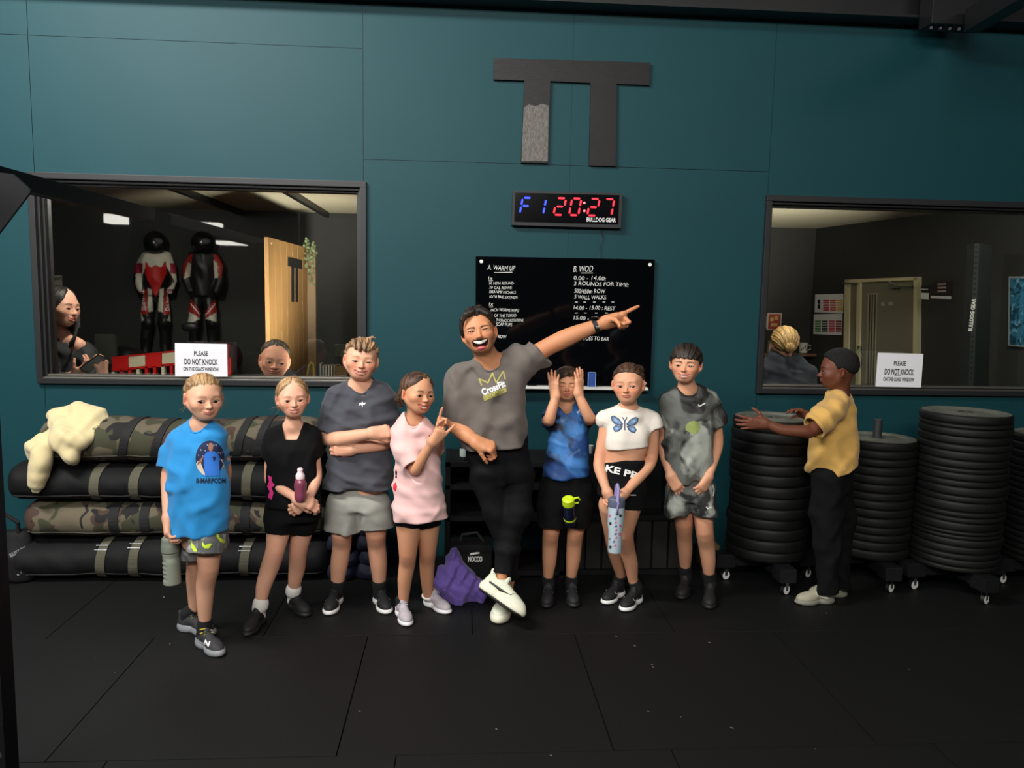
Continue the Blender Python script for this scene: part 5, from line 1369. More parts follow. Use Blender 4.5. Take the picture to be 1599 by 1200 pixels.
# ============================================================ girl in the pink T-shirt
Y = -1.03
P = dict(Y=Y, foot=(655, 965), skin=(211, 153, 117), lips=(176, 84, 76), brow_c=(60, 40, 30),
  headpx=(652, 581, 645, .0), rot=(34, -1, 6), neckpx=(647, 658, .03, 11.5),
  head=dict(smile=.065, mw=.18, eye=.65, open=.05, teeth=.06, iris=(50, 34, 26), blush=.7, cheek=1.15, brow=1.1, brow_c=(60, 40, 30)),
  hair=dict(col=(98, 70, 50), col2=(44, 30, 24), t=.035, az=(0, 25, 50, 70, 95, 125, 180), line=(.33, .24, .12, .06, -.1, -.25, -.3), flow='side', part=.1, seed=23, jag=.01,
            extra=[('chain', [(-.3, .2, .0), (-.33, .3, -.18), (-.26, .3, -.34)], [.11, .11, .06]), ('chain', [(-.33, .0, .1), (-.38, .06, -.12), (-.32, .12, -.3)], [.05, .06, .03]), ('chain', [(.33, .0, .15), (.38, .04, .0)], [.05, .03])],
            strands=[(-.3, .25, -.3, -.36, .2, -.42), (-.28, .25, -.3, -.2, .2, -.44), (.3, .1, 0, .42, .1, -.2)]),
  skin_torso=[(656, 636, 660, .05), (680, 624, 676, .04, .6), (720, 624, 682, .03), (800, 622, 690, .03)],
  traps=[[(643, 660, .04, 9), (630, 676, .06, 11)], [(648, 660, .04, 9), (668, 674, .02, 10)]],
  arms=[dict(pts=[(632, 682, .0, 11), (646, 730, -.06, 9), (650, 732, -.09, 8.8), (674, 692, -.14, 6.8)],
             hand=dict(fd=(.62, -.05, .72), n=(-.1, .9, .3), L=.135, thumb=-1, curls=POINT, tspl=30, tcurl=(30, 30))),
        dict(pts=[(670, 680, .1, 10.5), (680, 716, .12, 8.5), (682, 704, .04, 8), (686, 676, -.02, 6.4)],
             hand=dict(fd=(.25, -.05, 1), n=(.6, -.8, .0), L=.13, thumb=-1, curls=[(5, 8, 5), (75, 90, 60), (80, 95, 60), (80, 95, 60)], tspl=30))],
  legs=[dict(pts=[(638, 818, .02, 20), (637, 862, -.02, 14.5), (636, 880, .0, 13), (632, 905, .0, 11.5), (630, 940, .0, 7.8)], shoe=((625, 958), (636, 978), .205)),
        dict(pts=[(669, 815, .06, 19), (668, 858, -.02, 13.8), (667, 876, .0, 12.5), (667, 902, .0, 10.8), (668, 930, .0, 7.8)], shoe=((663, 942), (703, 961), .205))])
g4 = figure('person', 'smiling girl in a long pale pink T-shirt pointing sideways with both hands', P)
Mpi = mat('pale_pink_jersey', (226, 184, 180), .88, bump=.25, bscale=400, bdist=.001, sheen=.2, mottled=.04)
rows = [(663, 634, 664, .03, .8), (672, 624, 674, .03, .62), (690, 617, 681, .02, .66), (720, 616, 686, .02, .72), (760, 614, 690, .02, .74), (812, 612, 696, .02, .74)]
shirt = tee(P, g4, rows, [[(632, 680, .01, 16), (636, 705, -.03, 18), (646, 727, -.07, 17.5)], [(668, 678, .08, 13), (678, 694, .11, 13), (682, 706, .12, 13)]], (655, 811), folds(41, 1.1), Mpi, hemn=(.05, 0, -1))
bv = bvh_of([shirt])
print_text('print_mark', '!', 618.5, 741, 3, Y, bv, mat('print_ink', (12, 20, 50), .8), shirt, 0, 12, .05)
print_poly('print_dot', [(614, 757), (618, 753), (620, 760), (618, 768), (614, 765)], Y, bv, mat('red_print', (215, 40, 60), .8), shirt)
print_poly('print_dot', [(614, 716), (617, 715), (617, 720), (614, 720)], Y, bv, Mpk, shirt)
print_lines('small_print', [[(670, 684), (674, 688)], [(666, 692), (670, 694)], [(671, 690), (675, 694)], [(672, 684), (670, 680)]], 1.4, Y, bv, mat('red_print', (215, 40, 60), .8), shirt)
l1, q1 = limb([(640, 800, .03, 23), (637, 822, .02, 21)], Y); l2, q2 = limb([(668, 800, .06, 22), (669, 820, .06, 20)], Y)
garment('cycling_shorts', [(loftrow([(780, 618, 690, .03, .62), (812, 618, 690, .04, .62)], Y, 0, 2.3), 0), (sleeve(l1, q1), .03), (sleeve(l2, q2), .03)], [], [], wob(3, 8, .001), .0038, Mk_, g4)
foot_gear(P, 0, (176, 168, 174), (222, 220, 222), (205, 198, 204), Mbs, .012, accent=((225, 220, 224), 'swoosh'))
foot_gear(P, 1, (176, 168, 174), (222, 220, 222), (205, 198, 204), Mws, .03, accent=((225, 220, 224), 'swoosh'))
# ============================================================ laughing coach
Y = -.94
P = dict(Y=Y, foot=(785, 968), skin=(200, 138, 98), lips=(176, 92, 84), brow_c=(38, 26, 20), hh=.0026,
  headpx=(748, 481, 553, -.02), rot=(-4, -8, -11), neckpx=(765, 566, .03, 17.5),
  head=dict(fw=.98, smile=.06, mw=.185, open=.145, teeth=.062, tongue=True, eye=.34, iris=(40, 28, 22), blush=.35, cheek=1.1, jaw=1.1, nose=1.15, brow=1.35, browz=.055, stubble=.32, mz=-.255, ez=-.01, ridge=.01),
  hair=dict(col=(58, 44, 36), col2=(18, 15, 14), t=.04, az=(0, 25, 50, 68, 80, 100, 130, 180), line=(.26, .28, .22, .08, -.04, -.05, -.22, -.3), flow='back', seed=33, jag=.02, top=.03, relief=.009,
            extra=[('chain', [(-.05, -.3, .42), (-.2, -.36, .38), (-.3, -.3, .22)], [.07, .06, .03]), ('chain', [(-.3, -.15, .3), (-.36, -.1, .1), (-.37, -.02, -.08)], [.07, .05, .025]), ('chain', [(.1, -.28, .42), (.25, -.28, .32), (.34, -.16, .12)], [.07, .06, .03]), ('chain', [(-.15, .0, .5), (.1, .05, .52)], [.07, .07])]),
  skin_torso=[(560, 742, 790, .03), (585, 722, 820, .03, .5), (640, 716, 820, .0), (690, 726, 818, .0), (740, 745, 825, .02)],
  traps=[[(757, 568, .03, 12), (722, 588, .03, 15)], [(774, 566, .03, 12), (812, 562, .03, 15)]],
  arms=[dict(pts=[(715, 606, .02, 17), (711, 652, .03, 14), (714, 664, .0, 15), (727, 678, -.07, 13), (742, 690, -.12, 10)],
             hand=dict(fd=(.85, -.2, -.25), n=(-.1, .55, -.8), L=.17, thumb=-1, curls=[(50, 70, 40), (62, 80, 45), (66, 82, 45), (70, 84, 46)], spread=4, tspl=28, tcurl=(10, 20), topp=35)),
        dict(pts=[(812, 570, .03, 17), (852, 544, .03, 14), (880, 530, .02, 14.5), (905, 519, .01, 12.5), (944, 504, .0, 9)],
             hand=dict(fd=(.96, -.05, .22), n=(.0, -.75, -.55), L=.185, thumb=-1, curls=[(-18, 2, 2), (72, 96, 60), (82, 98, 60), (86, 98, 62)], spread=4, tspl=25, tcurl=(35, 40), topp=50))],
  legs=[[(766, 735, .04, 18), (775, 800, .02, 15), (790, 860, .03, 11), (797, 895, .03, 9), (792, 925, .02, 8.2), (790, 944, .01, 8)],
        [(800, 735, .06, 18), (807, 790, .02, 15), (796, 840, .0, 13), (787, 880, -.02, 10), (783, 903, -.04, 9), (782, 912, -.05, 8.5)]])
mn = figure('person', 'laughing dark-haired man in a grey T-shirt pointing to the writing board', P)
Mg = mat('grey_brown_jersey', (98, 90, 84), .85, bump=.25, bscale=400, bdist=.001, sheen=.15, mottled=.06)
rows = [(574, 740, 796, .03, .7), (592, 712, 822, .03, .52), (612, 707, 820, .01, .58), (650, 710, 820, .0, .6), (685, 722, 822, .0, .62), (698, 726, 824, .0, .64)]
shirt = tee(P, mn, rows, [[(716, 598, .03, 19), (711, 626, .02, 18), (711, 650, .03, 18)], [(802, 574, .03, 21), (822, 560, .03, 19), (838, 549, .03, 20.5)]], (772, 698), folds(61, 1.5), Mg, hemn=(.08, 0, -1), neck=(1.05, .012, -.006), h=.0042,
   extra=[(cone(at(800, 592, Y + .02), at(822, 566, Y + .03), .06, .055), .05)], tilt=.42)
bv = bvh_of([shirt])
Mye = mat('olive_yellow_print', (168, 162, 88), .8)
print_lines('crown_print', [[(752, 602), (748, 592), (762, 598), (769, 583), (775, 598), (786, 580), (789, 592)]], 2.2, Y, bv, Mye, shirt)
print_text('shirt_lettering', 'CrossFit', 770.5, 606, 39, Y, bv, M_wp, shirt, 22, 11, .03)
print_poly('print_band', [(754, 619), (790, 605), (792, 612), (756, 627)], Y, bv, Mye, shirt)
print_text('shirt_lettering', 'COACH', 774, 615.5, 26, Y, bv, mat('olive_dark', (120, 112, 60), .8), shirt, 21, 5.5, .0, .003)
# trousers
Mtr = mat('black_trouser_cloth', (8, 8, 10), .85, bump=.3, bscale=260, bdist=.0015, spec=.25)
l1, q1 = limb([(760, 720, .03, 26), (764, 760, .02, 25), (774, 800, .02, 21), (790, 845, .03, 17), (798, 902, .04, 13)], Y)
l2, q2 = limb([(800, 715, .04, 26), (808, 760, .03, 25), (808, 795, .01, 23), (797, 835, .0, 19), (787, 875, -.02, 14.5), (784, 893, -.03, 13)], Y)
garment('trousers', [(loftrow([(690, 728, 822, .02, .62), (725, 732, 830, .03, .62), (752, 738, 832, .03, .6)], Y, 0, 2.3), 0), (sleeve(l1, q1), .03), (sleeve(l2, q2), .02)], [(hollow_end(l2, q2, .01), .002)], [], [wob(71, 3, .003, (1, .5, .8), .5), wob(72, 6, .008, ridge=1.0, n=5, axis=(.5, .2, 1))], .0045, Mtr, mn)
# crossed trainers: front foot resting on its outer edge on top of the standing one
def pose(ankle, toe, up_hint, L, lat=1):
    """shoe frame from collar point, toe direction and sole-up hint"""
    d = A3(toe) - A3(ankle); d /= np.linalg.norm(d); u = A3(up_hint); u = u - d * (u @ d); u /= np.linalg.norm(u); y = np.cross(u, d)
    Rm = np.stack([d, y, u], 1); org = A3(ankle) - Rm @ A3((-.24, 0, .34)) * L; return Rm, org
sA = at(781, 905, Y - .05)
Rm, og = pose(sA, sA + A3((.74, -.50, -.36)), (.30, .50, .80), .275)
u1, _, _ = shoe(mn, None, None, 0, 0, .275, (216, 220, 196), (226, 224, 200), (30, 30, 30), Rm=Rm, org=og, accent=((28, 30, 28), 'swoosh'), chunky=1.45)
b = MB(); b.prism([og + Rm @ A3(p) * .275 for p in ((-.42, -.13, .0), (-.2, -.16, .0), (.15, -.17, .0), (.4, -.12, .015), (.47, 0, .03), (.4, .12, .015), (.15, .17, .0), (-.2, .15, .0), (-.42, .12, .0), (-.47, 0, .0))], Rm @ A3((0, 0, -1)), .006); b.build('outsole', mat('outsole_black', (16, 16, 16), .7), u1)
P['feet'] = []
u2, _, _ = shoe(mn, (793, 946), (777, 975), 0, 0, .275, (216, 220, 196), (226, 224, 200), (30, 30, 30), accent=((28, 30, 28), 'swoosh'), chunky=1.45)
# wrist watch
wq = at(930, 509.5, Y + .004); ax_ = at(944, 504, Y) - at(905, 519, Y + .01); ax_ /= np.linalg.norm(ax_)
t = thing('wrist_watch', 'black sports watch on the wrist of the pointing man', 'watch', wq)
b = MB(); b.cyl(wq - ax_ * .011, wq + ax_ * .011, .0365, .035, 28); b.build('strap', mat('black_silicone', (16, 16, 18), .6), t, True)
b = MB(); uu = np.cross(ax_, (0, -1, 0)); c_ = wq + A3((-.004, -.006, .036)); b.cyl(c_ - A3((0, 0, .005)), c_ + A3((0, 0, .008)), .02, n=24); b.build('watch_case', M_scr, t, True)
b = MB(); b.cyl(c_ + A3((0, 0, .008)), c_ + A3((0, 0, .0095)), .016, n=24); b.build('watch_face', mat('watch_face', (60, 60, 58), .2), t, True)
b = MB(); c2 = wq + A3((0.004, -.037, -.004)); b.box(c2 - A3((.01, .003, .006)), c2 + A3((.01, .003, .006)), .002); b.build('buckle', M_alu, t)
# ============================================================ boy squashing his cheeks
Y = -.80
P = dict(Y=Y, foot=(875, 950), skin=(215, 157, 121), lips=(190, 84, 84), brow_c=(70, 50, 38),
  headpx=(885, 572, 625, .02), rot=(-6, 0, 3), neckpx=(885, 634, .04, 11.5),
  head=dict(smile=.03, mw=.10, open=.022, teeth=0, eye=0, blush=.8, cheek=1.2, jaw=1.1, fw=1.12, nose=1.1, lip=.018, ez=-.03, browz=.05, mz=-.26),
  hair=dict(col=(88, 68, 52), col2=(34, 26, 22), t=.03, line=(.2, .22, .2, .08, -.05, -.2, -.28), flow='side', seed=51, jag=.015, edge=.1,
            extra=[('chain', [(.2, -.2, .42), (-.05, -.36, .36), (-.28, -.3, .16)], [.06, .06, .03]), ('chain', [(.1, -.3, .38), (-.12, -.4, .28), (-.3, -.28, .1)], [.05, .045, .02]), ('chain', [(.1, -.28, .4), (.28, -.3, .22)], [.05, .02])]),
  skin_torso=[(632, 872, 900, .05), (655, 862, 918, .04, .5), (690, 860, 920, .0), (740, 856, 920, .0), (780, 856, 922, .0)],
  traps=[[(882, 636, .04, 8), (862, 648, .06, 10)], [(889, 636, .04, 8), (912, 648, .06, 10)]],
  arms=[dict(pts=[(860, 655, .04, 10.5), (856, 657, -.04, 10), (858, 655, -.11, 9.5), (862, 640, -.12, 8.5), (868, 620, -.11, 6.8)],
             hand=dict(fd=(-.16, .15, 1), n=(.6, .75, .1), L=.13, thumb=1, curls=[(6, 6, 4)] * 4, spread=8, tspl=20, topp=30)),
        dict(pts=[(914, 655, .04, 10.5), (922, 655, -.04, 10), (920, 652, -.11, 9.5), (912, 636, -.12, 8.5), (903, 616, -.11, 6.8)],
             hand=dict(fd=(.06, .15, 1), n=(-.6, .75, .1), L=.13, thumb=-1, curls=[(6, 6, 4)] * 4, spread=6, tspl=20, topp=30))],
  legs=[dict(pts=[(866, 790, .02, 20), (861, 828, -.03, 14), (859, 848, .0, 12.5), (858, 875, .0, 11.5), (856, 900, .0, 8.2)], shoe=((857, 930), (853, 951), .205)),
        dict(pts=[(903, 790, .02, 20), (899, 828, -.03, 14), (897, 848, .0, 12.5), (895, 875, .0, 11.5), (892, 900, .0, 8.2)], shoe=((891, 930), (896, 949), .205))])
b5 = figure('person', 'boy in a blue tie-dye sports vest squashing his cheeks with both hands', P)
Mtd = patch_mat('blue_tie_dye', [(13, 20, 42), (26, 66, 126), (66, 130, 200), (140, 190, 228)], [.46, .57, .66], 5.5, .6, 3, (1, 1, 1), .07, .5)
rows = [(643, 868, 904, .04, .7), (655, 858, 919, .03, .5), (680, 856, 920, .01, .58), (720, 850, 920, .0, .62), (746, 844, 924, .0, .64)]
shirt = tee(P, b5, rows, [[(862, 652, .04, 12.5), (856, 658, .01, 14)], [(912, 652, .04, 12.5), (920, 657, .01, 14)]], (884, 749), folds(81, .9), Mtd, vneck=[(885, 630, .04, 14), (886, 639, .0, 8), (886, 647, -.05, 1.5)], neck=(1.05, .01, 0))
print_lines('swoosh_print', [[(901, 643.5), (902, 645), (906, 640)]], 1.6, Y, [shirt], M_wp, shirt)
l1, q1 = limb([(866, 765, .02, 25), (862, 790, .01, 24), (861, 822, .0, 21.5)], Y); l2, q2 = limb([(902, 765, .02, 25), (903, 790, .01, 23.5), (902, 822, .0, 21)], Y)
garment('shorts', [(loftrow([(738, 848, 922, .01, .62), (780, 844, 924, .02, .62)], Y, 0, 2.3), 0), (sleeve(l1, q1), .02), (sleeve(l2, q2), .02)], [(hollow_end(l1, q1), .002), (hollow_end(l2, q2), .002)], [], folds(91, .6), .0038, Mk_, b5)
for i in (0, 1): foot_gear(P, i, (30, 30, 33), (24, 24, 26), (74, 78, 86), Mbs, .045, accent=((80, 84, 92), 'bar'))
hb = at(889, 800, Y - .14); t = thing('drink_bottle', 'dark bottle with a neon yellow lid between the thighs of the tie-dye vest boy', 'bottle', hb); r = .031
Mnl = mat('neon_lid', (196, 222, 24), .45)
b = MB(); b.lathe([(0, -.075), (r * .9, -.075), (r, -.06), (r, .0), (r * .94, .015), (r, .04), (r * .8, .055), (0, .055)], (0, 0, 0), 28); o_ = b.build('bottle_body', mat('smoked_plastic', (14, 22, 44), .15, spec=.6), t, True); o_.location = (0, 0, 0)
b = MB(); b.lathe([(0, .09), (r * .7, .09), (r * .98, .083), (r * 1.02, .06), (r * 1.0, .05), (0, .05)], (0, 0, 0), 28); b.tube([(.028, -.004, .085), (.05, -.006, .088), (.056, -.006, .072), (.05, -.006, .056), (.028, -.004, .054)], .005, 8); o_ = b.build('lid', Mnl, t, True); o_.location = (0, 0, 0)
b = MB(); b.lathe([(r * 1.01, -.045), (r * 1.03, -.043), (r * 1.03, -.037), (r * 1.01, -.035)], (0, 0, 0), 28); o_ = b.build('band', Mnl, t, True); o_.location = (0, 0, 0)
t.rotation_euler = (math.radians(24), math.radians(-9), 0)

# ============================================================ girl with the butterfly crop top
Y = -.97
P = dict(Y=Y, foot=(970, 955), skin=(217, 159, 125), lips=(188, 104, 92), brow_c=(110, 76, 54),
  headpx=(981, 566, 630, .02), rot=(-20, 0, -2), neckpx=(981, 640, .04, 13),
  head=dict(smile=.012, mw=.115, eye=.8, iris=(84, 60, 42), blush=.9, browmix=.6, gx=10),
  hair=dict(col=(92, 64, 46), col2=(38, 27, 21), t=.028, edge=.1, line=(.27, .25, .18, .1, -.0, -.18, -.26), flow='back', seed=61, jag=.006,
            extra=[('ell', (.2, .45, .3), (.14, .14, .14))]),
  skin_torso=[(640, 966, 996, .05), (662, 946, 1018, .04, .5), (690, 944, 1015, .01, .58), (705, 946, 1012, .01, .58), (718, 947, 1006, .01, .58), (735, 944, 1004, .01, .6), (760, 938, 1004, .02, .62), (790, 936, 1004, .02)],
  tinset=.003, tratio=.58, traps=[[(976, 641, .04, 8), (945, 655, .05, 10)], [(987, 641, .04, 8), (1016, 656, .05, 10)]],
  arms=[dict(pts=[(947, 662, .05, 10.5), (937, 712, .03, 9.2), (936, 732, .0, 9.2), (948, 768, -.09, 6.8)],
             hand=dict(fd=(.35, -.1, -1), n=(.8, .5, .1), L=.145, thumb=-1, curls=[(30, 55, 35)] * 4, spread=3, tspl=30)),
        dict(pts=[(1018, 664, .05, 11.5), (1018, 712, .04, 9.8), (1010, 732, .0, 9.4), (976, 770, -.1, 6.8)],
             hand=dict(fd=(-.75, -.1, -.75), n=(-.6, .8, .4), L=.145, thumb=1, curls=[(30, 55, 35)] * 4, spread=3, tspl=30))],
  legs=[dict(pts=[(954, 790, .02, 20), (957, 832, -.01, 14.5), (961, 862, .0, 12.5), (967, 885, .0, 10.5), (970, 898, .0, 8.4)], shoe=((971, 928), (944, 945), .215)),
        dict(pts=[(982, 790, .0, 21), (975, 832, -.03, 15), (979, 858, .0, 13), (985, 880, .0, 11.5), (988, 905, .0, 8.2)], shoe=((998, 938), (973, 956), .215))])
g6 = figure('person', 'girl in a white butterfly crop top and black shorts with tied-back hair', P)
Mcr = mat('cream_jersey', (226, 218, 206), .88, bump=.25, bscale=400, bdist=.001, sheen=.2)
rows = [(644, 960, 1002, .04, .7), (656, 952, 1014, .04, .5), (675, 948, 1015, .01, .58), (690, 947, 1012, .0, .62), (706, 947, 1012, .0, .62)]
shirt = tee(P, g6, rows, [[(955, 656, .05, 10.5), (951, 661, .05, 10.5)], [(1011, 656, .05, 12.5), (1019, 671, .04, 13.5)]], (980, 699), folds(101, .5), Mcr, name='crop_top', hemn=(.1, 0, -1), neck=(1.02, .01, 0), hollow=0)
bv = bvh_of([shirt]); Mbf = mat('butterfly_blue', (108, 140, 178), .8); Mbf2 = mat('butterfly_pale', (158, 184, 208), .8); Mbd = mat('butterfly_ink', (62, 78, 106), .8)
for sg in (-1, 1):
    X = lambda dx, dy: (975.5 + sg * dx + .2 * dy * 0, 663 + dy + .06 * sg * dx)
    print_poly('butterfly_wing', [X(2, 0), X(8, -8), X(17, -13), X(22, -11), X(21, -5), X(16, 1), X(6, 3)], Y, bv, Mbd, shirt)
    print_poly('butterfly_wing', [X(2.5, 2), X(8, 3), X(15, 2), X(19, 7), X(16, 13), X(10, 12), X(5, 8)], Y, bv, Mbd, shirt)
    print_poly('butterfly_wing', [X(5, -1), X(10, -7), X(17, -11), X(20, -9.5), X(19, -5), X(14, -1), X(7, 1)], Y, bv, Mbf, shirt, .0026)
    print_poly('butterfly_wing', [X(5, 4), X(9, 4.5), X(14, 4), X(17, 7), X(15, 11), X(10.5, 10)], Y, bv, Mbf, shirt, .0026)
    print_poly('butterfly_wing', [X(11, -5), X(16, -8.5), X(17, -6), X(13, -3)], Y, bv, Mbf2, shirt, .0032)
    print_poly('butterfly_wing', [X(10, 6), X(14, 6.5), X(13, 9)], Y, bv, Mbf2, shirt, .0032)
print_lines('butterfly_body', [[(975.5, 656), (975.5, 672)], [(975, 657), (972, 652)], [(976, 657), (979, 652)]], 1.6, Y, bv, Mbd, shirt, .003)
l1, q1 = limb([(956, 762, .01, 23), (953, 776, .01, 21)], Y); l2, q2 = limb([(984, 764, .01, 25), (983, 794, .0, 23.5)], Y)
sh6 = garment('shorts', [(loftrow([(715, 944, 1008, .01, .6), (732, 941, 1007, .01, .62), (768, 936, 1006, .01, .64)], Y, -.004, 2.2), 0), (sleeve(l1, q1), .03), (sleeve(l2, q2), .03)], [], [halfspace(at(975, 716, Y), (-.25, .0, 1))], wob(3, 8, .001), .0038, Mk_, g6)
print_text('waistband_lettering', 'KE PR', 972, 737.5, 56, Y, [sh6], M_wp, sh6, -14, 11, .035)
print_lines('swoosh_print', [[(984, 773.5), (993, 773.5)]], 1.3, Y, [sh6], M_wp, sh6)
foot_gear(P, 0, (20, 20, 22), (226, 226, 224), (30, 30, 32), Mbs, .05, accent=((220, 220, 220), 'swoosh'))
foot_gear(P, 1, (20, 20, 22), (226, 226, 224), (30, 30, 32), Mbs, .045, accent=((220, 220, 220), 'swoosh'))
b = MB(); q_ = at(1007.5, 599, Y + .03); b.sphere(q_, .0075, 12, 8); b.build('hair_bobble', mat('pearl', (215, 214, 220), .3), g6, True)
# tumbler with stickers
Yt = Y - .16
q0 = at(960, 862, Yt); q1 = at(962, 800, Yt); t = thing('tumbler', 'pale blue sticker-covered tumbler with a lilac handle held by the butterfly girl', 'tumbler', q0)
r0, r1 = 11.3 * m_per_px(Yt), 13.4 * m_per_px(Yt); Hh = q1[2] - q0[2]
b = MB(); b.lathe([(0, 0), (r0 * .96, 0), (r0, .004), (r0 * 1.02, Hh * .5), (r1, Hh * .72), (r1, Hh * 1.18), (0, Hh * 1.18)], q0, 36); tb_ = b.build('tumbler_body', mat('pale_blue_steel', (178, 196, 204), .35, spec=.5), t, True)
b = MB(); b.lathe([(r1 * 1.01, Hh * 1.14), (r1 * 1.04, Hh * 1.15), (r1 * 1.04, Hh * 1.33), (r1 * .9, Hh * 1.36), (0, Hh * 1.36)], q0, 36); b.build('lid', mat('slate_plastic', (96, 104, 122), .5), t, True)
b = MB(); c_ = q0 + A3((0, 0, 0)); hx = r1 * .35
b.tube([c_ + A3((-.004, -r1 * 1.02, Hh * 1.0)), c_ + A3((-.003, -r1 * 1.1, Hh * 1.3)), c_ + A3((0, -r1 * .8, Hh * 1.62)), c_ + A3((.002, 0, Hh * 1.68)), c_ + A3((.003, r1 * .8, Hh * 1.6)), c_ + A3((.003, r1 * 1.02, Hh * 1.2))], [.008] * 6, 10); b.build('handle', mat('lilac_plastic', (150, 140, 190), .5), t, True)
bv = bvh_of([tb_]); Mst = mat('pink_sticker', (196, 96, 140), .6); Mst2 = mat('black_print', (18, 18, 20), .8)
rr = random.Random(5)
for i in range(8):
    y_ = 810 + i * 6; x_ = 960 + rr.uniform(-2, 2); print_lines('sticker', [[(x_ - 1.5, y_ + 2), (x_ + 1, y_ - 1.5), (x_ + .5, y_ + 2.2), (x_ + 2.4, y_ - .5)]], 1.1, Yt, bv, Mst if i % 2 else mat('indigo_sticker', (92, 84, 150), .6), tb_, .0012)
for x_, y_ in ((952, 806), (969, 806), (953, 818), (969, 822), (951, 842), (968, 835), (953, 855)): print_poly('sticker', [(x_ - 2, y_ - 2.5), (x_ + 2, y_ - 2), (x_ + 1.6, y_ + 2.5), (x_ - 1.6, y_ + 2)], Yt, bv, Mst2 if (x_ + y_) % 3 else Mst, tb_, .0012)

# ============================================================ boy in the black and grey tie-dye kit
Y = -.85
P = dict(Y=Y, foot=(1088, 945), skin=(219, 161, 127), lips=(192, 110, 98), brow_c=(58, 40, 30),
  headpx=(1071, 536, 598, .0), rot=(-22, -1, 2), neckpx=(1074, 609, .03, 13),
  head=dict(smile=.05, mw=.155, open=.05, teeth=.055, eye=.6, iris=(70, 56, 50), blush=.8, brow=1.4, browz=.05),
  hair=dict(col=(62, 48, 38), col2=(24, 19, 17), t=.045, az=(0, 20, 40, 58, 72, 92, 120, 180), line=(.13, .12, .11, .1, .0, -.02, -.18, -.26), flow='back', seed=71, jag=.022, edge=.05, relief=.01),
  skin_torso=[(606, 1060, 1090, .05), (626, 1040, 1112, .04, .5), (680, 1040, 1112, .0), (735, 1046, 1108, .0)],
  traps=[[(1069, 610, .04, 9), (1042, 626, .05, 11)], [(1080, 610, .04, 9), (1108, 624, .05, 11)]],
  arms=[dict(pts=[(1044, 636, .05, 11), (1034, 690, .05, 9.5), (1036, 705, .02, 9.2), (1047, 742, -.05, 6.6)],
             hand=dict(fd=(.5, -.15, -.85), n=(.3, .9, .2), L=.14, thumb=-1, curls=[(20, 30, 22)] * 4, spread=5, tspl=38)),
        dict(pts=[(1112, 634, .05, 12), (1120, 684, .04, 9.8), (1118, 705, .01, 9.4), (1107, 743, -.06, 6.6)],
             hand=dict(fd=(-.5, -.15, -.85), n=(-.3, .9, .2), L=.14, thumb=1, curls=[(24, 34, 24)] * 4, spread=5, tspl=38))],
  legs=[dict(pts=[(1063, 785, .03, 15.5), (1068, 815, -.02, 14.5), (1069, 838, .0, 12.5), (1070, 862, .0, 11.5), (1070, 888, .0, 8.2)], shoe=((1072, 919), (1063, 937), .215)),
        dict(pts=[(1097, 785, .0, 15.5), (1100, 828, -.03, 14.5), (1103, 850, .0, 13.5), (1106, 875, .0, 12), (1107, 900, .0, 8.4)], shoe=((1108, 931), (1107, 953), .215))])
b7 = figure('person', 'tall boy in a black and grey tie-dye sports kit with a neon splash', P)
Mtb = patch_mat('grey_tie_dye', [(34, 34, 33), (92, 95, 90), (160, 164, 154)], [.51, .60], 5.2, .7, 4, (1, 1, .8), .05, 1.0)
rows = [(612, 1053, 1096, .04, .7), (625, 1039, 1113, .04, .5), (645, 1037, 1115, .02, .56), (680, 1036, 1114, .0, .62), (720, 1038, 1112, .0, .64), (753, 1040, 1114, .0, .66)]
shirt = tee(P, b7, rows, [[(1046, 634, .05, 13.5), (1043, 652, .05, 13.5), (1043, 665, .04, 14)], [(1108, 632, .05, 14), (1117, 650, .05, 15), (1120, 665, .04, 15.5)]], (1076, 754), folds(111, 1.0), Mtb, collar=mat('dark_collar', (28, 30, 30), .9), neck=(1.1, .01, 0))
bv = bvh_of([shirt])
print_lines('swoosh_print', [[(1090, 632), (1092, 635), (1101, 630)]], 1.8, Y, bv, M_wp, shirt)
def splash():
    m = bpy.data.materials.new('neon_splash'); m.use_nodes = True; N_ = m.node_tree.nodes; b_ = N_['Principled BSDF']; b_.inputs['Base Color'].default_value = (*lin((138, 152, 84)), 1); b_.inputs['Roughness'].default_value = .8; return m
print_poly('neon_splash_print', [(1071, 664), (1076, 659), (1084, 657), (1091, 660), (1094, 668), (1091, 675), (1084, 679), (1077, 676), (1070, 672)], Y, bv, splash(), shirt, .0012)
l1, q1 = limb([(1060, 765, .02, 21), (1058, 790, .01, 20.5), (1058, 802, .01, 20)], Y); l2, q2 = limb([(1096, 765, .0, 21), (1098, 790, -.01, 19.5), (1099, 803, -.01, 18.5)], Y)
sh7 = garment('shorts', [(loftrow([(744, 1046, 1110, .01, .58), (780, 1039, 1115, .01, .62)], Y, 0, 2.3), 0), (sleeve(l1, q1), .02), (sleeve(l2, q2), .02)], [(hollow_end(l1, q1), .002), (hollow_end(l2, q2), .002)], [], folds(121, .8), .0038, Mtb, b7)
print_lines('swoosh_print', [[(1103, 792), (1105, 795), (1111, 792)]], 1.6, Y, [sh7], M_wp, sh7); print_lines('swoosh_print', [[(1112, 757), (1115, 764), (1114, 775)]], 1.6, Y, [sh7], M_wp, sh7)
for i in (0, 1):
    _, so_ = foot_gear(P, i, (30, 29, 29), (24, 24, 25), (40, 40, 42), Mbs, .075)

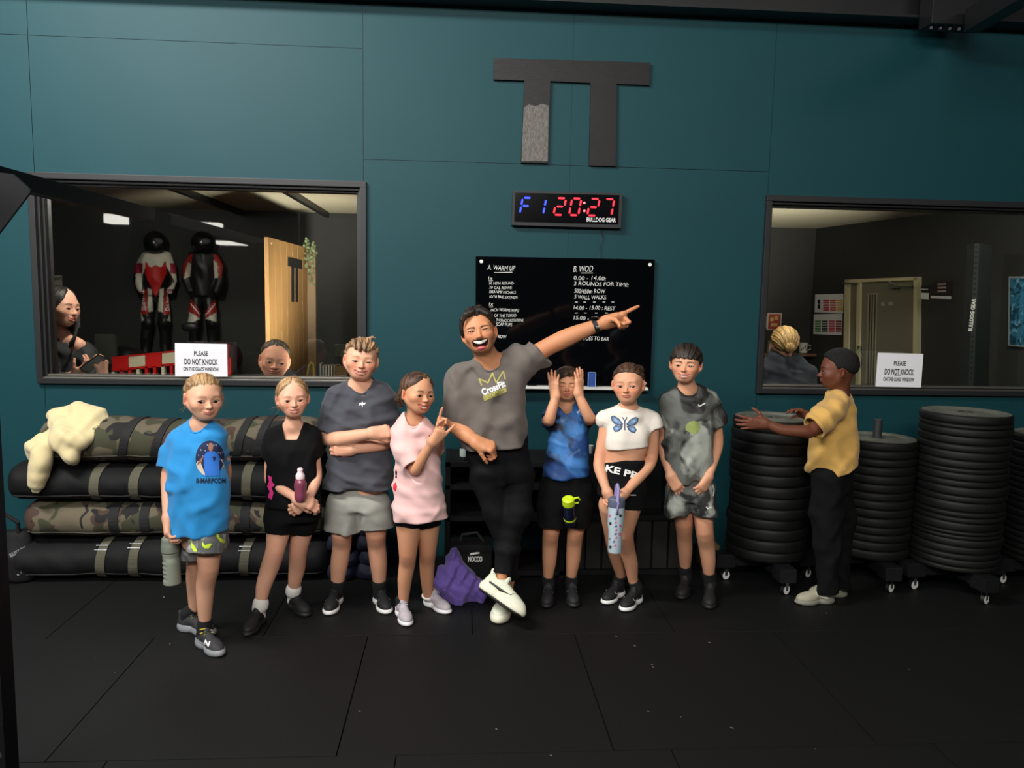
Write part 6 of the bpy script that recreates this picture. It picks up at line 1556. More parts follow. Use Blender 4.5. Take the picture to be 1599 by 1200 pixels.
# ============================================================ boy in the mustard T-shirt, seen from the side
Y = -.80
P = dict(Y=Y, foot=(1285, 945), skin=(104, 60, 42), lips=(110, 56, 50), brow_c=(26, 18, 15),
  headpx=(1308, 544, 608, .0), rot=(-106, 3, 0), neckpx=(1312, 618, .02, 13.5),
  head=dict(smile=.0, mw=.10, eye=.6, iris=(30, 20, 16), blush=.0, nose=1.15, nosew=1.25, lip=.022, fw=1.04, brow=1.0, gx=0, gy=-20),
  hair=dict(col=(20, 17, 16), col2=(10, 9, 9), t=.035, az=(0, 30, 50, 68, 80, 105, 130, 180), line=(.30, .28, .22, .16, .0, .02, -.1, -.16), flow='curl', seed=83, jag=.0, relief=.006, up=.02, edge=.08),
  skin_torso=[(616, 1298, 1326, .02), (632, 1282, 1334, .02, .8), (680, 1276, 1332, .02, .9), (735, 1276, 1328, .02, .8)],
  traps=[[(1311, 618, .02, 10), (1308, 632, -.08, 11)], [(1311, 618, .02, 10), (1300, 632, .12, 10)]],
  arms=[dict(pts=[(1302, 640, -.11, 13), (1266, 674, -.16, 10.5), (1254, 674, -.17, 10.2), (1222, 672, -.16, 9), (1196, 662, -.14, 7.0)],
             hand=dict(fd=(-1, .12, -.0), n=(.1, 1, .15), L=.145, thumb=-1, curls=[(8, 12, 8)] * 4, spread=8, tspl=62, topp=10)),
        dict(pts=[(1296, 640, .13, 12), (1278, 664, .12, 9), (1268, 658, .10, 8), (1262, 650, .08, 6.8)],
             hand=dict(fd=(-.9, -.1, .45), n=(-.2, -.3, -.95), L=.13, thumb=-1, curls=[(20, 25, 20)] * 4, spread=5, tspl=40))],
  legs=[dict(pts=[(1292, 790, -.03, 14), (1290, 850, .0, 10), (1290, 900, .0, 8)], shoe=((1304, 941), (1240, 944), .225)),
        dict(pts=[(1310, 790, .08, 13), (1312, 850, .0, 10), (1312, 895, .0, 8)], shoe=((1322, 931), (1262, 933), .225))])
b8 = figure('person', 'boy in a mustard T-shirt and black joggers hugging a stack of weight plates', P)
Mmu = mat('mustard_jersey', (206, 162, 84), .88, bump=.25, bscale=400, bdist=.001, sheen=.2, mottled=.05)
rows = [(622, 1294, 1331, .02, .9), (636, 1276, 1337, .02, 1.0), (670, 1268, 1337, .02, 1.0), (700, 1264, 1336, .02, 1.0), (742, 1260, 1338, .02, .98)]
shirt = tee(P, b8, rows, [[(1300, 640, -.09, 17), (1286, 654, -.12, 19.5), (1271, 668, -.15, 20)], [(1298, 640, .11, 16), (1288, 652, .12, 15)]], (1300, 737), folds(131, 1.0), Mmu, hemn=(.42, 0, -1), neck=(1.02, .01, 0), ratio=1.0, drop=-.012, tilt=.1)
l1, q1 = limb([(1292, 745, -.02, 27), (1291, 800, -.02, 25), (1291, 850, -.02, 21), (1292, 900, -.01, 15), (1293, 922, -.01, 13.5)], Y)
l2, q2 = limb([(1308, 745, .08, 25), (1312, 800, .07, 22), (1312, 850, .07, 18), (1311, 895, .07, 14.5), (1310, 916, .07, 13)], Y)
garment('joggers', [(loftrow([(715, 1272, 1328, .03, .85), (765, 1267, 1333, .03, .9)], Y, 0, 2.2), 0), (sleeve(l1, q1), .02), (sleeve(l2, q2), .02)], [], [], folds(141, .9), .0042, Mk_, b8)
for i in (1, 0): foot_gear(P, i, (158, 154, 134), (126, 126, 112), (180, 176, 158), Mbs, .02, accent=((215, 212, 196), 'bar'))
ORD = ['first', 'second', 'third', 'fourth', 'fifth', 'sixth', 'seventh', 'eighth', 'ninth', 'tenth', 'eleventh', 'twelfth', 'thirteenth', 'fourteenth', 'fifteenth', 'sixteenth', 'seventeenth', 'eighteenth', 'nineteenth', 'twentieth', 'twenty-first', 'twenty-second', 'twenty-third', 'twenty-fourth']
# ============================================================ long training bags stacked against the wall
M_camo = patch_mat('camouflage_cloth', [(92, 84, 66), (56, 57, 38), (64, 46, 36), (18, 18, 17)], [.52, .56, .60], 6.5, .85, 1.2, (1, 1, 1), .006, .8)
M_bagblk = mat('black_cordura', (9, 9, 10), .75, bump=.5, bscale=160, bdist=.003, spec=.3)
M_web = mat('black_webbing', (17, 17, 18), .8, bump=.4, bscale=400)
M_oliv = mat('olive_webbing', (82, 80, 64), .85, bump=.4, bscale=400)
M_buck = mat('steel_buckle', (150, 150, 150), .3, metal=.9)
def long_bag(lab, x0, x1, yc, zc, ry, rz, m, straps, mstrap, seed, buckles=False, piping=True):
    t = thing('training_bag', lab, 'bag', (x0, yc, zc - rz), 'long training bags stacked along the wall')
    L = x1 - x0; nx, na = 110, 44; V = []; r = np.random.RandomState(seed); ph = r.rand(8) * 6.28
    sx = [s[0] for s in straps]
    def rad(x, a):
        u = (x - x0) / L; e = min(u, 1 - u) * L
        k = (1 - max(0, 1 - e / .10) ** 2.5) ** .5 if e < .10 else 1.0
        pin = sum(math.exp(-((x - s) / .06) ** 2) for s in sx) * .035
        w = 1 + .018 * math.sin(9 * x + ph[0] + 2 * math.cos(a)) + .012 * math.sin(23 * x + 3 * a + ph[1]) + .008 * math.sin(41 * x - 5 * a + ph[2]) - pin
        return max(k, .02) * w
    def P(x, a, o=0):
        k = rad(x, a); ca, sa = math.cos(a), math.sin(a)
        f = lambda c: math.copysign(abs(c) ** .86, c)
        sag = -.012 * math.sin((x - x0) / L * PI * 3 + ph[3])
        return (x, yc + f(ca) * (ry * k + o), zc + f(sa) * (rz * k + o) + (sag if sa > 0 else 0))
    for i in range(nx + 1):
        x = x0 + L * (.5 - .5 * math.cos(PI * i / nx))
        for j in range(na): V.append(P(x, 2 * PI * j / na))
    Fc = [(i * na + j, i * na + (j + 1) % na, (i + 1) * na + (j + 1) % na, (i + 1) * na + j) for i in range(nx) for j in range(na)]
    Fc.append(tuple(range(na - 1, -1, -1))); Fc.append(tuple(nx * na + j for j in range(na)))
    o = from_py('bag_body', V, Fc, m, None, True); put(o, t)
    for s, w, sl in straps:
        V = []; Fc = []; n = 4
        for j in range(na):
            a = 2 * PI * j / na; xx = s + sl * math.sin(a) * .06
            for q, oo in ((-w / 2, .001), (-w / 2, .006), (w / 2, .006), (w / 2, .001)): V.append(P(xx + q, a, oo))
        for j in range(na):
            for k in range(3): Fc.append((j * n + k, j * n + k + 1, ((j + 1) % na) * n + k + 1, ((j + 1) % na) * n + k))
        so = from_py('strap', V, Fc, mstrap, None, False); put(so, t)
        if buckles:
            b = MB(); a = PI + .35 if True else 0; a = -PI + 2.75 - PI * .0
            a = PI - .62
            c = np.array(P(s, a, .008)); c2 = np.array(P(s, a - .16, .008)); up = c2 - c; up /= np.linalg.norm(up); hw = w / 2 + .008
            q = [c + A3((-hw, 0, 0)), c + A3((hw, 0, 0)), c + A3((hw, 0, 0)) + up * .028, c + A3((-hw, 0, 0)) + up * .028]
            b.tube(q, .0028, 6, closed=True); b.build('buckle', M_buck, so)
    if piping:
        b = MB(); b.tube([P(x0 + L * (.03 + .94 * i / 50), PI + .55, .003) for i in range(51)], .004, 6); b.build('piping', mat('piping', (58, 54, 46), .8) if m is M_camo else M_web, t, True)
    return t
X = lambda px, py, Y: float(at(px, py, Y)[0]); Z = lambda px, py, Y: float(at(px, py, Y)[2])
yb = -.24; ft = yb - .17
def S(pxs, py, w, sl=0): return [(X(p, py, ft), w, sl) for p in pxs]
long_bag('long camouflage bag, topmost of the stack, a cream sweatshirt lying on its left end', X(72, 720, yb), X(512, 720, yb), yb, .772, .165, .122, M_camo, S([192, 243, 372, 404], 715, .045, .6), M_web, 3)
long_bag('long black bag with olive straps, second from the top of the stack', X(30, 790, yb), X(515, 790, yb), yb - .02, .545, .17, .102, M_bagblk, S([149, 211, 386, 440], 790, .05, .1), M_oliv, 4)
long_bag('long camouflage bag with black straps, second from the bottom of the stack', X(52, 840, yb), X(520, 840, yb), yb - .01, .336, .165, .103, M_camo, S([178, 226, 383, 430], 840, .05, -.1), M_web, 5)
long_bag('long black bag with olive straps and steel buckles, lying on the floor', X(32, 890, yb), X(525, 890, yb), yb - .03, .115, .175, .111, M_bagblk, S([160, 212, 338, 383], 895, .05, .2), M_oliv, 6, buckles=True)

# cream sweatshirt thrown over the top bag
def A(px, py, Y): return at(px, py, Y)
M_cream = mat('cream_fleece', (206, 190, 144), .92, bump=.35, bscale=220, bdist=.002, sheen=.3)
t = thing('sweatshirt', 'crumpled cream hooded sweatshirt thrown over the left end of the top bag', 'sweatshirt', A(110, 700, -.3))
ops = [('add', ell(A(126, 678, -.30), (.15, .13, .125)), 0), ('add', ell(A(137, 665, -.26), (.10, .10, .10)), .05), ('add', cone(A(95, 672, -.32), A(62, 708, -.38), .065, .05), .04),
       ('add', cone(A(98, 690, -.42), A(112, 708, -.44), .07, .06), .04), ('add', cone(A(130, 690, -.42), A(155, 678, -.36), .055, .03), .04),
       ('add', chain([A(72, 700, -.43), A(62, 725, -.46), A(60, 742, -.46), A(57, 756, -.46)], [.05, .042, .032, .025]), .015), ('add', chain([A(88, 680, -.38), A(66, 688, -.40), A(50, 698, -.42)], [.045, .035, .02]), .02),
       ('add', chain([A(92, 650, -.28), A(120, 642, -.28), A(148, 648, -.27), A(160, 670, -.3)], [.045, .05, .045, .03]), .02),
       ('disp', wob(5, 2.6, .010, (1, .6, .8), .3), 0), ('disp', wob(6, 5, .009, ridge=1.0, n=5, axis=(1, .2, .7)), 0), ('disp', wob(8, 8, .006, ridge=1.0, n=4, axis=(1, .2, -.8)), 0),
       ('sub', loft([(-2.6, yb, .772), (-1.0, yb, .772)], [.168, .168], [.127, .127], (0, 1, 0), 2.3, 0), .004), ('sub', loft([(-2.8, yb - .02, .545), (-1.0, yb - .02, .545)], [.172, .172], [.104, .104], (0, 1, 0), 2.3, 0), .004),
       ('sub', chain([A(94, 698, -.55), A(110, 676, -.53), A(128, 668, -.5)], [.02, .03, .015]), .03), ('sub', cone(A(112, 700, -.56), A(138, 700, -.52), .012, .02), .02)]
sdf_obj('knitted_body', ops, .0052, M_cream, t)
b = MB()
q = A(58, 752, -.455); b2 = [('add', chain([A(60, 748, -.46), A(57, 764, -.455)], [.028, .022]), 0), ('disp', wob(7, 26, .002, (1, 1, .05), 1.0), 0)]
sdf_obj('cuff', b2, .004, M_cream, t)

# black kit bag at the far left
t = thing('kit_bag', 'black kit bag slumped on the floor left of the long bags', 'bag', at(18, 905, -.35) * A3((1, 1, 0)))
bx = X(6, 860, -.4)
ops = [('add', loft([(bx, -.33, .01), (bx, -.33, .14), (bx - .01, -.32, .27)], [.15, .145, .10], [.10, .11, .06], (1, .1, 0), 3.2, .03), 0), ('disp', wob(17, 4, .012, (1, 1, 1), .8), 0), ('int', halfspace((0, 0, .004), (0, 0, -1)), .004)]
kb = sdf_obj('bag_body', ops, .006, M_bagblk, t)
b = MB(); b.tube([(bx - .08, -.36, .24), (bx - .07, -.40, .34), (bx + .02, -.40, .38), (bx + .07, -.38, .33), (bx + .06, -.36, .23)], .012, 8); b.build('carry_handle', M_web, t, True)
print_text('bag_lettering', 'BULLDOG GEAR', 28, 862, 28, -.42, [kb], mat('dim_white_print', (120, 122, 124), .7), kb, 27, 6, .03)
b = MB(); q = A(29, 893, -.44); b.tube([q + A3((.014 * math.cos(i / 12 * 2 * PI), 0, .02 * math.sin(i / 12 * 2 * PI))) for i in range(12)], .003, 6, closed=True); b.build('steel_ring', M_buck, t)

# navy sandbags behind the boy in grey shorts
M_navy = mat('navy_cordura', (20, 27, 48), .8, bump=.4, bscale=140, bdist=.003, mottled=.15, mscale=12)
bagn = 0
for r_ in range(6):
    for c_ in range(2):
        x_ = X(538 + 40 * c_ + (6 if r_ % 2 else 0), 880, -.30); z_ = .045 + r_ * .082
        t_ = 'navy sandbag behind the legs of the boy in grey shorts'
        if r_ == 0 and c_ == 0: 
            ops = [('add', loft([(0, 0, -.042), (0, 0, 0), (0, 0, .042)], [.075, .082, .07], [.12, .13, .11], (1, 0, 0), 3, .025), 0), ('disp', wob(4, 7, .005, (1, 1, 1), .8), 0)]
            o = sdf_obj('sandbag', ops, .006, M_navy); base_sb = o
        else: o = bpy.data.objects.new('sandbag', base_sb.data); COLL.objects.link(o)
        o.location = (x_, -.30 + .015 * ((r_ * 3 + c_) % 3 - 1), z_); o.rotation_euler = (0, 0, .06 * ((r_ * 5 + c_ * 3) % 5 - 2))
        tag(o, 'navy sandbag, %s column, %s layer from the floor, behind the boy with folded arms' % (['left', 'right'][c_], ORD[r_]), 'sandbag', 'navy sandbags piled by the wall')

# purple jacket on the floor
M_pur = mat('purple_shell', (94, 72, 150), .75, bump=.3, bscale=150, bdist=.002, sheen=.2, mottled=.08)
t = thing('jacket', 'crumpled purple jacket lying on the floor beside the laughing man', 'jacket', at(715, 935, -.7) * A3((1, 1, 0)))
Yj = -.66
ops = [('add', chain([A(688, 928, Yj), A(712, 932, Yj - .05), A(740, 926, Yj - .02)], [.055, .065, .05]), 0), ('add', chain([A(700, 920, Yj), A(706, 895, Yj + .04), A(710, 874, Yj + .06)], [.08, .055, .03]), .03),
       ('add', chain([A(715, 890, Yj + .05), A(732, 910, Yj), A(745, 920, Yj - .02)], [.05, .055, .03]), .03), ('add', ell(A(720, 915, Yj), (.10, .09, .06)), .03), ('add', chain([A(690, 930, Yj - .02), A(680, 922, Yj)], [.04, .02]), .02),
       ('disp', wob(25, 3.5, .012, (1, .6, 1), .4), 0), ('disp', wob(26, 7, .016, ridge=1.0, n=5, axis=(1, .2, -.5)), 0), ('disp', wob(27, 9, .010, ridge=1.0, n=4, axis=(1, .2, 1)), 0), ('int', halfspace((0, 0, .003), (0, 0, -1)), .004)]
sdf_obj('crumpled_shell', ops, .0048, M_pur, t)

# black open shelving behind the man, with a cool bag and small things
M_shelf = mat('matt_black_board', (11, 11, 12), .7, bump=.2, bscale=60, spec=.3)
xa, xb_ = X(695, 800, -.3), X(880, 800, -.3); zt = Z(760, 716, -.3)
t = thing('shelf_unit', 'black open shelf unit behind the laughing man', 'shelf', ((xa + xb_) / 2, -.2, 0))
for z_ in (.02, .34, .36 + (zt - .36) * .5, zt - .03):
    b = MB(); b.box((xa, -.40, z_), (xb_, -.02, z_ + .028), .002); b.build('shelf_board', M_shelf, t)
for x_ in (xa, (xa + xb_) / 2 + .02, xb_ - .03):
    b = MB(); b.box((x_, -.40, 0), (x_ + .03, -.02, zt), .002); b.build('side_panel', M_shelf, t)
# cool bag
xc, zc = X(735, 870, -.45), .15
t = thing('cool_bag', 'black cool bag with white lettering on the floor behind the purple jacket', 'bag', (xc, -.48, 0))
b = MB(); b.box((xc - .115, -.56, .006), (xc + .115, -.415, .24), .016); cb = b.build('bag_body', M_bagblk, t, True)
b = MB(); b.box((xc - .118, -.563, .20), (xc + .118, -.412, .256), .02); b.build('bag_lid', M_bagblk, t, True)
b = MB(); b.tube([(xc - .06, -.52, .25), (xc - .05, -.52, .30), (xc + .03, -.515, .31), (xc + .07, -.52, .26)], .009, 8); b.build('carry_strap', M_web, t, True)
print_text('bag_lettering', 'NOCCO', 742, 873.5, 23, -.56, [cb], M_wp, cb, 0, 9, .04)
for y_ in (859, 863.5): print_poly('logo_bar', [(734, y_ + 1), (749, y_ - 1.5), (749, y_ + 1.5), (734, y_ + 4)], -.56, [cb], M_wp, cb)
# small bottle with a pale label and a pale cup on the shelf
q = A(724, 716, -.33); b = MB(); b.lathe([(0, 0), (.022, 0), (.022, .07), (.012, .085), (.012, .1), (0, .1)], (0, 0, 0), 20); t = thing('spray_bottle', 'small dark bottle with a pale label on top of the black shelf unit', 'bottle', (q[0], -.33, zt))
o = b.build('bottle_body', mat('dark_plastic', (24, 28, 30), .4), None, True); o.parent = t
b = MB(); b.lathe([(.0225, .018), (.0228, .02), (.0228, .062), (.0225, .064)], (0, 0, 0), 20); o = b.build('label_wrap', mat('pale_label', (170, 184, 176), .7), None, True); o.parent = t
q = A(920, 703, -.25)

# low slatted black bench boxes along the wall
xs0, xs1 = X(884, 880, -.25), X(1062, 880, -.25); zs = Z(960, 803, -.3)
t = thing('slatted_box', 'low black box with upright slats along the wall behind the children', 'box', ((xs0 + xs1) / 2, -.2, 0))
b = MB(); b.box((xs0, -.30, .03), (xs1, -.02, zs - .03)); b.build('box_body', M_shelf, t)
b = MB(); b.box((xs0 - .01, -.34, zs - .03), (xs1 + .01, -.01, zs), .003); b.build('top_board', M_shelf, t)
b = MB(); b.box((xs0 - .01, -.34, 0), (xs1 + .01, -.01, .03), .002); b.build('plinth', M_shelf, t)
n = 7; w_ = (xs1 - xs0) / n
for i in range(n):
    b = MB(); b.box((xs0 + w_ * i + .006, -.325, .032), (xs0 + w_ * (i + 1) - .006, -.30, zs - .032), .002); b.build('slat', mat('slat_black', (27, 26, 25), .6, bump=.3, bscale=50, bstretch=(1, 1, .2)), t)
# upper black cabinet behind boy in blue / crop-top girl
xe0, xe1 = xb_ + .005, X(1030, 760, -.2)
t = thing('storage_unit', 'dark storage unit standing on the slatted box below the glass board', 'cabinet', ((xe0 + xe1) / 2, -.2, zs))
zu = Z(950, 708, -.2)
b = MB(); b.box((max(xe0, xs0), -.26, zs + .001), (xe1, -.015, zu), .003); b.build('carcass', M_shelf, t)
for i in range(3):
    a0 = max(xe0, xs0) + (xe1 - max(xe0, xs0)) * i / 3; a1 = max(xe0, xs0) + (xe1 - max(xe0, xs0)) * (i + 1) / 3
    b = MB(); b.box((a0 + .006, -.272, zs + .02), (a1 - .006, -.26, zu - .02), .003); b.build('door', M_shelf, t)
b = MB(); b.lathe([(0, 0), (.022, 0), (.026, .045), (.024, .045), (.02, .004), (0, .004)], (X(920, 706, -.2), -.2, zu + .001), 20); o = b.build('small_cup', mat('pale_cup', (180, 182, 178), .6), None, True)
tag(o, 'small pale cup on the dark storage unit behind the boy in tie-dye', 'cup')
# cardboard box beside the trolley
q = A(1100, 893, -.12); b = MB(); b.box((q[0] - .05, -.2, .002), (q[0] + .06, -.09, .13), .004); o = b.build('cardboard_box', mat('brown_card', (98, 80, 52), .85)); tag(o, 'small brown cardboard box on the floor behind the tall boy', 'box')

# ============================================================ bumper plate stacks on wheeled trolleys
M_plate = mat('bumper_rubber', (11, 12, 11), .6, bump=.25, bscale=120, bdist=.001, spec=.35, mottled=.2, mscale=9)
M_plate_hi = mat('bumper_rubber_dusty', (98, 100, 90), .5, bump=.25, bscale=120, bdist=.001, spec=.5, mottled=.3, mscale=14)
M_hub = mat('hub_steel', (120, 120, 116), .35, metal=.85)
plates = {}
def plate(th, R, dusty=False):
    k = (round(th, 4), round(R, 4), dusty)
    if k in plates: return plates[k]
    h = th / 2; m = 48
    prof = [(.027, -h * .9), (.07, -h * .9), (.085, -h * .6), (R * .70, -h * .55), (R * .78, -h * .96), (R - .008, -h), (R - .002, -h * .75), (R, -h * .5), (R, h * .5), (R - .002, h * .75), (R - .008, h), (R * .78, h * .96), (R * .74, h * .62), (.10, h * .55), (.085, h * .86), (.027, h * .9), (.027, -h * .9)]
    b = MB(); b.lathe(prof, (0, 0, 0), 56); bmesh.ops.remove_doubles(b.bm, verts=b.bm.verts[:], dist=1e-5); o = b.build('plate_body', M_plate_hi if dusty else M_plate, None, True)
    b = MB(); b.lathe([(.0255, -h * .92), (.036, -h * .92), (.036, h * .93), (.0255, h * .93), (.0255, -h * .92)], (0, 0, 0), 28); hb_ = b.build('steel_hub', M_hub, None, True)
    plates[k] = (o.data, hb_.data); bpy.data.objects.remove(o); bpy.data.objects.remove(hb_); return plates[k]
def stack(cx, Yc, ztop, zbot, ths, R, where, seed):
    rs = random.Random(seed); c = at(cx, 760, Yc); x = float(c[0]); z = zbot; tot = sum(ths); sc = (ztop - zbot) / tot
    for i, th in enumerate(ths):
        th = th * sc; last = i == len(ths) - 1
        pm, hm_ = plate(th - .0012, R)
        j = len(ths) - 1 - i; lab = ('dusty topmost plate of the %s' % where) if last else 'black bumper plate, %s from the top of the %s' % (ORD[j], where)
        t = thing('bumper_plate', lab, 'weight plate', (x + rs.uniform(-.006, .006), Yc + rs.uniform(-.006, .006), z + th / 2), 'bumper plates of the ' + where)
        for nm, me in (('plate_body', pm), ('steel_hub', hm_)):
            o = bpy.data.objects.new(nm, me); COLL.objects.link(o); o.parent = t
        if last:
            b = MB(); hh = (th - .0012) / 2; b.lathe([(.04, hh * .9 + .0006), (.085, hh * .87 + .0008), (.10, hh * .56 + .001), (R * .74, hh * .63 + .001), (R * .78, hh * .965 + .001), (R - .012, hh + .0012)], (0, 0, 0), 48); o = b.build('dusty_face', M_plate_hi, None, True); o.parent = t
        t.rotation_euler = (0, 0, rs.random() * 6)
        z += th
    return x
M_cast = mat('caster_white', (228, 228, 224), .4); M_tyre = mat('caster_tyre', (15, 15, 15), .5); M_chr = mat('caster_steel', (150, 152, 155), .3, metal=.9)
def trolley(x, Yc, zbot, lab, arm=.27, rot=0.0):
    t = thing('plate_trolley', lab, 'trolley', (x, Yc, 0))
    R_ = lambda a, r, z: (x + math.cos(a + rot) * r, Yc + math.sin(a + rot) * r, z)
    for k in range(2):
        a = k * PI / 2; b = MB(); b.box((-arm, -.04, zbot - .068), (arm, .04, zbot - .004), .003, Matrix.Translation((x, Yc, 0)) @ Matrix.Rotation(a + rot, 4, 'Z')); b.build('cross_bar', M_black, t)
    for k in range(4):
        a = k * PI / 2; p = R_(a, arm - .02, 0)
        b = MB(); b.box((-.055, -.045, zbot - .078), (.055, .045, zbot - .001), .004, Matrix.Translation((p[0], p[1], 0)) @ Matrix.Rotation(a + rot, 4, 'Z')); b.build('end_block', M_black, t)
        b = MB(); zt_ = zbot - .078; b.box((p[0] - .035, p[1] - .03, zt_ - .004), (p[0] + .035, p[1] + .03, zt_)); 
        an = [.5, -.5, .3, .5][k]; ca, sa = math.cos(an), math.sin(an); cx, cy = p[0] + .016 * ca, p[1] + .016 * sa
        for s in (-1, 1): b.prism([(cx - .014 * ca - sa * s * .013, cy - .014 * sa + ca * s * .013, zt_ - .003), (cx + .014 * ca - sa * s * .013, cy + .014 * sa + ca * s * .013, zt_ - .003), (cx + .008 * ca - sa * s * .013, cy + .008 * sa + ca * s * .013, .026), (cx - .008 * ca - sa * s * .013, cy - .008 * sa + ca * s * .013, .026)], (-sa, ca, 0), .002)
        cs = b.build('caster_fork', M_chr, t)
        r_ = .029
        b = MB(); b.cyl((cx + sa * .010, cy - ca * .010, r_), (cx - sa * .010, cy + ca * .010, r_), r_, n=28); put(b.build('caster_tyre', M_tyre, None, True), cs)
        b = MB(); b.cyl((cx + sa * .0112, cy - ca * .0112, r_), (cx - sa * .0112, cy + ca * .0112, r_), r_ * .84, n=28); b.cyl((cx + sa * .0125, cy - ca * .0125, r_), (cx - sa * .0125, cy + ca * .0125, r_), r_ * .22, n=12); put(b.build('caster_wheel', M_cast, None, True), cs)
def lay(n, seed, lo=.045, hi=.062):
    r = random.Random(seed); return [r.uniform(lo, hi) for _ in range(n)]
zb_ = .165
Y1, Y2, Y3, Y4 = -.42, -.40, -.58, -.52
x1 = stack(1201, Y1, Z(1201, 651, Y1), zb_, lay(13, 1, .055, .066), .225, 'stack the boy in mustard hugs', 1)
trolley(x1, Y1, zb_, 'black cross-shaped plate trolley under the hugged stack', rot=.04)
x2 = stack(1364, Y2, Z(1364, 683, Y2), zb_, lay(14, 2, .05, .062), .215, 'stack with the steel post', 2)
trolley(x2, Y2, zb_, 'black plate trolley under the stack with the steel post', rot=-.05)
b = MB(); b.cyl((x2, Y2, Z(1364, 690, Y2)), (x2, Y2, Z(1360, 655, Y2)), .024, n=24); o = b.build('steel_post', mat('worn_steel_post', (70, 74, 74), .45, metal=.6), None, True); tag(o, 'short steel post standing up out of the middle of a plate stack', 'post')
x3 = stack(1498, Y3, Z(1498, 643, Y3), zb_, lay(23, 3, .02, .048), .232, 'tallest plate stack', 3)
trolley(x3, Y3, zb_, 'black plate trolley under the tallest stack', rot=.08)
x4 = stack(1640, Y4, Z(1640, 678, Y4), zb_, lay(19, 4, .03, .045), .225, 'stack at the right edge', 4)
trolley(x4, Y4, zb_, 'black plate trolley at the right edge of the photo', rot=-.02)
# ============================================================ rooms behind the glass
def struct(b, name, m): o = b.build(name, m); tag(o, kind='structure'); return o
ZC1 = float(at(300, 327, 3.0)[2])
b = MB(); b.box((-6.2, 3.0, 0), (1.2, 3.1, ZC1 + .02)); struct(b, 'wall_office_back', M_dark)
b = MB(); b.box((-6.3, .12, 0), (-6.2, 3.1, ZC1)); struct(b, 'wall_office_left', M_dark)
b = MB(); b.box((1.1, .12, 0), (1.2, 4.5, 2.75)); struct(b, 'wall_partition', M_dark)
b = MB(); b.box((-6.3, .121, ZC1), (1.1, 3.1, ZC1 + .05)); struct(b, 'ceiling_office', M_ceil)
P1 = at(1272, 400, 4.4); P2 = at(1680, 400, 1.1); P1[2] = 0; P2[2] = 0
ZC2 = float(at(1272, 357, 4.4)[2]); du = (P2 - P1) / np.linalg.norm(P2 - P1); nn = np.array([du[1], -du[0], 0.0])
b = MB(); b.box((1.2, 4.4, 0), (float(P1[0]), 4.5, ZC2)); struct(b, 'wall_studio_back', M_dark)
b = MB(); b.prism([P1, P2, P2 + A3((0, 0, ZC2)), P1 + A3((0, 0, ZC2))], -nn, .1); struct(b, 'wall_studio_right', M_dark)
b = MB(); b.box((1.2, .121, ZC2), (6.2, 4.5, ZC2 + .05)); struct(b, 'ceiling_studio', M_ceil)
def onw(px, py, off=0.0): return onplane(px, py, P1 + nn * off, nn)
def wpanel(cs, off, th, name, m, parent=None):
    b = MB(); b.prism([onw(x, y, off) for x, y in cs], -nn, th); o = b.build(name, m, parent); return o
R4 = lambda x0, y0, x1, y1, s=0: [(x0, y0), (x1, y0 + s), (x1, y1 + s * .3), (x0, y1)]

# added dark bars standing for roof trusses mirrored in the window glass
for i, (x_, lab) in enumerate(((-2.05, 'left dark steel joist running away under the office ceiling'), (-1.25, 'right dark steel joist running away under the office ceiling'))):
    b = MB(); b.box((x_ - .02, .5, ZC1 - .05), (x_ + .02, 2.95, ZC1 - .001), .003); o = b.build('truss_reflection', M_black); tag(o, lab, 'joist')

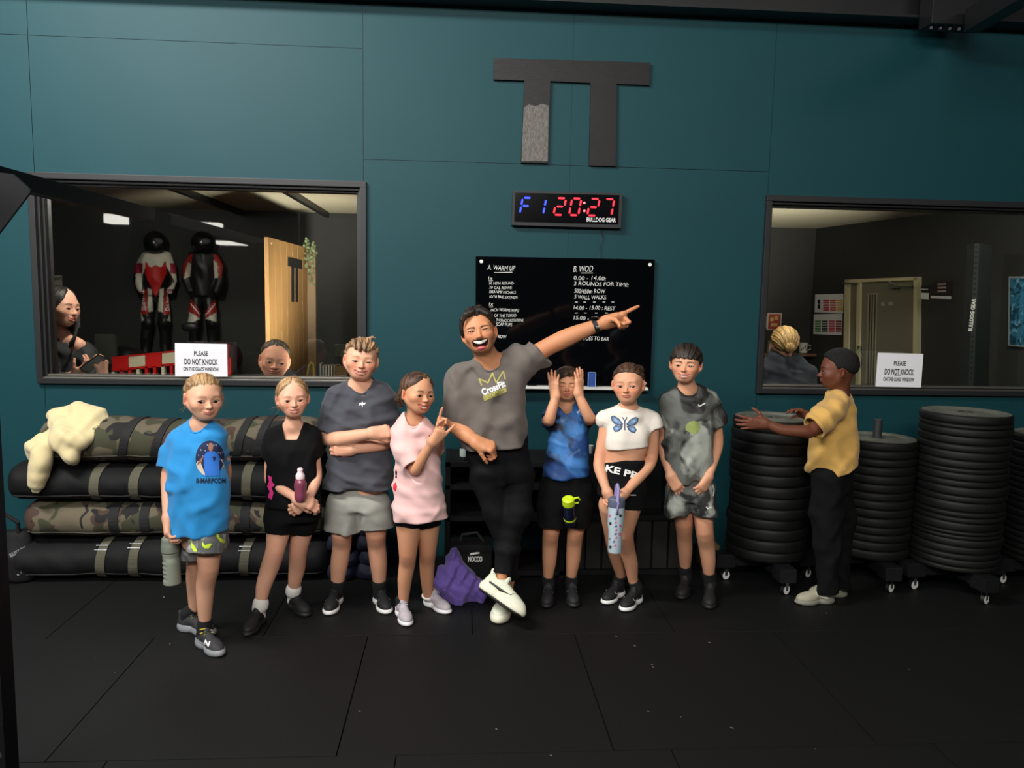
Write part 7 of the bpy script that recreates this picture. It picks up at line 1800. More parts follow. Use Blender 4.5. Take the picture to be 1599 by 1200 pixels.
# racing suits hung on the back wall
M_vc = mat('leather_paint', vcol=True, rough=.45, spec=.5, bump=.2, bscale=90, bdist=.002)
def inpoly(px, py, poly):
    r = np.zeros(len(px), bool); n = len(poly)
    for i in range(n):
        x0, y0 = poly[i]; x1, y1 = poly[(i + 1) % n]
        c = ((y0 > py) != (y1 > py)) & (px < (x1 - x0) * (py - y0) / ((y1 - y0) or 1e-9) + x0); r ^= c
    return r
def to_px(v):
    q = v - CAM; f = q @ _fw; return 799.5 + FPX * (q @ _rt) / f, 600 - FPX * (q @ _up) / f
def suit(cx, lab, zones, base):
    Ys = 2.86; m_ = lambda x, y, d=0: at(cx + x, y, Ys + d); s = m_per_px(Ys)
    t = thing('racing_suit', lab, 'racing suit', at(cx, 545, Ys))
    ops = [('add', loft([m_(0, 396), m_(0, 415), m_(0, 440), m_(0, 462)], [18 * s, 21 * s, 17 * s, 15 * s], [.09, .11, .10, .09], (1, 0, 0), 2.4, .02), 0)]
    for sg in (-1, 1):
        ops.append(('add', chain([m_(sg * 14, 402), m_(sg * 24, 418), m_(sg * 27, 437, -.03), m_(sg * 22, 454, -.06)], [8 * s, 7 * s, 6 * s, 5 * s]), .03))
        ops.append(('add', chain([m_(sg * 9, 460), m_(sg * 13, 485, -.02), m_(sg * 13, 505, -.03), m_(sg * 15, 532), m_(sg * 15, 560)], [9 * s, 8.5 * s, 8 * s, 6.5 * s, 6 * s]), .02))
        ops.append(('add', ell(m_(sg * 13, 503, -.06), (.045, .03, .06)), .01))
    ops.append(('disp', wob(int(cx), 4, .006, (1, .6, .8), .8), 0))
    def colf(v):
        x, y = to_px(v); x = x - cx; C = np.tile(lin(base), (len(v), 1))
        for poly, c in zones: C[inpoly(x, y, poly)] = lin(c)
        return C
    sdf_obj('leather_body', ops, .0075, M_vc, t, colf=colf)
    hl = MB(); hl.sphere(m_(0, 380, -.02), .105, 20, 14, (1, 1.1, 1.08)); h_ = hl.build('helmet', mat('helmet_black', (16, 16, 18), .25, spec=.6), None, True)
    h_['dummy'] = 0; del h_['dummy']; tag(h_, 'dark crash helmet above the ' + ('red and white' if cx < 280 else 'black and red') + ' racing suit', 'helmet', 'crash helmets on the office wall')
    b = MB(); b.sphere(m_(1, 377, -.10), .062, 16, 10, (1, .5, .55)); b.build('visor', mat('visor_grey', (90, 92, 95), .15, metal=.4), h_, True)
    return t
Wt, Rd, Bk = (208, 204, 186), (196, 30, 26), (22, 22, 23)
z1 = [([(-30, 395), (-12, 392), (-14, 410), (-20, 430), (-22, 455), (-32, 455)], Wt), ([(30, 395), (12, 392), (14, 410), (22, 425), (30, 440), (18, 452), (34, 452)], Wt), ([(-34, 412), (-20, 411), (-21, 427), (-34, 428)], (150, 30, 55)), ([(34, 412), (22, 411), (23, 427), (34, 428)], (150, 30, 55)),
      ([(-12, 393), (12, 393), (16, 405), (10, 416), (0, 420), (-10, 416), (-16, 405)], Wt), ([(-16, 408), (-8, 418), (0, 414), (8, 418), (16, 408), (17, 428), (8, 446), (0, 466), (-8, 446), (-17, 428)], Rd),
      ([(-27, 455), (-14, 452), (-12, 490), (-20, 492), (-28, 488)], (172, 36, 28)), ([(27, 455), (14, 452), (12, 490), (20, 492), (28, 488)], (172, 36, 28)), ([(-13, 450), (-7, 452), (-3, 486), (-11, 488)], Wt), ([(13, 450), (7, 452), (3, 486), (11, 488)], Wt), ([(-24, 486), (-18, 500), (-26, 505)], Wt), ([(24, 486), (18, 500), (26, 505)], Wt)]
s1_ = suit(243, 'red and white leather racing suit hanging on the dark office wall', z1, Bk)
z2 = [([(-34, 404), (-16, 396), (-20, 424), (-30, 436)], (160, 36, 30)), ([(34, 404), (16, 396), (20, 424), (28, 436)], (160, 36, 30)), ([(-24, 410), (-18, 412), (-20, 432), (-30, 436)], Wt), ([(16, 406), (22, 412), (24, 434), (18, 434)], Wt),
      ([(-24, 468), (-18, 468), (2, 496), (0, 500), (-24, 486)], (160, 36, 30)), ([(24, 468), (18, 468), (-2, 496), (0, 500), (24, 486)], (160, 36, 30)), ([(-24, 486), (-3, 498), (-18, 504), (-24, 506)], Wt), ([(24, 486), (3, 498), (18, 502), (24, 504)], Wt)]
s2_ = suit(317, 'black racing suit with red shoulders and thighs, right of the red one', z2, Bk)
for cx, tg, xs in ((243, s1_, ((-20, 78), (20, -78))),):
    for dx, an in xs: print_text('suit_lettering', 'DAINESE', cx + dx, 470, 30, 2.7, [c for c in tg.children if c.name.startswith('leather')], M_white, [c for c in tg.children if c.name.startswith('leather')][0], 84 if dx > 0 else -84, 7, .03, .003)
for sg in (-1, 1):
    for k in range(5): tg = [c for c in s2_.children if c.name.startswith('leather')][0]; print_lines('suit_print', [[(317 + sg * (19 - 3.4 * k), 474 + 4 * k), (317 + sg * (17 - 3.4 * k), 478 + 4 * k)]], 1.5, 2.7, [tg], M_white, tg, .003)

# timber-clad block with the double T
M_oak = mat('oak_boards', (150, 112, 66), .55, mottled=.12, mscale=3, bump=.25, bscale=30, bstretch=(6, 6, .3), bdist=.002)
Wk = thing('timber_block', 'tall oak-clad reception block with a black double T behind the left window', 'cladding', at(450, 580, 1.9) * A3((1, 1, 0)))
a0 = at(420.5, 480, 1.05); a1 = at(480, 480, 2.35); a2 = at(493, 480, 2.37); zt0 = float(at(420.5, 367, 1.05)[2]); 
for q in (a0, a1, a2): q[2] = 0
fd_ = (a1 - a0) / np.linalg.norm(a1 - a0); fn_ = np.array([fd_[1], -fd_[0], 0]); nb_ = 7
zt1 = float(at(480, 390, 2.35)[2]); zt_ = (zt0 + zt1) / 2
for i in range(nb_):
    p = a0 + (a1 - a0) * (i / nb_) + fd_ * .003; q = a0 + (a1 - a0) * ((i + 1) / nb_) - fd_ * .003
    b = MB(); b.prism([p, q, q + A3((0, 0, zt_)), p + A3((0, 0, zt_))], -fn_, .03); b.build('oak_board', M_oak, Wk)
b = MB(); b.prism([a1 + fd_ * .002, a2, a2 + A3((0, 0, zt_)), a1 + fd_ * .002 + A3((0, 0, zt_))], (0, 1, 0), .04); b.build('oak_end_panel', mat('oak_shade', (118, 92, 58), .6, mottled=.1), Wk)
cor = [(450, 402), (472, 407), (472, 421), (465.5, 419), (465.5, 472), (462, 472), (462, 418.5), (459.5, 418), (459.5, 472), (455.5, 472), (455.5, 417), (450, 415.5)]
b = MB(); b.prism([onplane(x, y, a0 + fn_ * .004, fn_) for x, y in cor], -fn_, .004); b.build('double_t_mark', mat('black_vinyl', (16, 15, 14), .6), Wk)
# trailing plant on its top corner
t = thing('trailing_plant', 'small trailing plant hanging down the corner of the oak block', 'plant', at(482, 388, 2.3))
M_leaf = mat('leaf_grey_green', (92, 104, 66), .6); rr = random.Random(3)
st = MB()
for k in range(4):
    x0 = 474 + 4.5 * k; pts = [at(x0 + rr.uniform(-2, 2), 380 + 3 * k, 2.28)]
    n = 4 + (k % 3) * 2
    for j in range(n): pts.append(at(x0 + 4 + rr.uniform(-2.5, 2.5), 376 + 3 * k + 9 * j, 2.24))
    st.tube(pts, .003, 5)
    for p in pts:
        for q in range(3):
            b = MB(); an = rr.random() * 6.28; l = .03; c = A3(p); d = A3((math.cos(an), -.5, math.sin(an))) * l; w = A3((-math.sin(an), .2, math.cos(an))) * l * .35
            b.bm.faces.new([b.bm.verts.new(list(v)) for v in (c, c + d * .5 + w, c + d, c + d * .5 - w)]); b.build('leaf', M_leaf, t)
st.build('stem', mat('stem_green', (70, 74, 48), .7), t)

# plastic road barrier
Yb_ = 1.7
t = thing('road_barrier', 'red and white plastic road barrier standing in the office', 'barrier', at(220, 590, Yb_) * A3((1, 1, 0)))
M_rp = mat('red_plastic', (196, 26, 24), .4); M_wp2 = mat('cream_plastic', (205, 192, 165), .5)
def P_(x, y): return at(x, y, Yb_)
for i in range(7):
    x0 = 175 + 26 * i; x1 = x0 + 25.4; f = lambda x: 560 - (x - 175) * .105
    b = MB(); b.prism([P_(x0, f(x0)), P_(x1, f(x1)), P_(x1, f(x1) + 17), P_(x0, f(x0) + 17)], (0, 1, 0), .035); b.build('board_panel', M_wp2 if i % 2 else M_rp, t)
b = MB(); b.prism([P_(174, 558), P_(358, 539), P_(358, 541.5), P_(174, 560.5)], (0, 1, 0), .06); b.build('top_rail', M_rp, t)
b = MB(); b.prism([P_(174, 577), P_(358, 558), P_(358, 562), P_(174, 581)], (0, 1, 0), .06); b.build('middle_rail', M_rp, t)
for i in range(15):
    x0 = 174 + 13 * i; b = MB(); b.prism([P_(x0, 579 - (x0 - 175) * .105), P_(x0 + 4.5, 579 - (x0 - 175) * .105), P_(x0 + 4.5, 640), P_(x0, 640)], (0, 1, 0), .05); b.build('upright', M_rp if i % 3 else M_wp2, t)
b = MB(); b.prism([P_(174, 636), P_(364, 636), P_(364, 650), P_(174, 650)], (0, 1, 0), .10); b.build('foot_rail', M_rp, t)

# motorcycles in the dark below the suits
def motorbike(cx, cy, lab, col):
    Ym = 2.3; t = thing('motorcycle', lab, 'motorcycle', at(cx, 700, Ym) * A3((1, 1, 0))); o = at(cx, cy, Ym); x0, z0 = o[0], o[2]
    mb = mat('motor_%s' % str(col), col, .3, spec=.6); 
    for sg in (-1, 1):
        b = MB(); b.tube([(x0 + sg * .52 + .26 * math.cos(k / 20 * 2 * PI), Ym, .31 + .26 * math.sin(k / 20 * 2 * PI)) for k in range(20)], .045, 8, closed=True); b.build('wheel', M_tyre0, t, True)
    sdf_obj('fuel_tank', [('add', ell((x0 + .08, Ym, z0 - .16), (.24, .13, .11)), 0), ('add', ell((x0 + .42, Ym, z0 - .12), (.16, .14, .16)), .06)], .01, mb, t)
    sdf_obj('seat', [('add', chain([(x0 - .12, Ym, z0 - .2), (x0 - .4, Ym, z0 - .12), (x0 - .6, Ym, z0 - .05)], [.09, .09, .05]), 0)], .01, M_black, t)
    sdf_obj('engine_block', [('add', ell((x0 + .02, Ym, z0 - .42), (.28, .16, .2)), 0)], .012, M_black, t)
    b = MB(); b.tube([(x0 + .30, Ym - .36, z0 + .04), (x0 + .36, Ym - .18, z0 + .02), (x0 + .40, Ym, z0 - .02), (x0 + .36, Ym + .18, z0 + .02)], .013, 8); b.build('handlebar', mat('bar_steel', (120, 120, 120), .3, metal=.8), t, True)
    b = MB(); b.tube([(x0 + .31, Ym - .3, z0 + .03), (x0 + .26, Ym - .34, z0 + .14)], .006, 6); b.sphere((x0 + .25, Ym - .35, z0 + .17), .05, 12, 8, (1.4, .4, .8)); b.build('mirror', M_black, t, True)
    b = MB(); b.tube([(x0 + .45, Ym - .08, z0 - .1), (x0 + .62, Ym - .08, .33)], .022, 8); b.tube([(x0 + .45, Ym + .08, z0 - .1), (x0 + .62, Ym + .08, .33)], .022, 8); b.build('fork', mat('bar_steel', (120, 120, 120), .3, metal=.8), t, True)
M_tyre0 = mat('bike_tyre', (14, 14, 14), .8)
motorbike(272, 538, 'dark motorcycle parked below the two racing suits', (40, 14, 16))

# office chair, radiator, cable, box, wall papers
Yc_ = 1.9; t = thing('office_chair', 'grey mesh-backed office chair behind the dark-haired woman', 'chair', at(162, 700, Yc_) * A3((1, 1, 0)))
c0, c1 = at(146, 521, Yc_), at(181, 551, Yc_)
b = MB(); b.box((c0[0], Yc_, c1[2] - .1), (c1[0], Yc_ + .04, c0[2]), .03); b.build('backrest', mat('grey_mesh', (52, 54, 48), .85, bump=.6, bscale=300), t, True)
cxm = (c0[0] + c1[0]) / 2
b = MB(); b.box((cxm - .22, Yc_ - .42, .44), (cxm + .22, Yc_ + .02, .50), .025); b.build('seat', M_black, t, True)
b = MB(); b.cyl((cxm, Yc_ - .2, .06), (cxm, Yc_ - .2, .45), .03); b.build('post', M_black, t)
for k in range(5):
    b = MB(); an = k * 2 * PI / 5; b.tube([(cxm, Yc_ - .2, .09), (cxm + .3 * math.cos(an), Yc_ - .2 + .3 * math.sin(an), .05)], .018, 6); b.sphere((cxm + .3 * math.cos(an), Yc_ - .2 + .3 * math.sin(an), .03), .028, 10, 8); b.build('leg', M_black, t)
zd = float(at(513, 598, 2.4)[2]); xd0, xd1 = float(at(497, 598, 2.2)[0]), float(at(585, 598, 2.2)[0])
t = thing('desk', 'oak desk behind the window carrying the radiator and carton', 'desk', ((xd0 + xd1) / 2, 2.45, 0))
b = MB(); b.box((xd0, 2.1, zd - .03), (xd1, 2.85, zd), .003); b.build('desk_top', M_oak, t)
for x_ in (xd0 + .03, xd1 - .07):
    for y_ in (2.13, 2.78): b = MB(); b.box((x_, y_, 0), (x_ + .04, y_ + .04, zd - .03), .002); b.build('leg', M_black, t)
Yr = 2.55; p0 = at(513, 600, Yr); t = thing('radiator', 'small white radiator with upright fins behind the left window', 'radiator', (p0[0], Yr, zd))
for i in range(7):
    x_ = 499 + 4.4 * i; p0, p1 = at(x_, 568 + (0 if i == 0 else 3), Yr), at(x_ + 2.4, 600, Yr); b = MB(); b.box((p0[0], Yr, zd + .02), (p1[0], Yr + .14, p0[2]), .006); b.build('fin', mat('cream_enamel', (214, 208, 192), .4), t)
p0, p1 = at(499, 600, Yr), at(529, 600, Yr); b = MB(); b.box((p0[0], Yr + .02, zd + .001), (p1[0], Yr + .12, zd + .03), .004); b.build('base_rail', mat('cream_enamel', (214, 208, 192), .4), t)
b = MB(); b.tube([at(480, 600, 2.0) * A3((1, 1, 0)) + A3((0, 0, .02)), at(480, 600, 2.0), at(480, 585, 2.0), at(482, 572, 2.0), at(486, 566, 2.0), at(489, 568, 2.0), at(490, 580, 2.0), at(490, 600, 2.0) * A3((1, 1, 0)) + A3((0, 0, .02))], .008, 6); o = b.build('yellow_cable', mat('yellow_rubber', (186, 160, 60), .5), None, True); tag(o, 'loop of yellow cable beside the white radiator', 'cable')
p = at(531, 582, 2.3); b = MB(); b.box((p[0] - .05, 2.3, zd + .001), (p[0] + .06, 2.42, float(at(531, 572, 2.3)[2])), .004); o = b.build('carton', mat('brown_card2', (120, 98, 64), .85)); tag(o, 'small brown carton right of the radiator', 'box')
p0, p1 = at(522, 538, 2.72), at(541, 557, 2.72); t = thing('computer_screen', 'small grey-green screen standing behind the boy with folded arms', 'screen', ((p0[0] + p1[0]) / 2, 2.75, zd))
b = MB(); b.box((p0[0], 2.72, p1[2]), (p1[0] + .2, 2.75, p0[2]), .004); b.build('screen_panel', mat('grey_glass', (70, 76, 66), .2), t)
b = MB(); b.box((p0[0] + .04, 2.74, zd + .001), (p0[0] + .08, 2.77, p1[2] + .02), .003); b.box((p0[0], 2.70, zd + .001), (p0[0] + .16, 2.82, zd + .012), .003); b.build('stand', M_black, t)
for (x0, y0, x1, y1, lab) in ((82, 430, 96, 446, 'white drawing pinned on the office wall above the dark-haired woman'), (113, 478, 124, 512, 'pale paper behind the collar of the dark-haired woman')):
    a_, c_ = at(x0, y0, 2.98), at(x1, y1, 2.98); b = MB(); b.box((a_[0], 2.99, c_[2]), (c_[0], 2.999, a_[2])); o = b.build('wall_paper_sheet', mat('paper_dim', (168, 162, 146), .8)); tag(o, lab, 'paper')
a_ = at(84, 434, 2.98); b = MB()
for k in range(5): q = at(84 + 2.4 * k, 433 + (k % 2) * 4, 2.985); q2 = at(86 + 2.4 * k, 438 - (k % 2) * 4, 2.985); b.prism([q, q2, q2 + A3((.008, 0, 0)), q + A3((.008, 0, 0))], (0, 1, 0), .001)
o = b.build('drawing_strokes', M_print); tag(o, 'black brush strokes drawn on the white sheet', 'drawing')

# ---- right room: door, charts, shelf, rack, screen
dr = thing('door_1', None, None, onw(1380, 600)); tag(dr, kind='structure')
M_crm = mat('cream_door_frame', (206, 196, 158), .6); M_door = mat('greige_door', (120, 114, 96), .6, mottled=.05)
F0 = .03
wpanel([(1319, 437), (1432.5, 432.5), (1432.5, 437.5), (1319, 442)], .05, .05, 'frame_head', M_crm, dr)
wpanel([(1319, 437), (1326, 437), (1322, 720), (1314, 720)], .05, .05, 'frame_jamb', M_crm, dr)
wpanel([(1426.5, 434), (1432.5, 433), (1430, 720), (1423.5, 720)], .05, .05, 'frame_jamb', M_crm, dr)
wpanel([(1326, 441), (1338, 440), (1334, 720), (1322, 720)], .03, .03, 'side_leaf', M_door, dr)
wpanel([(1338, 440), (1343, 440), (1339, 720), (1334, 720)], .05, .05, 'meeting_post', M_crm, dr)
dl = wpanel([(1343, 440), (1426, 437), (1423, 720), (1339, 720)], .025, .02, 'door_leaf', M_door, dr)
wpanel([(1355, 459), (1369, 458), (1363, 720), (1348, 720)], .032, .006, 'vision_panel', mat('pale_glass', (168, 160, 132), .2), dl)
for x in (1357.5, 1361.5, 1366): wpanel([(x, 460), (x + 1.3, 460), (x - 5, 720), (x - 6.3, 720)], .038, .006, 'glazing_bar', mat('dark_bead', (52, 50, 44), .5), dl)
b = MB(); b.tube([onw(1339, 545, .04), onw(1340, 542, .09), onw(1345, 542, .09), onw(1345, 571, .09), onw(1339, 571, .09), onw(1338, 569, .04)], .012, 8); b.build('door_handle', M_alu, dl, True)
wpanel([(1388, 445), (1401, 444), (1401, 450), (1388, 451)], .07, .045, 'door_closer', M_alu, dl)
b = MB(); b.tube([onw(1400, 447, .06), onw(1425, 447, .09)], .008, 6); b.tube([onw(1400, 446, .08), onw(1388, 440, .06)], .008, 6); b.build('closer_arm', M_alu, dl, True)
b = MB(); b.tube([onw(1315, 443, .06), onw(1340, 443, .1)], .010, 6); b.build('hold_open_arm', M_alu, dr, True)
for k, (a, c) in enumerate((((1376, 472), (1381, 478)), ((1387, 472), (1394, 477)))): wpanel(R4(a[0], a[1], c[0], c[1]), .0265, .001, 'door_mark', mat('pale_mark', (170, 166, 150), .7), dl)
# colour charts
for r_, (yt, yb2, cols, lab) in enumerate(((460, 488, ((230, 225, 220), (205, 60, 70), (226, 96, 84), (226, 190, 80)), 'upper white exercise chart with red and yellow boxes beside the door'), (491, 522, ((70, 150, 80), (40, 60, 50), (210, 60, 90), (150, 50, 60)), 'lower white exercise chart with green and red boxes beside the door'))):
    t = thing('wall_chart', lab, 'chart', onw(1295, yb2)); X0 = 1273 - 2 * r_; X1 = 1317 - 2 * r_
    wpanel([(X0, yt), (X1, yt - 1), (X1 - 1, yb2 + 1.5), (X0 - 1, yb2)], .006, .004, 'sheet', M_paper, t)
    for k in range(4):
        x0 = X0 + 1.6 + 10.8 * k
        for j in range(5):
            y0 = yt + 8 + 3.8 * j + (2 if r_ else 0); 
            if r_ == 0 and k == 0: 
                if j in (1, 3): wpanel(R4(x0 + 2, y0 - 4, x0 + 6, y0 + 3), .008, .001, 'chart_figure', M_print, t)
                continue
            wpanel(R4(x0, y0, x0 + 9, y0 + 2.6, -.1), .008, .001, 'chart_box', mat('chart_%s' % str(cols[k]), cols[k], .7), t)
Yk = 4.38
def bq(x0, y0, x1, y1, name, m, lab=None, cat=None, y_=Yk, th=.01, parent=None):
    a_, c_ = at(x0, y0, y_), at(x1, y1, y_); b = MB(); b.box((a_[0], y_, c_[2]), (c_[0], y_ + th, a_[2])); o = b.build(name, m, parent)
    if lab: tag(o, lab, cat)
    return o
pc = bq(1199, 489, 1219.5, 516, 'framed_picture', mat('picture_edge', (205, 196, 190), .6), 'small orange-red picture on the wall above the blond woman', 'picture')
bq(1200.5, 490.5, 1218, 514.5, 'picture_field', mat('picture_red', (158, 60, 30), .6, mottled=.3, mscale=18), y_=Yk - .004, th=.004, parent=None)
o = bpy.data.objects['picture_field']; put(o, pc)
for (a, c, d, e) in ((1203, 496, 1208, 502), (1210, 494, 1215, 500), (1204, 505, 1214, 510)): o = bq(a, c, d, e, 'picture_shape', mat('picture_cream', (214, 170, 110), .6), y_=Yk - .006, th=.002); put(o, pc)
bq(1193, 493, 1197.5, 513, 'wall_paper_sheet', mat('paper_dim', (168, 162, 146), .8), 'narrow strip of white paper left of the orange-red picture', 'paper')
sh = bq(1180, 552, 1275, 557, 'wall_shelf', mat('brown_shelf', (112, 74, 50), .6), 'brown wall shelf carrying a mug, behind the blond woman', 'shelf', y_=Yk - .2, th=.2)
def lathe_thing(name, lab, cat, px, py, Yp, prof, m, extra=None):
    q = at(px, py, Yp); t = thing(name, lab, cat, q); b = MB(); b.lathe(prof, (0, 0, 0), 24); o = b.build(name + '_body', m, None, True); o.parent = t; return t
q = at(1254, 552.5, Yk - .1); zsh = float(at(1225, 552, Yk - .2)[2])
t = lathe_thing('mug', 'white patterned mug on the brown wall shelf', 'mug', 1254, 552, Yk - .1, [(0, .004), (.045, .004), (.05, .12), (.046, .12), (.042, .012), (0, .012)], mat('mug_white', (205, 202, 190), .4)); t.location.z = zsh
b = MB(); b.tube([(.048, 0, .095), (.085, 0, .09), (.088, 0, .045), (.046, 0, .03)], .007, 8); o = b.build('mug_handle', mat('mug_white', (205, 202, 190), .4), None, True); o.parent = t
for k in range(6): 
    an = -2.4 + k * .4; b = MB(); b.box((.0505 * math.cos(an) - .006, .0505 * math.sin(an) - .004, .03 + .02 * (k % 3)), (.0505 * math.cos(an) + .006, .0505 * math.sin(an) + .002, .05 + .02 * (k % 3)), .001); o = b.build('mug_pattern', M_print, None); o.parent = t
t = lathe_thing('salt_pot', 'small glass salt pot at the left end of the wall shelf', 'pot', 1201, 552, Yk - .1, [(0, .002), (.035, .002), (.03, .09), (.02, .11), (.026, .12), (.026, .14), (0, .15)], mat('pot_glass', (110, 104, 84), .2)); t.location.z = zsh
# little signs right of the door
t = thing('door_sign', 'small black and white sign right beside the door frame', 'sign', onw(1441, 468))
wpanel([(1432, 447), (1451, 447.5), (1450, 468), (1431.5, 467)], .006, .004, 'sign_panel', mat('sign_black', (20, 20, 20), .5), t); wpanel([(1432, 457), (1450.5, 458), (1450, 467.5), (1431.5, 466.5)], .008, .001, 'sign_band', M_paper, t); wpanel([(1433, 451), (1449, 451.5), (1449, 453), (1433, 452.5)], .008, .001, 'sign_text_bar', M_paper, t)
t = thing('poster', 'dark poster with a white border line, second to the right of the door', 'poster', onw(1470, 468))
wpanel([(1454, 441), (1486.5, 439), (1485, 467.5), (1453.5, 466)], .006, .004, 'poster_sheet', mat('poster_dark', (36, 30, 28), .6, mottled=.4, mscale=20), t); wpanel([(1453.5, 462), (1485.5, 463), (1485, 467), (1453.5, 466)], .008, .001, 'poster_band', M_paper, t)
for y_ in (443, 448.5, 454): wpanel([(1464, y_), (1477, y_ - .5), (1477, y_ + 2), (1464, y_ + 2.5)], .008, .001, 'poster_text_bar', mat('poster_pink', (196, 170, 168), .7), t)
# rack upright
Yu_ = 1.35
t = thing('rack_upright', 'black rack upright with holes and white vertical lettering in the right room', 'rack', at(1530, 640, Yu_) * A3((1, 1, 0)))
pa, pb = at(1522, 382, Yu_), at(1546, 640, Yu_)
M_rk = mat('rack_green_black', (14, 22, 19), .5)
b = MB(); b.prism([at(1529, 380, Yu_), at(1549, 384, Yu_), at(1542, 700, Yu_), at(1517, 700, Yu_)], (0, 1, 0), .08); b.build('post', M_rk, t)
b = MB(); b.prism([at(1522, 381, Yu_ + .0), at(1529, 380, Yu_), at(1517, 700, Yu_), at(1508, 700, Yu_)], (0, 1, 0), .1); b.build('holed_face', mat('rack_grey', (44, 48, 46), .5), t)
for k in range(26): 
    y_ = 386 + 8.2 * k; x_ = 1525 - (y_ - 382) * .042; q = at(x_, y_, Yu_ - .001); b = MB(); b.cyl(q, q + A3((0, .003, 0)), .010, n=10); b.build('bolt_hole', M_print, t)
flat_text('lettering', 'BULLDOG GEAR', at(1518, 492, Yu_ - .003), (.03, 0, 1), (-1, 0, .03), 53 * m_per_px(Yu_), 7 * m_per_px(Yu_), M_white, t, bold=.03)
# screen
t = thing('wall_screen', 'wall screen with a mottled blue picture at the right edge', 'screen', onw(1590, 540))
wpanel([(1575, 432), (1640, 432), (1639, 546), (1574, 540)], .03, .03, 'screen_casing', mat('screen_edge', (160, 168, 170), .4), t)
Ms_ = patch_mat('blue_picture', [(24, 62, 84), (52, 118, 148), (120, 176, 200)], [.48, .62], 14, .3, 4, (1, 1, 1), .05, 1.0)
wpanel([(1577, 434.5), (1638, 434.5), (1637, 543), (1576, 538)], .034, .003, 'screen_picture', Ms_, t)

# hall lamps far behind the camera that show as reflections in the glass
def mirror_lamp(a, c, Ym, lab):
    p, q = at(a[0], a[1], Ym), at(c[0], c[1], Ym)
    for v in (p, q): v[1] = -v[1] + .13
    b = MB(); b.box((min(p[0], q[0]), p[1] - .15, min(p[2], q[2]) - .02), (max(p[0], q[0]), p[1] + .15, max(p[2], q[2]) + .05), .01)
    o = b.build('hall_lamp', mat('lamp_tube', (255, 250, 240), .5, emit=9)); tag(o, lab, 'lamp', 'strip lamps down the hall')
mirror_lamp((276, 349), (293, 350), 10, 'hall strip lamp behind the camera, first from the left'); mirror_lamp((308, 352), (345, 353), 11, 'hall strip lamp behind the camera, second from the left')
mirror_lamp((340, 380), (385, 382), 14, 'hall strip lamp behind the camera, third from the left'); mirror_lamp((392, 381), (422, 383), 14, 'hall strip lamp behind the camera, fourth from the left')
mirror_lamp((168, 340), (196, 348), 9, 'hall strip lamp behind the camera, leftmost and lowest')
# light flecks of dirt on the rubber floor
rr = random.Random(12); b = MB()
for x_, y_ in ((1290, 958), (1108, 1004), (1018, 1038), (1020, 1042), (1012, 1111), (1063, 1120), (1420, 1046), (963, 995), (991, 1009), (256, 933), (148, 1028), (180, 1051), (561, 1111), (775, 1139), (265, 1006), (860, 1180), (1143, 1137), (1273, 1170)):
    q = atz(x_, y_, .0032); s_ = rr.uniform(.003, .008); n_ = 5
    b.bm.faces.new([b.bm.verts.new((q[0] + s_ * math.cos(k / n_ * 6.28 + rr.random()) * rr.uniform(.5, 1.4), q[1] + s_ * math.sin(k / n_ * 6.28) * .8, .0032)) for k in range(n_)])
o = b.build('floor_dirt', mat('pale_dirt', (120, 112, 100), .9)); tag(o, 'pale flecks of dirt scattered on the black rubber floor', 'dirt', kind='stuff')
# ============================================================ people behind the glass
Y = .55
P = dict(Y=Y, foot=(420, 640), base=at(428, 700, Y) * A3((1, 1, 0)), skin=(206, 146, 118), lips=(164, 96, 84), brow_c=(96, 74, 58),
  headpx=(429, 531, 590, .0), rot=(14, 4, 8), neckpx=(432, 596, .05, 15),
  head=dict(fw=1.0, smile=.01, mw=.14, open=.02, teeth=.02, eye=.6, iris=(50, 40, 34), blush=.6, jaw=1.25, nose=1.25, browmix=.6, gx=22, ridge=.008),
  hair=dict(col=(92, 78, 64), col2=(48, 40, 34), t=.02, az=(0, 20, 40, 60, 80, 105, 130, 180), line=(.33, .35, .30, .2, .05, .02, -.12, -.22), flow='back', seed=91, jag=.012, top=.03),
  skin_torso=[(592, 412, 446, .05), (620, 396, 466, .05, .5), (680, 396, 466, .05)], traps=[], arms=[], legs=[])
m2 = figure('person', 'man with short receding hair looking in through the left window', P)
Mdk = mat('dark_fleece', (24, 24, 22), .9)
garment('jacket', [(loftrow([(592, 408, 456, .06, .8), (606, 398, 464, .06, .6), (640, 388, 474, .06, .55), (760, 392, 470, .06, .5)], Y, 0, 2.3, .02), 0), (chain([at(448, 580, Y + .05), at(455, 592, Y + .02), at(450, 606, Y - .02)], [.03, .035, .03]), .02), (chain([at(412, 588, Y + .05), at(405, 596, Y + .02), at(412, 608, Y - .02)], [.03, .035, .03]), .02)], [(cone(at(432, 575, Y + .05), at(432, 600, Y + .02), .055, .05), .01)], [], folds(9, 1), .006, Mdk, m2)
garment('trousers', [(loftrow([(740, 396, 468, .06, .5), (900, 400, 464, .06, .5)], Y, 0, 2.3, .02), 0)], [], [], None, .012, Mdk, m2)

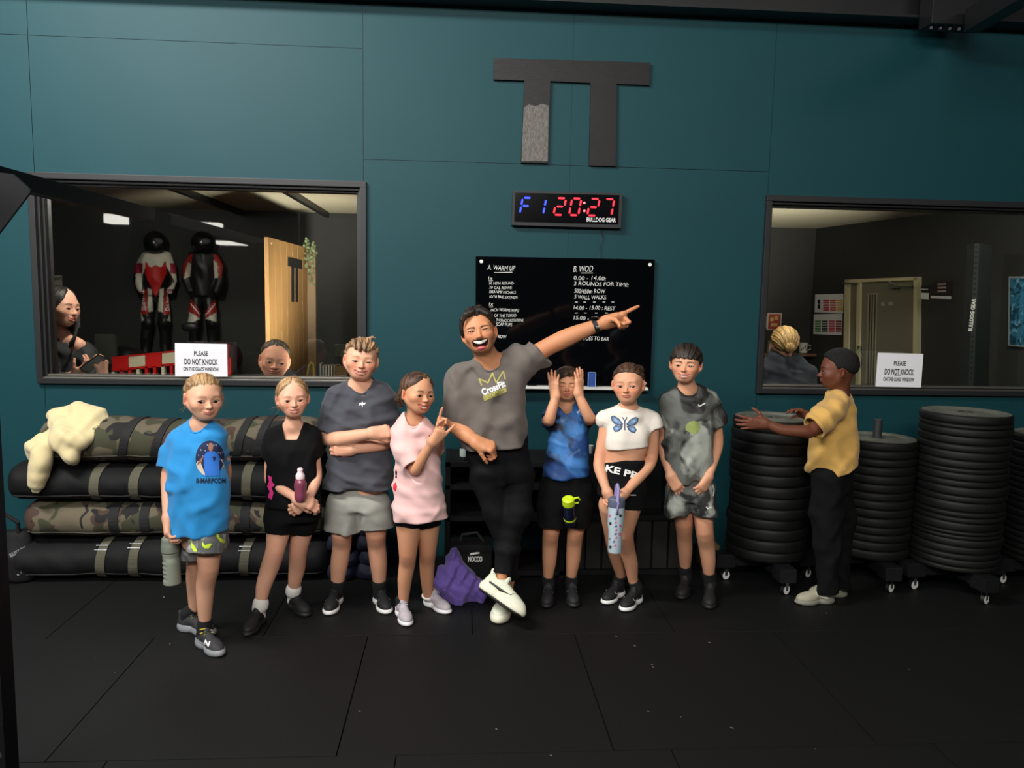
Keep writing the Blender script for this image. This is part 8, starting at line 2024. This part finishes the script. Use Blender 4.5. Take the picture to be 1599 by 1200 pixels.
Y = .62
P = dict(Y=Y, foot=(110, 700), base=at(110, 720, Y) * A3((1, 1, 0)), skin=(214, 160, 136), lips=(176, 84, 84), brow_c=(40, 28, 24),
  headpx=(94, 447, 509, .0), rot=(74, 2, 4), neckpx=(95, 522, .04, 11),
  head=dict(fw=1.0, smile=.045, mw=.15, open=.025, teeth=.035, eye=.7, iris=(40, 28, 24), blush=.4, jaw=.95, brow=1.2),
  hair=dict(col=(32, 26, 24), col2=(14, 12, 12), t=.02, az=(0, 20, 38, 60, 95, 125, 180), line=(.34, .27, .10, -.12, -.34, -.42, -.42), flow='side', part=.05, seed=95, jag=.004,
            extra=[('chain', [(0, .42, .0), (-.05, .42, -.25)], [.13, .1])]),
  skin_torso=[(518, 82, 110, .05), (545, 66, 140, .03, .6), (600, 60, 152, .0), (680, 62, 150, .0)], traps=[[(92, 524, .04, 9), (76, 540, .05, 12)], [(98, 524, .04, 9), (122, 540, -.02, 11)]],
  arms=[dict(pts=[(72, 548, .0, 14), (78, 592, -.12, 12), (88, 600, -.16, 11), (118, 586, -.2, 8)],
             hand=dict(fd=(.75, -.1, .55), n=(-.4, .3, .8), L=.17, thumb=1, curls=[(30, 40, 25), (34, 42, 25), (38, 44, 25), (42, 46, 28)], spread=5, tspl=42, topp=30)),
        dict(pts=[(134, 552, .02, 13), (150, 590, -.1, 11), (154, 594, -.15, 10), (160, 584, -.2, 7)],
             hand=dict(fd=(.1, .1, 1), n=(-.9, .3, .1), L=.16, thumb=1, curls=[(40, 60, 35)] * 4, spread=4, tspl=40))], legs=[])
w2 = figure('person', 'dark-haired woman in a black jacket smiling over her phone behind the left window', P)
Mj = mat('navy_black_jacket', (19, 20, 24), .8, bump=.3, bscale=120, bdist=.003)
s1, r1 = limb([(74, 548, .0, 17), (78, 592, -.12, 15), (90, 600, -.16, 13.5), (110, 590, -.19, 11)], Y); s2, r2 = limb([(132, 550, .02, 16), (148, 588, -.1, 14), (153, 596, -.15, 11), (157, 592, -.17, 10)], Y)
garment('jacket', [(loftrow([(528, 78, 118, .05, .8), (545, 64, 140, .03, .6), (600, 58, 154, .0, .62), (690, 60, 152, .0, .62)], Y, 0, 2.3, .02), 0), (sleeve(s1, r1), .02), (sleeve(s2, r2), .02)], [(chain([at(98, 508, Y + .05), at(102, 524, Y - .02), at(106, 532, Y - .12)], [.05, .045, .015]), .01)], [], folds(13, 1.2), .005, Mj, w2)
b = MB(); pts = [at(x, y, Y + d) for x, y, d in ((86, 536, -.12), (80, 515, .02), (92, 505, .1), (112, 500, .06), (125, 503, -.04), (118, 522, -.12), (108, 536, -.14))]
lo_ = [at(x, y, Y + d) for x, y, d in ((88, 545, -.12), (80, 538, .02), (92, 530, .1), (108, 530, .06), (118, 532, -.04), (115, 540, -.12), (108, 545, -.14))]
V_ = [Vector(p) for p in pts] + [Vector(p) for p in lo_]; n_ = len(pts)
co = from_py('collar', V_, [(i, i + 1, n_ + i + 1, n_ + i) for i in range(n_ - 1)], Mj, None, True); put(co, w2); md = co.modifiers.new('s', 'SOLIDIFY'); md.thickness = .008
garment('trousers', [(loftrow([(670, 62, 150, .0, .6), (900, 70, 145, .0, .5)], Y, 0, 2.3, .02), 0)], [], [], None, .012, Mj, w2)
t = thing('phone', 'phone in a dark case in the hands of the dark-haired woman', 'phone', at(146, 566, Y - .2))
pa, pb = at(130, 578, Y - .24), at(160, 556, Y - .24); d = (pb - pa) / np.linalg.norm(pb - pa); u = np.cross(d, (0, 1, 0)); u = u * .5 + A3((0, -.75, 0)); u /= np.linalg.norm(u); wv = np.cross(d, u)
b = MB(); q = [pa + u * .035, pb + u * .035, pb - u * .035, pa - u * .035]; b.prism(q, wv, .009); b.build('phone_case', M_black, t); b = MB(); q = [pa + u * .032 + d * .004 + wv * .0092, pb + u * .032 - d * .004 + wv * .0092, pb - u * .032 - d * .004 + wv * .0092, pa - u * .032 + d * .004 + wv * .0092]; b.prism(q, wv, .0006); b.build('phone_screen', mat('phone_glass', (150, 152, 150), .1), t)

Y = .75
P = dict(Y=Y, foot=(1225, 700), base=at(1225, 720, Y) * A3((1, 1, 0)), skin=(206, 152, 120), lips=(176, 94, 84), brow_c=(120, 90, 60),
  headpx=(1224, 509, 562, .0), rot=(176, -6, 0), neckpx=(1223, 566, .0, 11),
  head=dict(fw=1.0, eye=.7), hair=dict(col=(206, 170, 112), col2=(132, 98, 56), t=.05, az=(0, 40, 70, 100, 140, 180), line=(.3, .2, .0, -.1, -.28, -.34), flow='back', seed=98, jag=.004, relief=.012,
            extra=[('ell', (0, .56, -.04), (.15, .11, .15))]),
  skin_torso=[(560, 1208, 1240, .0), (580, 1192, 1262, .0, .6), (680, 1190, 1268, .0)], traps=[], arms=[], legs=[])
w3 = figure('person', 'blond woman with her hair in a bun seen from behind through the right window', P)
s1, r1 = limb([(1206, 566, .0, 12), (1186, 582, .0, 19), (1170, 640, .0, 17), (1180, 700, .1, 14)], Y); s2, r2 = limb([(1240, 566, .0, 12), (1256, 584, .0, 17), (1264, 640, .0, 16), (1262, 700, .1, 14)], Y)
bj = garment('jacket', [(loftrow([(556, 1204, 1244, .0, .7), (568, 1188, 1258, .0, .6), (600, 1178, 1270, .0, .6), (720, 1180, 1268, .0, .6)], Y, 0, 2.2, .02), 0), (sleeve(s1, r1), .04), (sleeve(s2, r2), .04)], [(cone(at(1223, 545, Y), at(1223, 562, Y), .05, .045), .01)], [], folds(15, 1.0), .006, mat('slate_fleece', (40, 44, 52), .9, mottled=.08), w3)
print_poly('jacket_print', [(1232, 577), (1254, 579), (1254, 583), (1232, 581)], Y, [bj], mat('dim_print', (62, 66, 74), .8), bj)
garment('trousers', [(loftrow([(700, 1184, 1264, .0, .5), (900, 1190, 1260, .0, .5)], Y, 0, 2.3, .02), 0)], [], [], None, .012, Mj, w3)
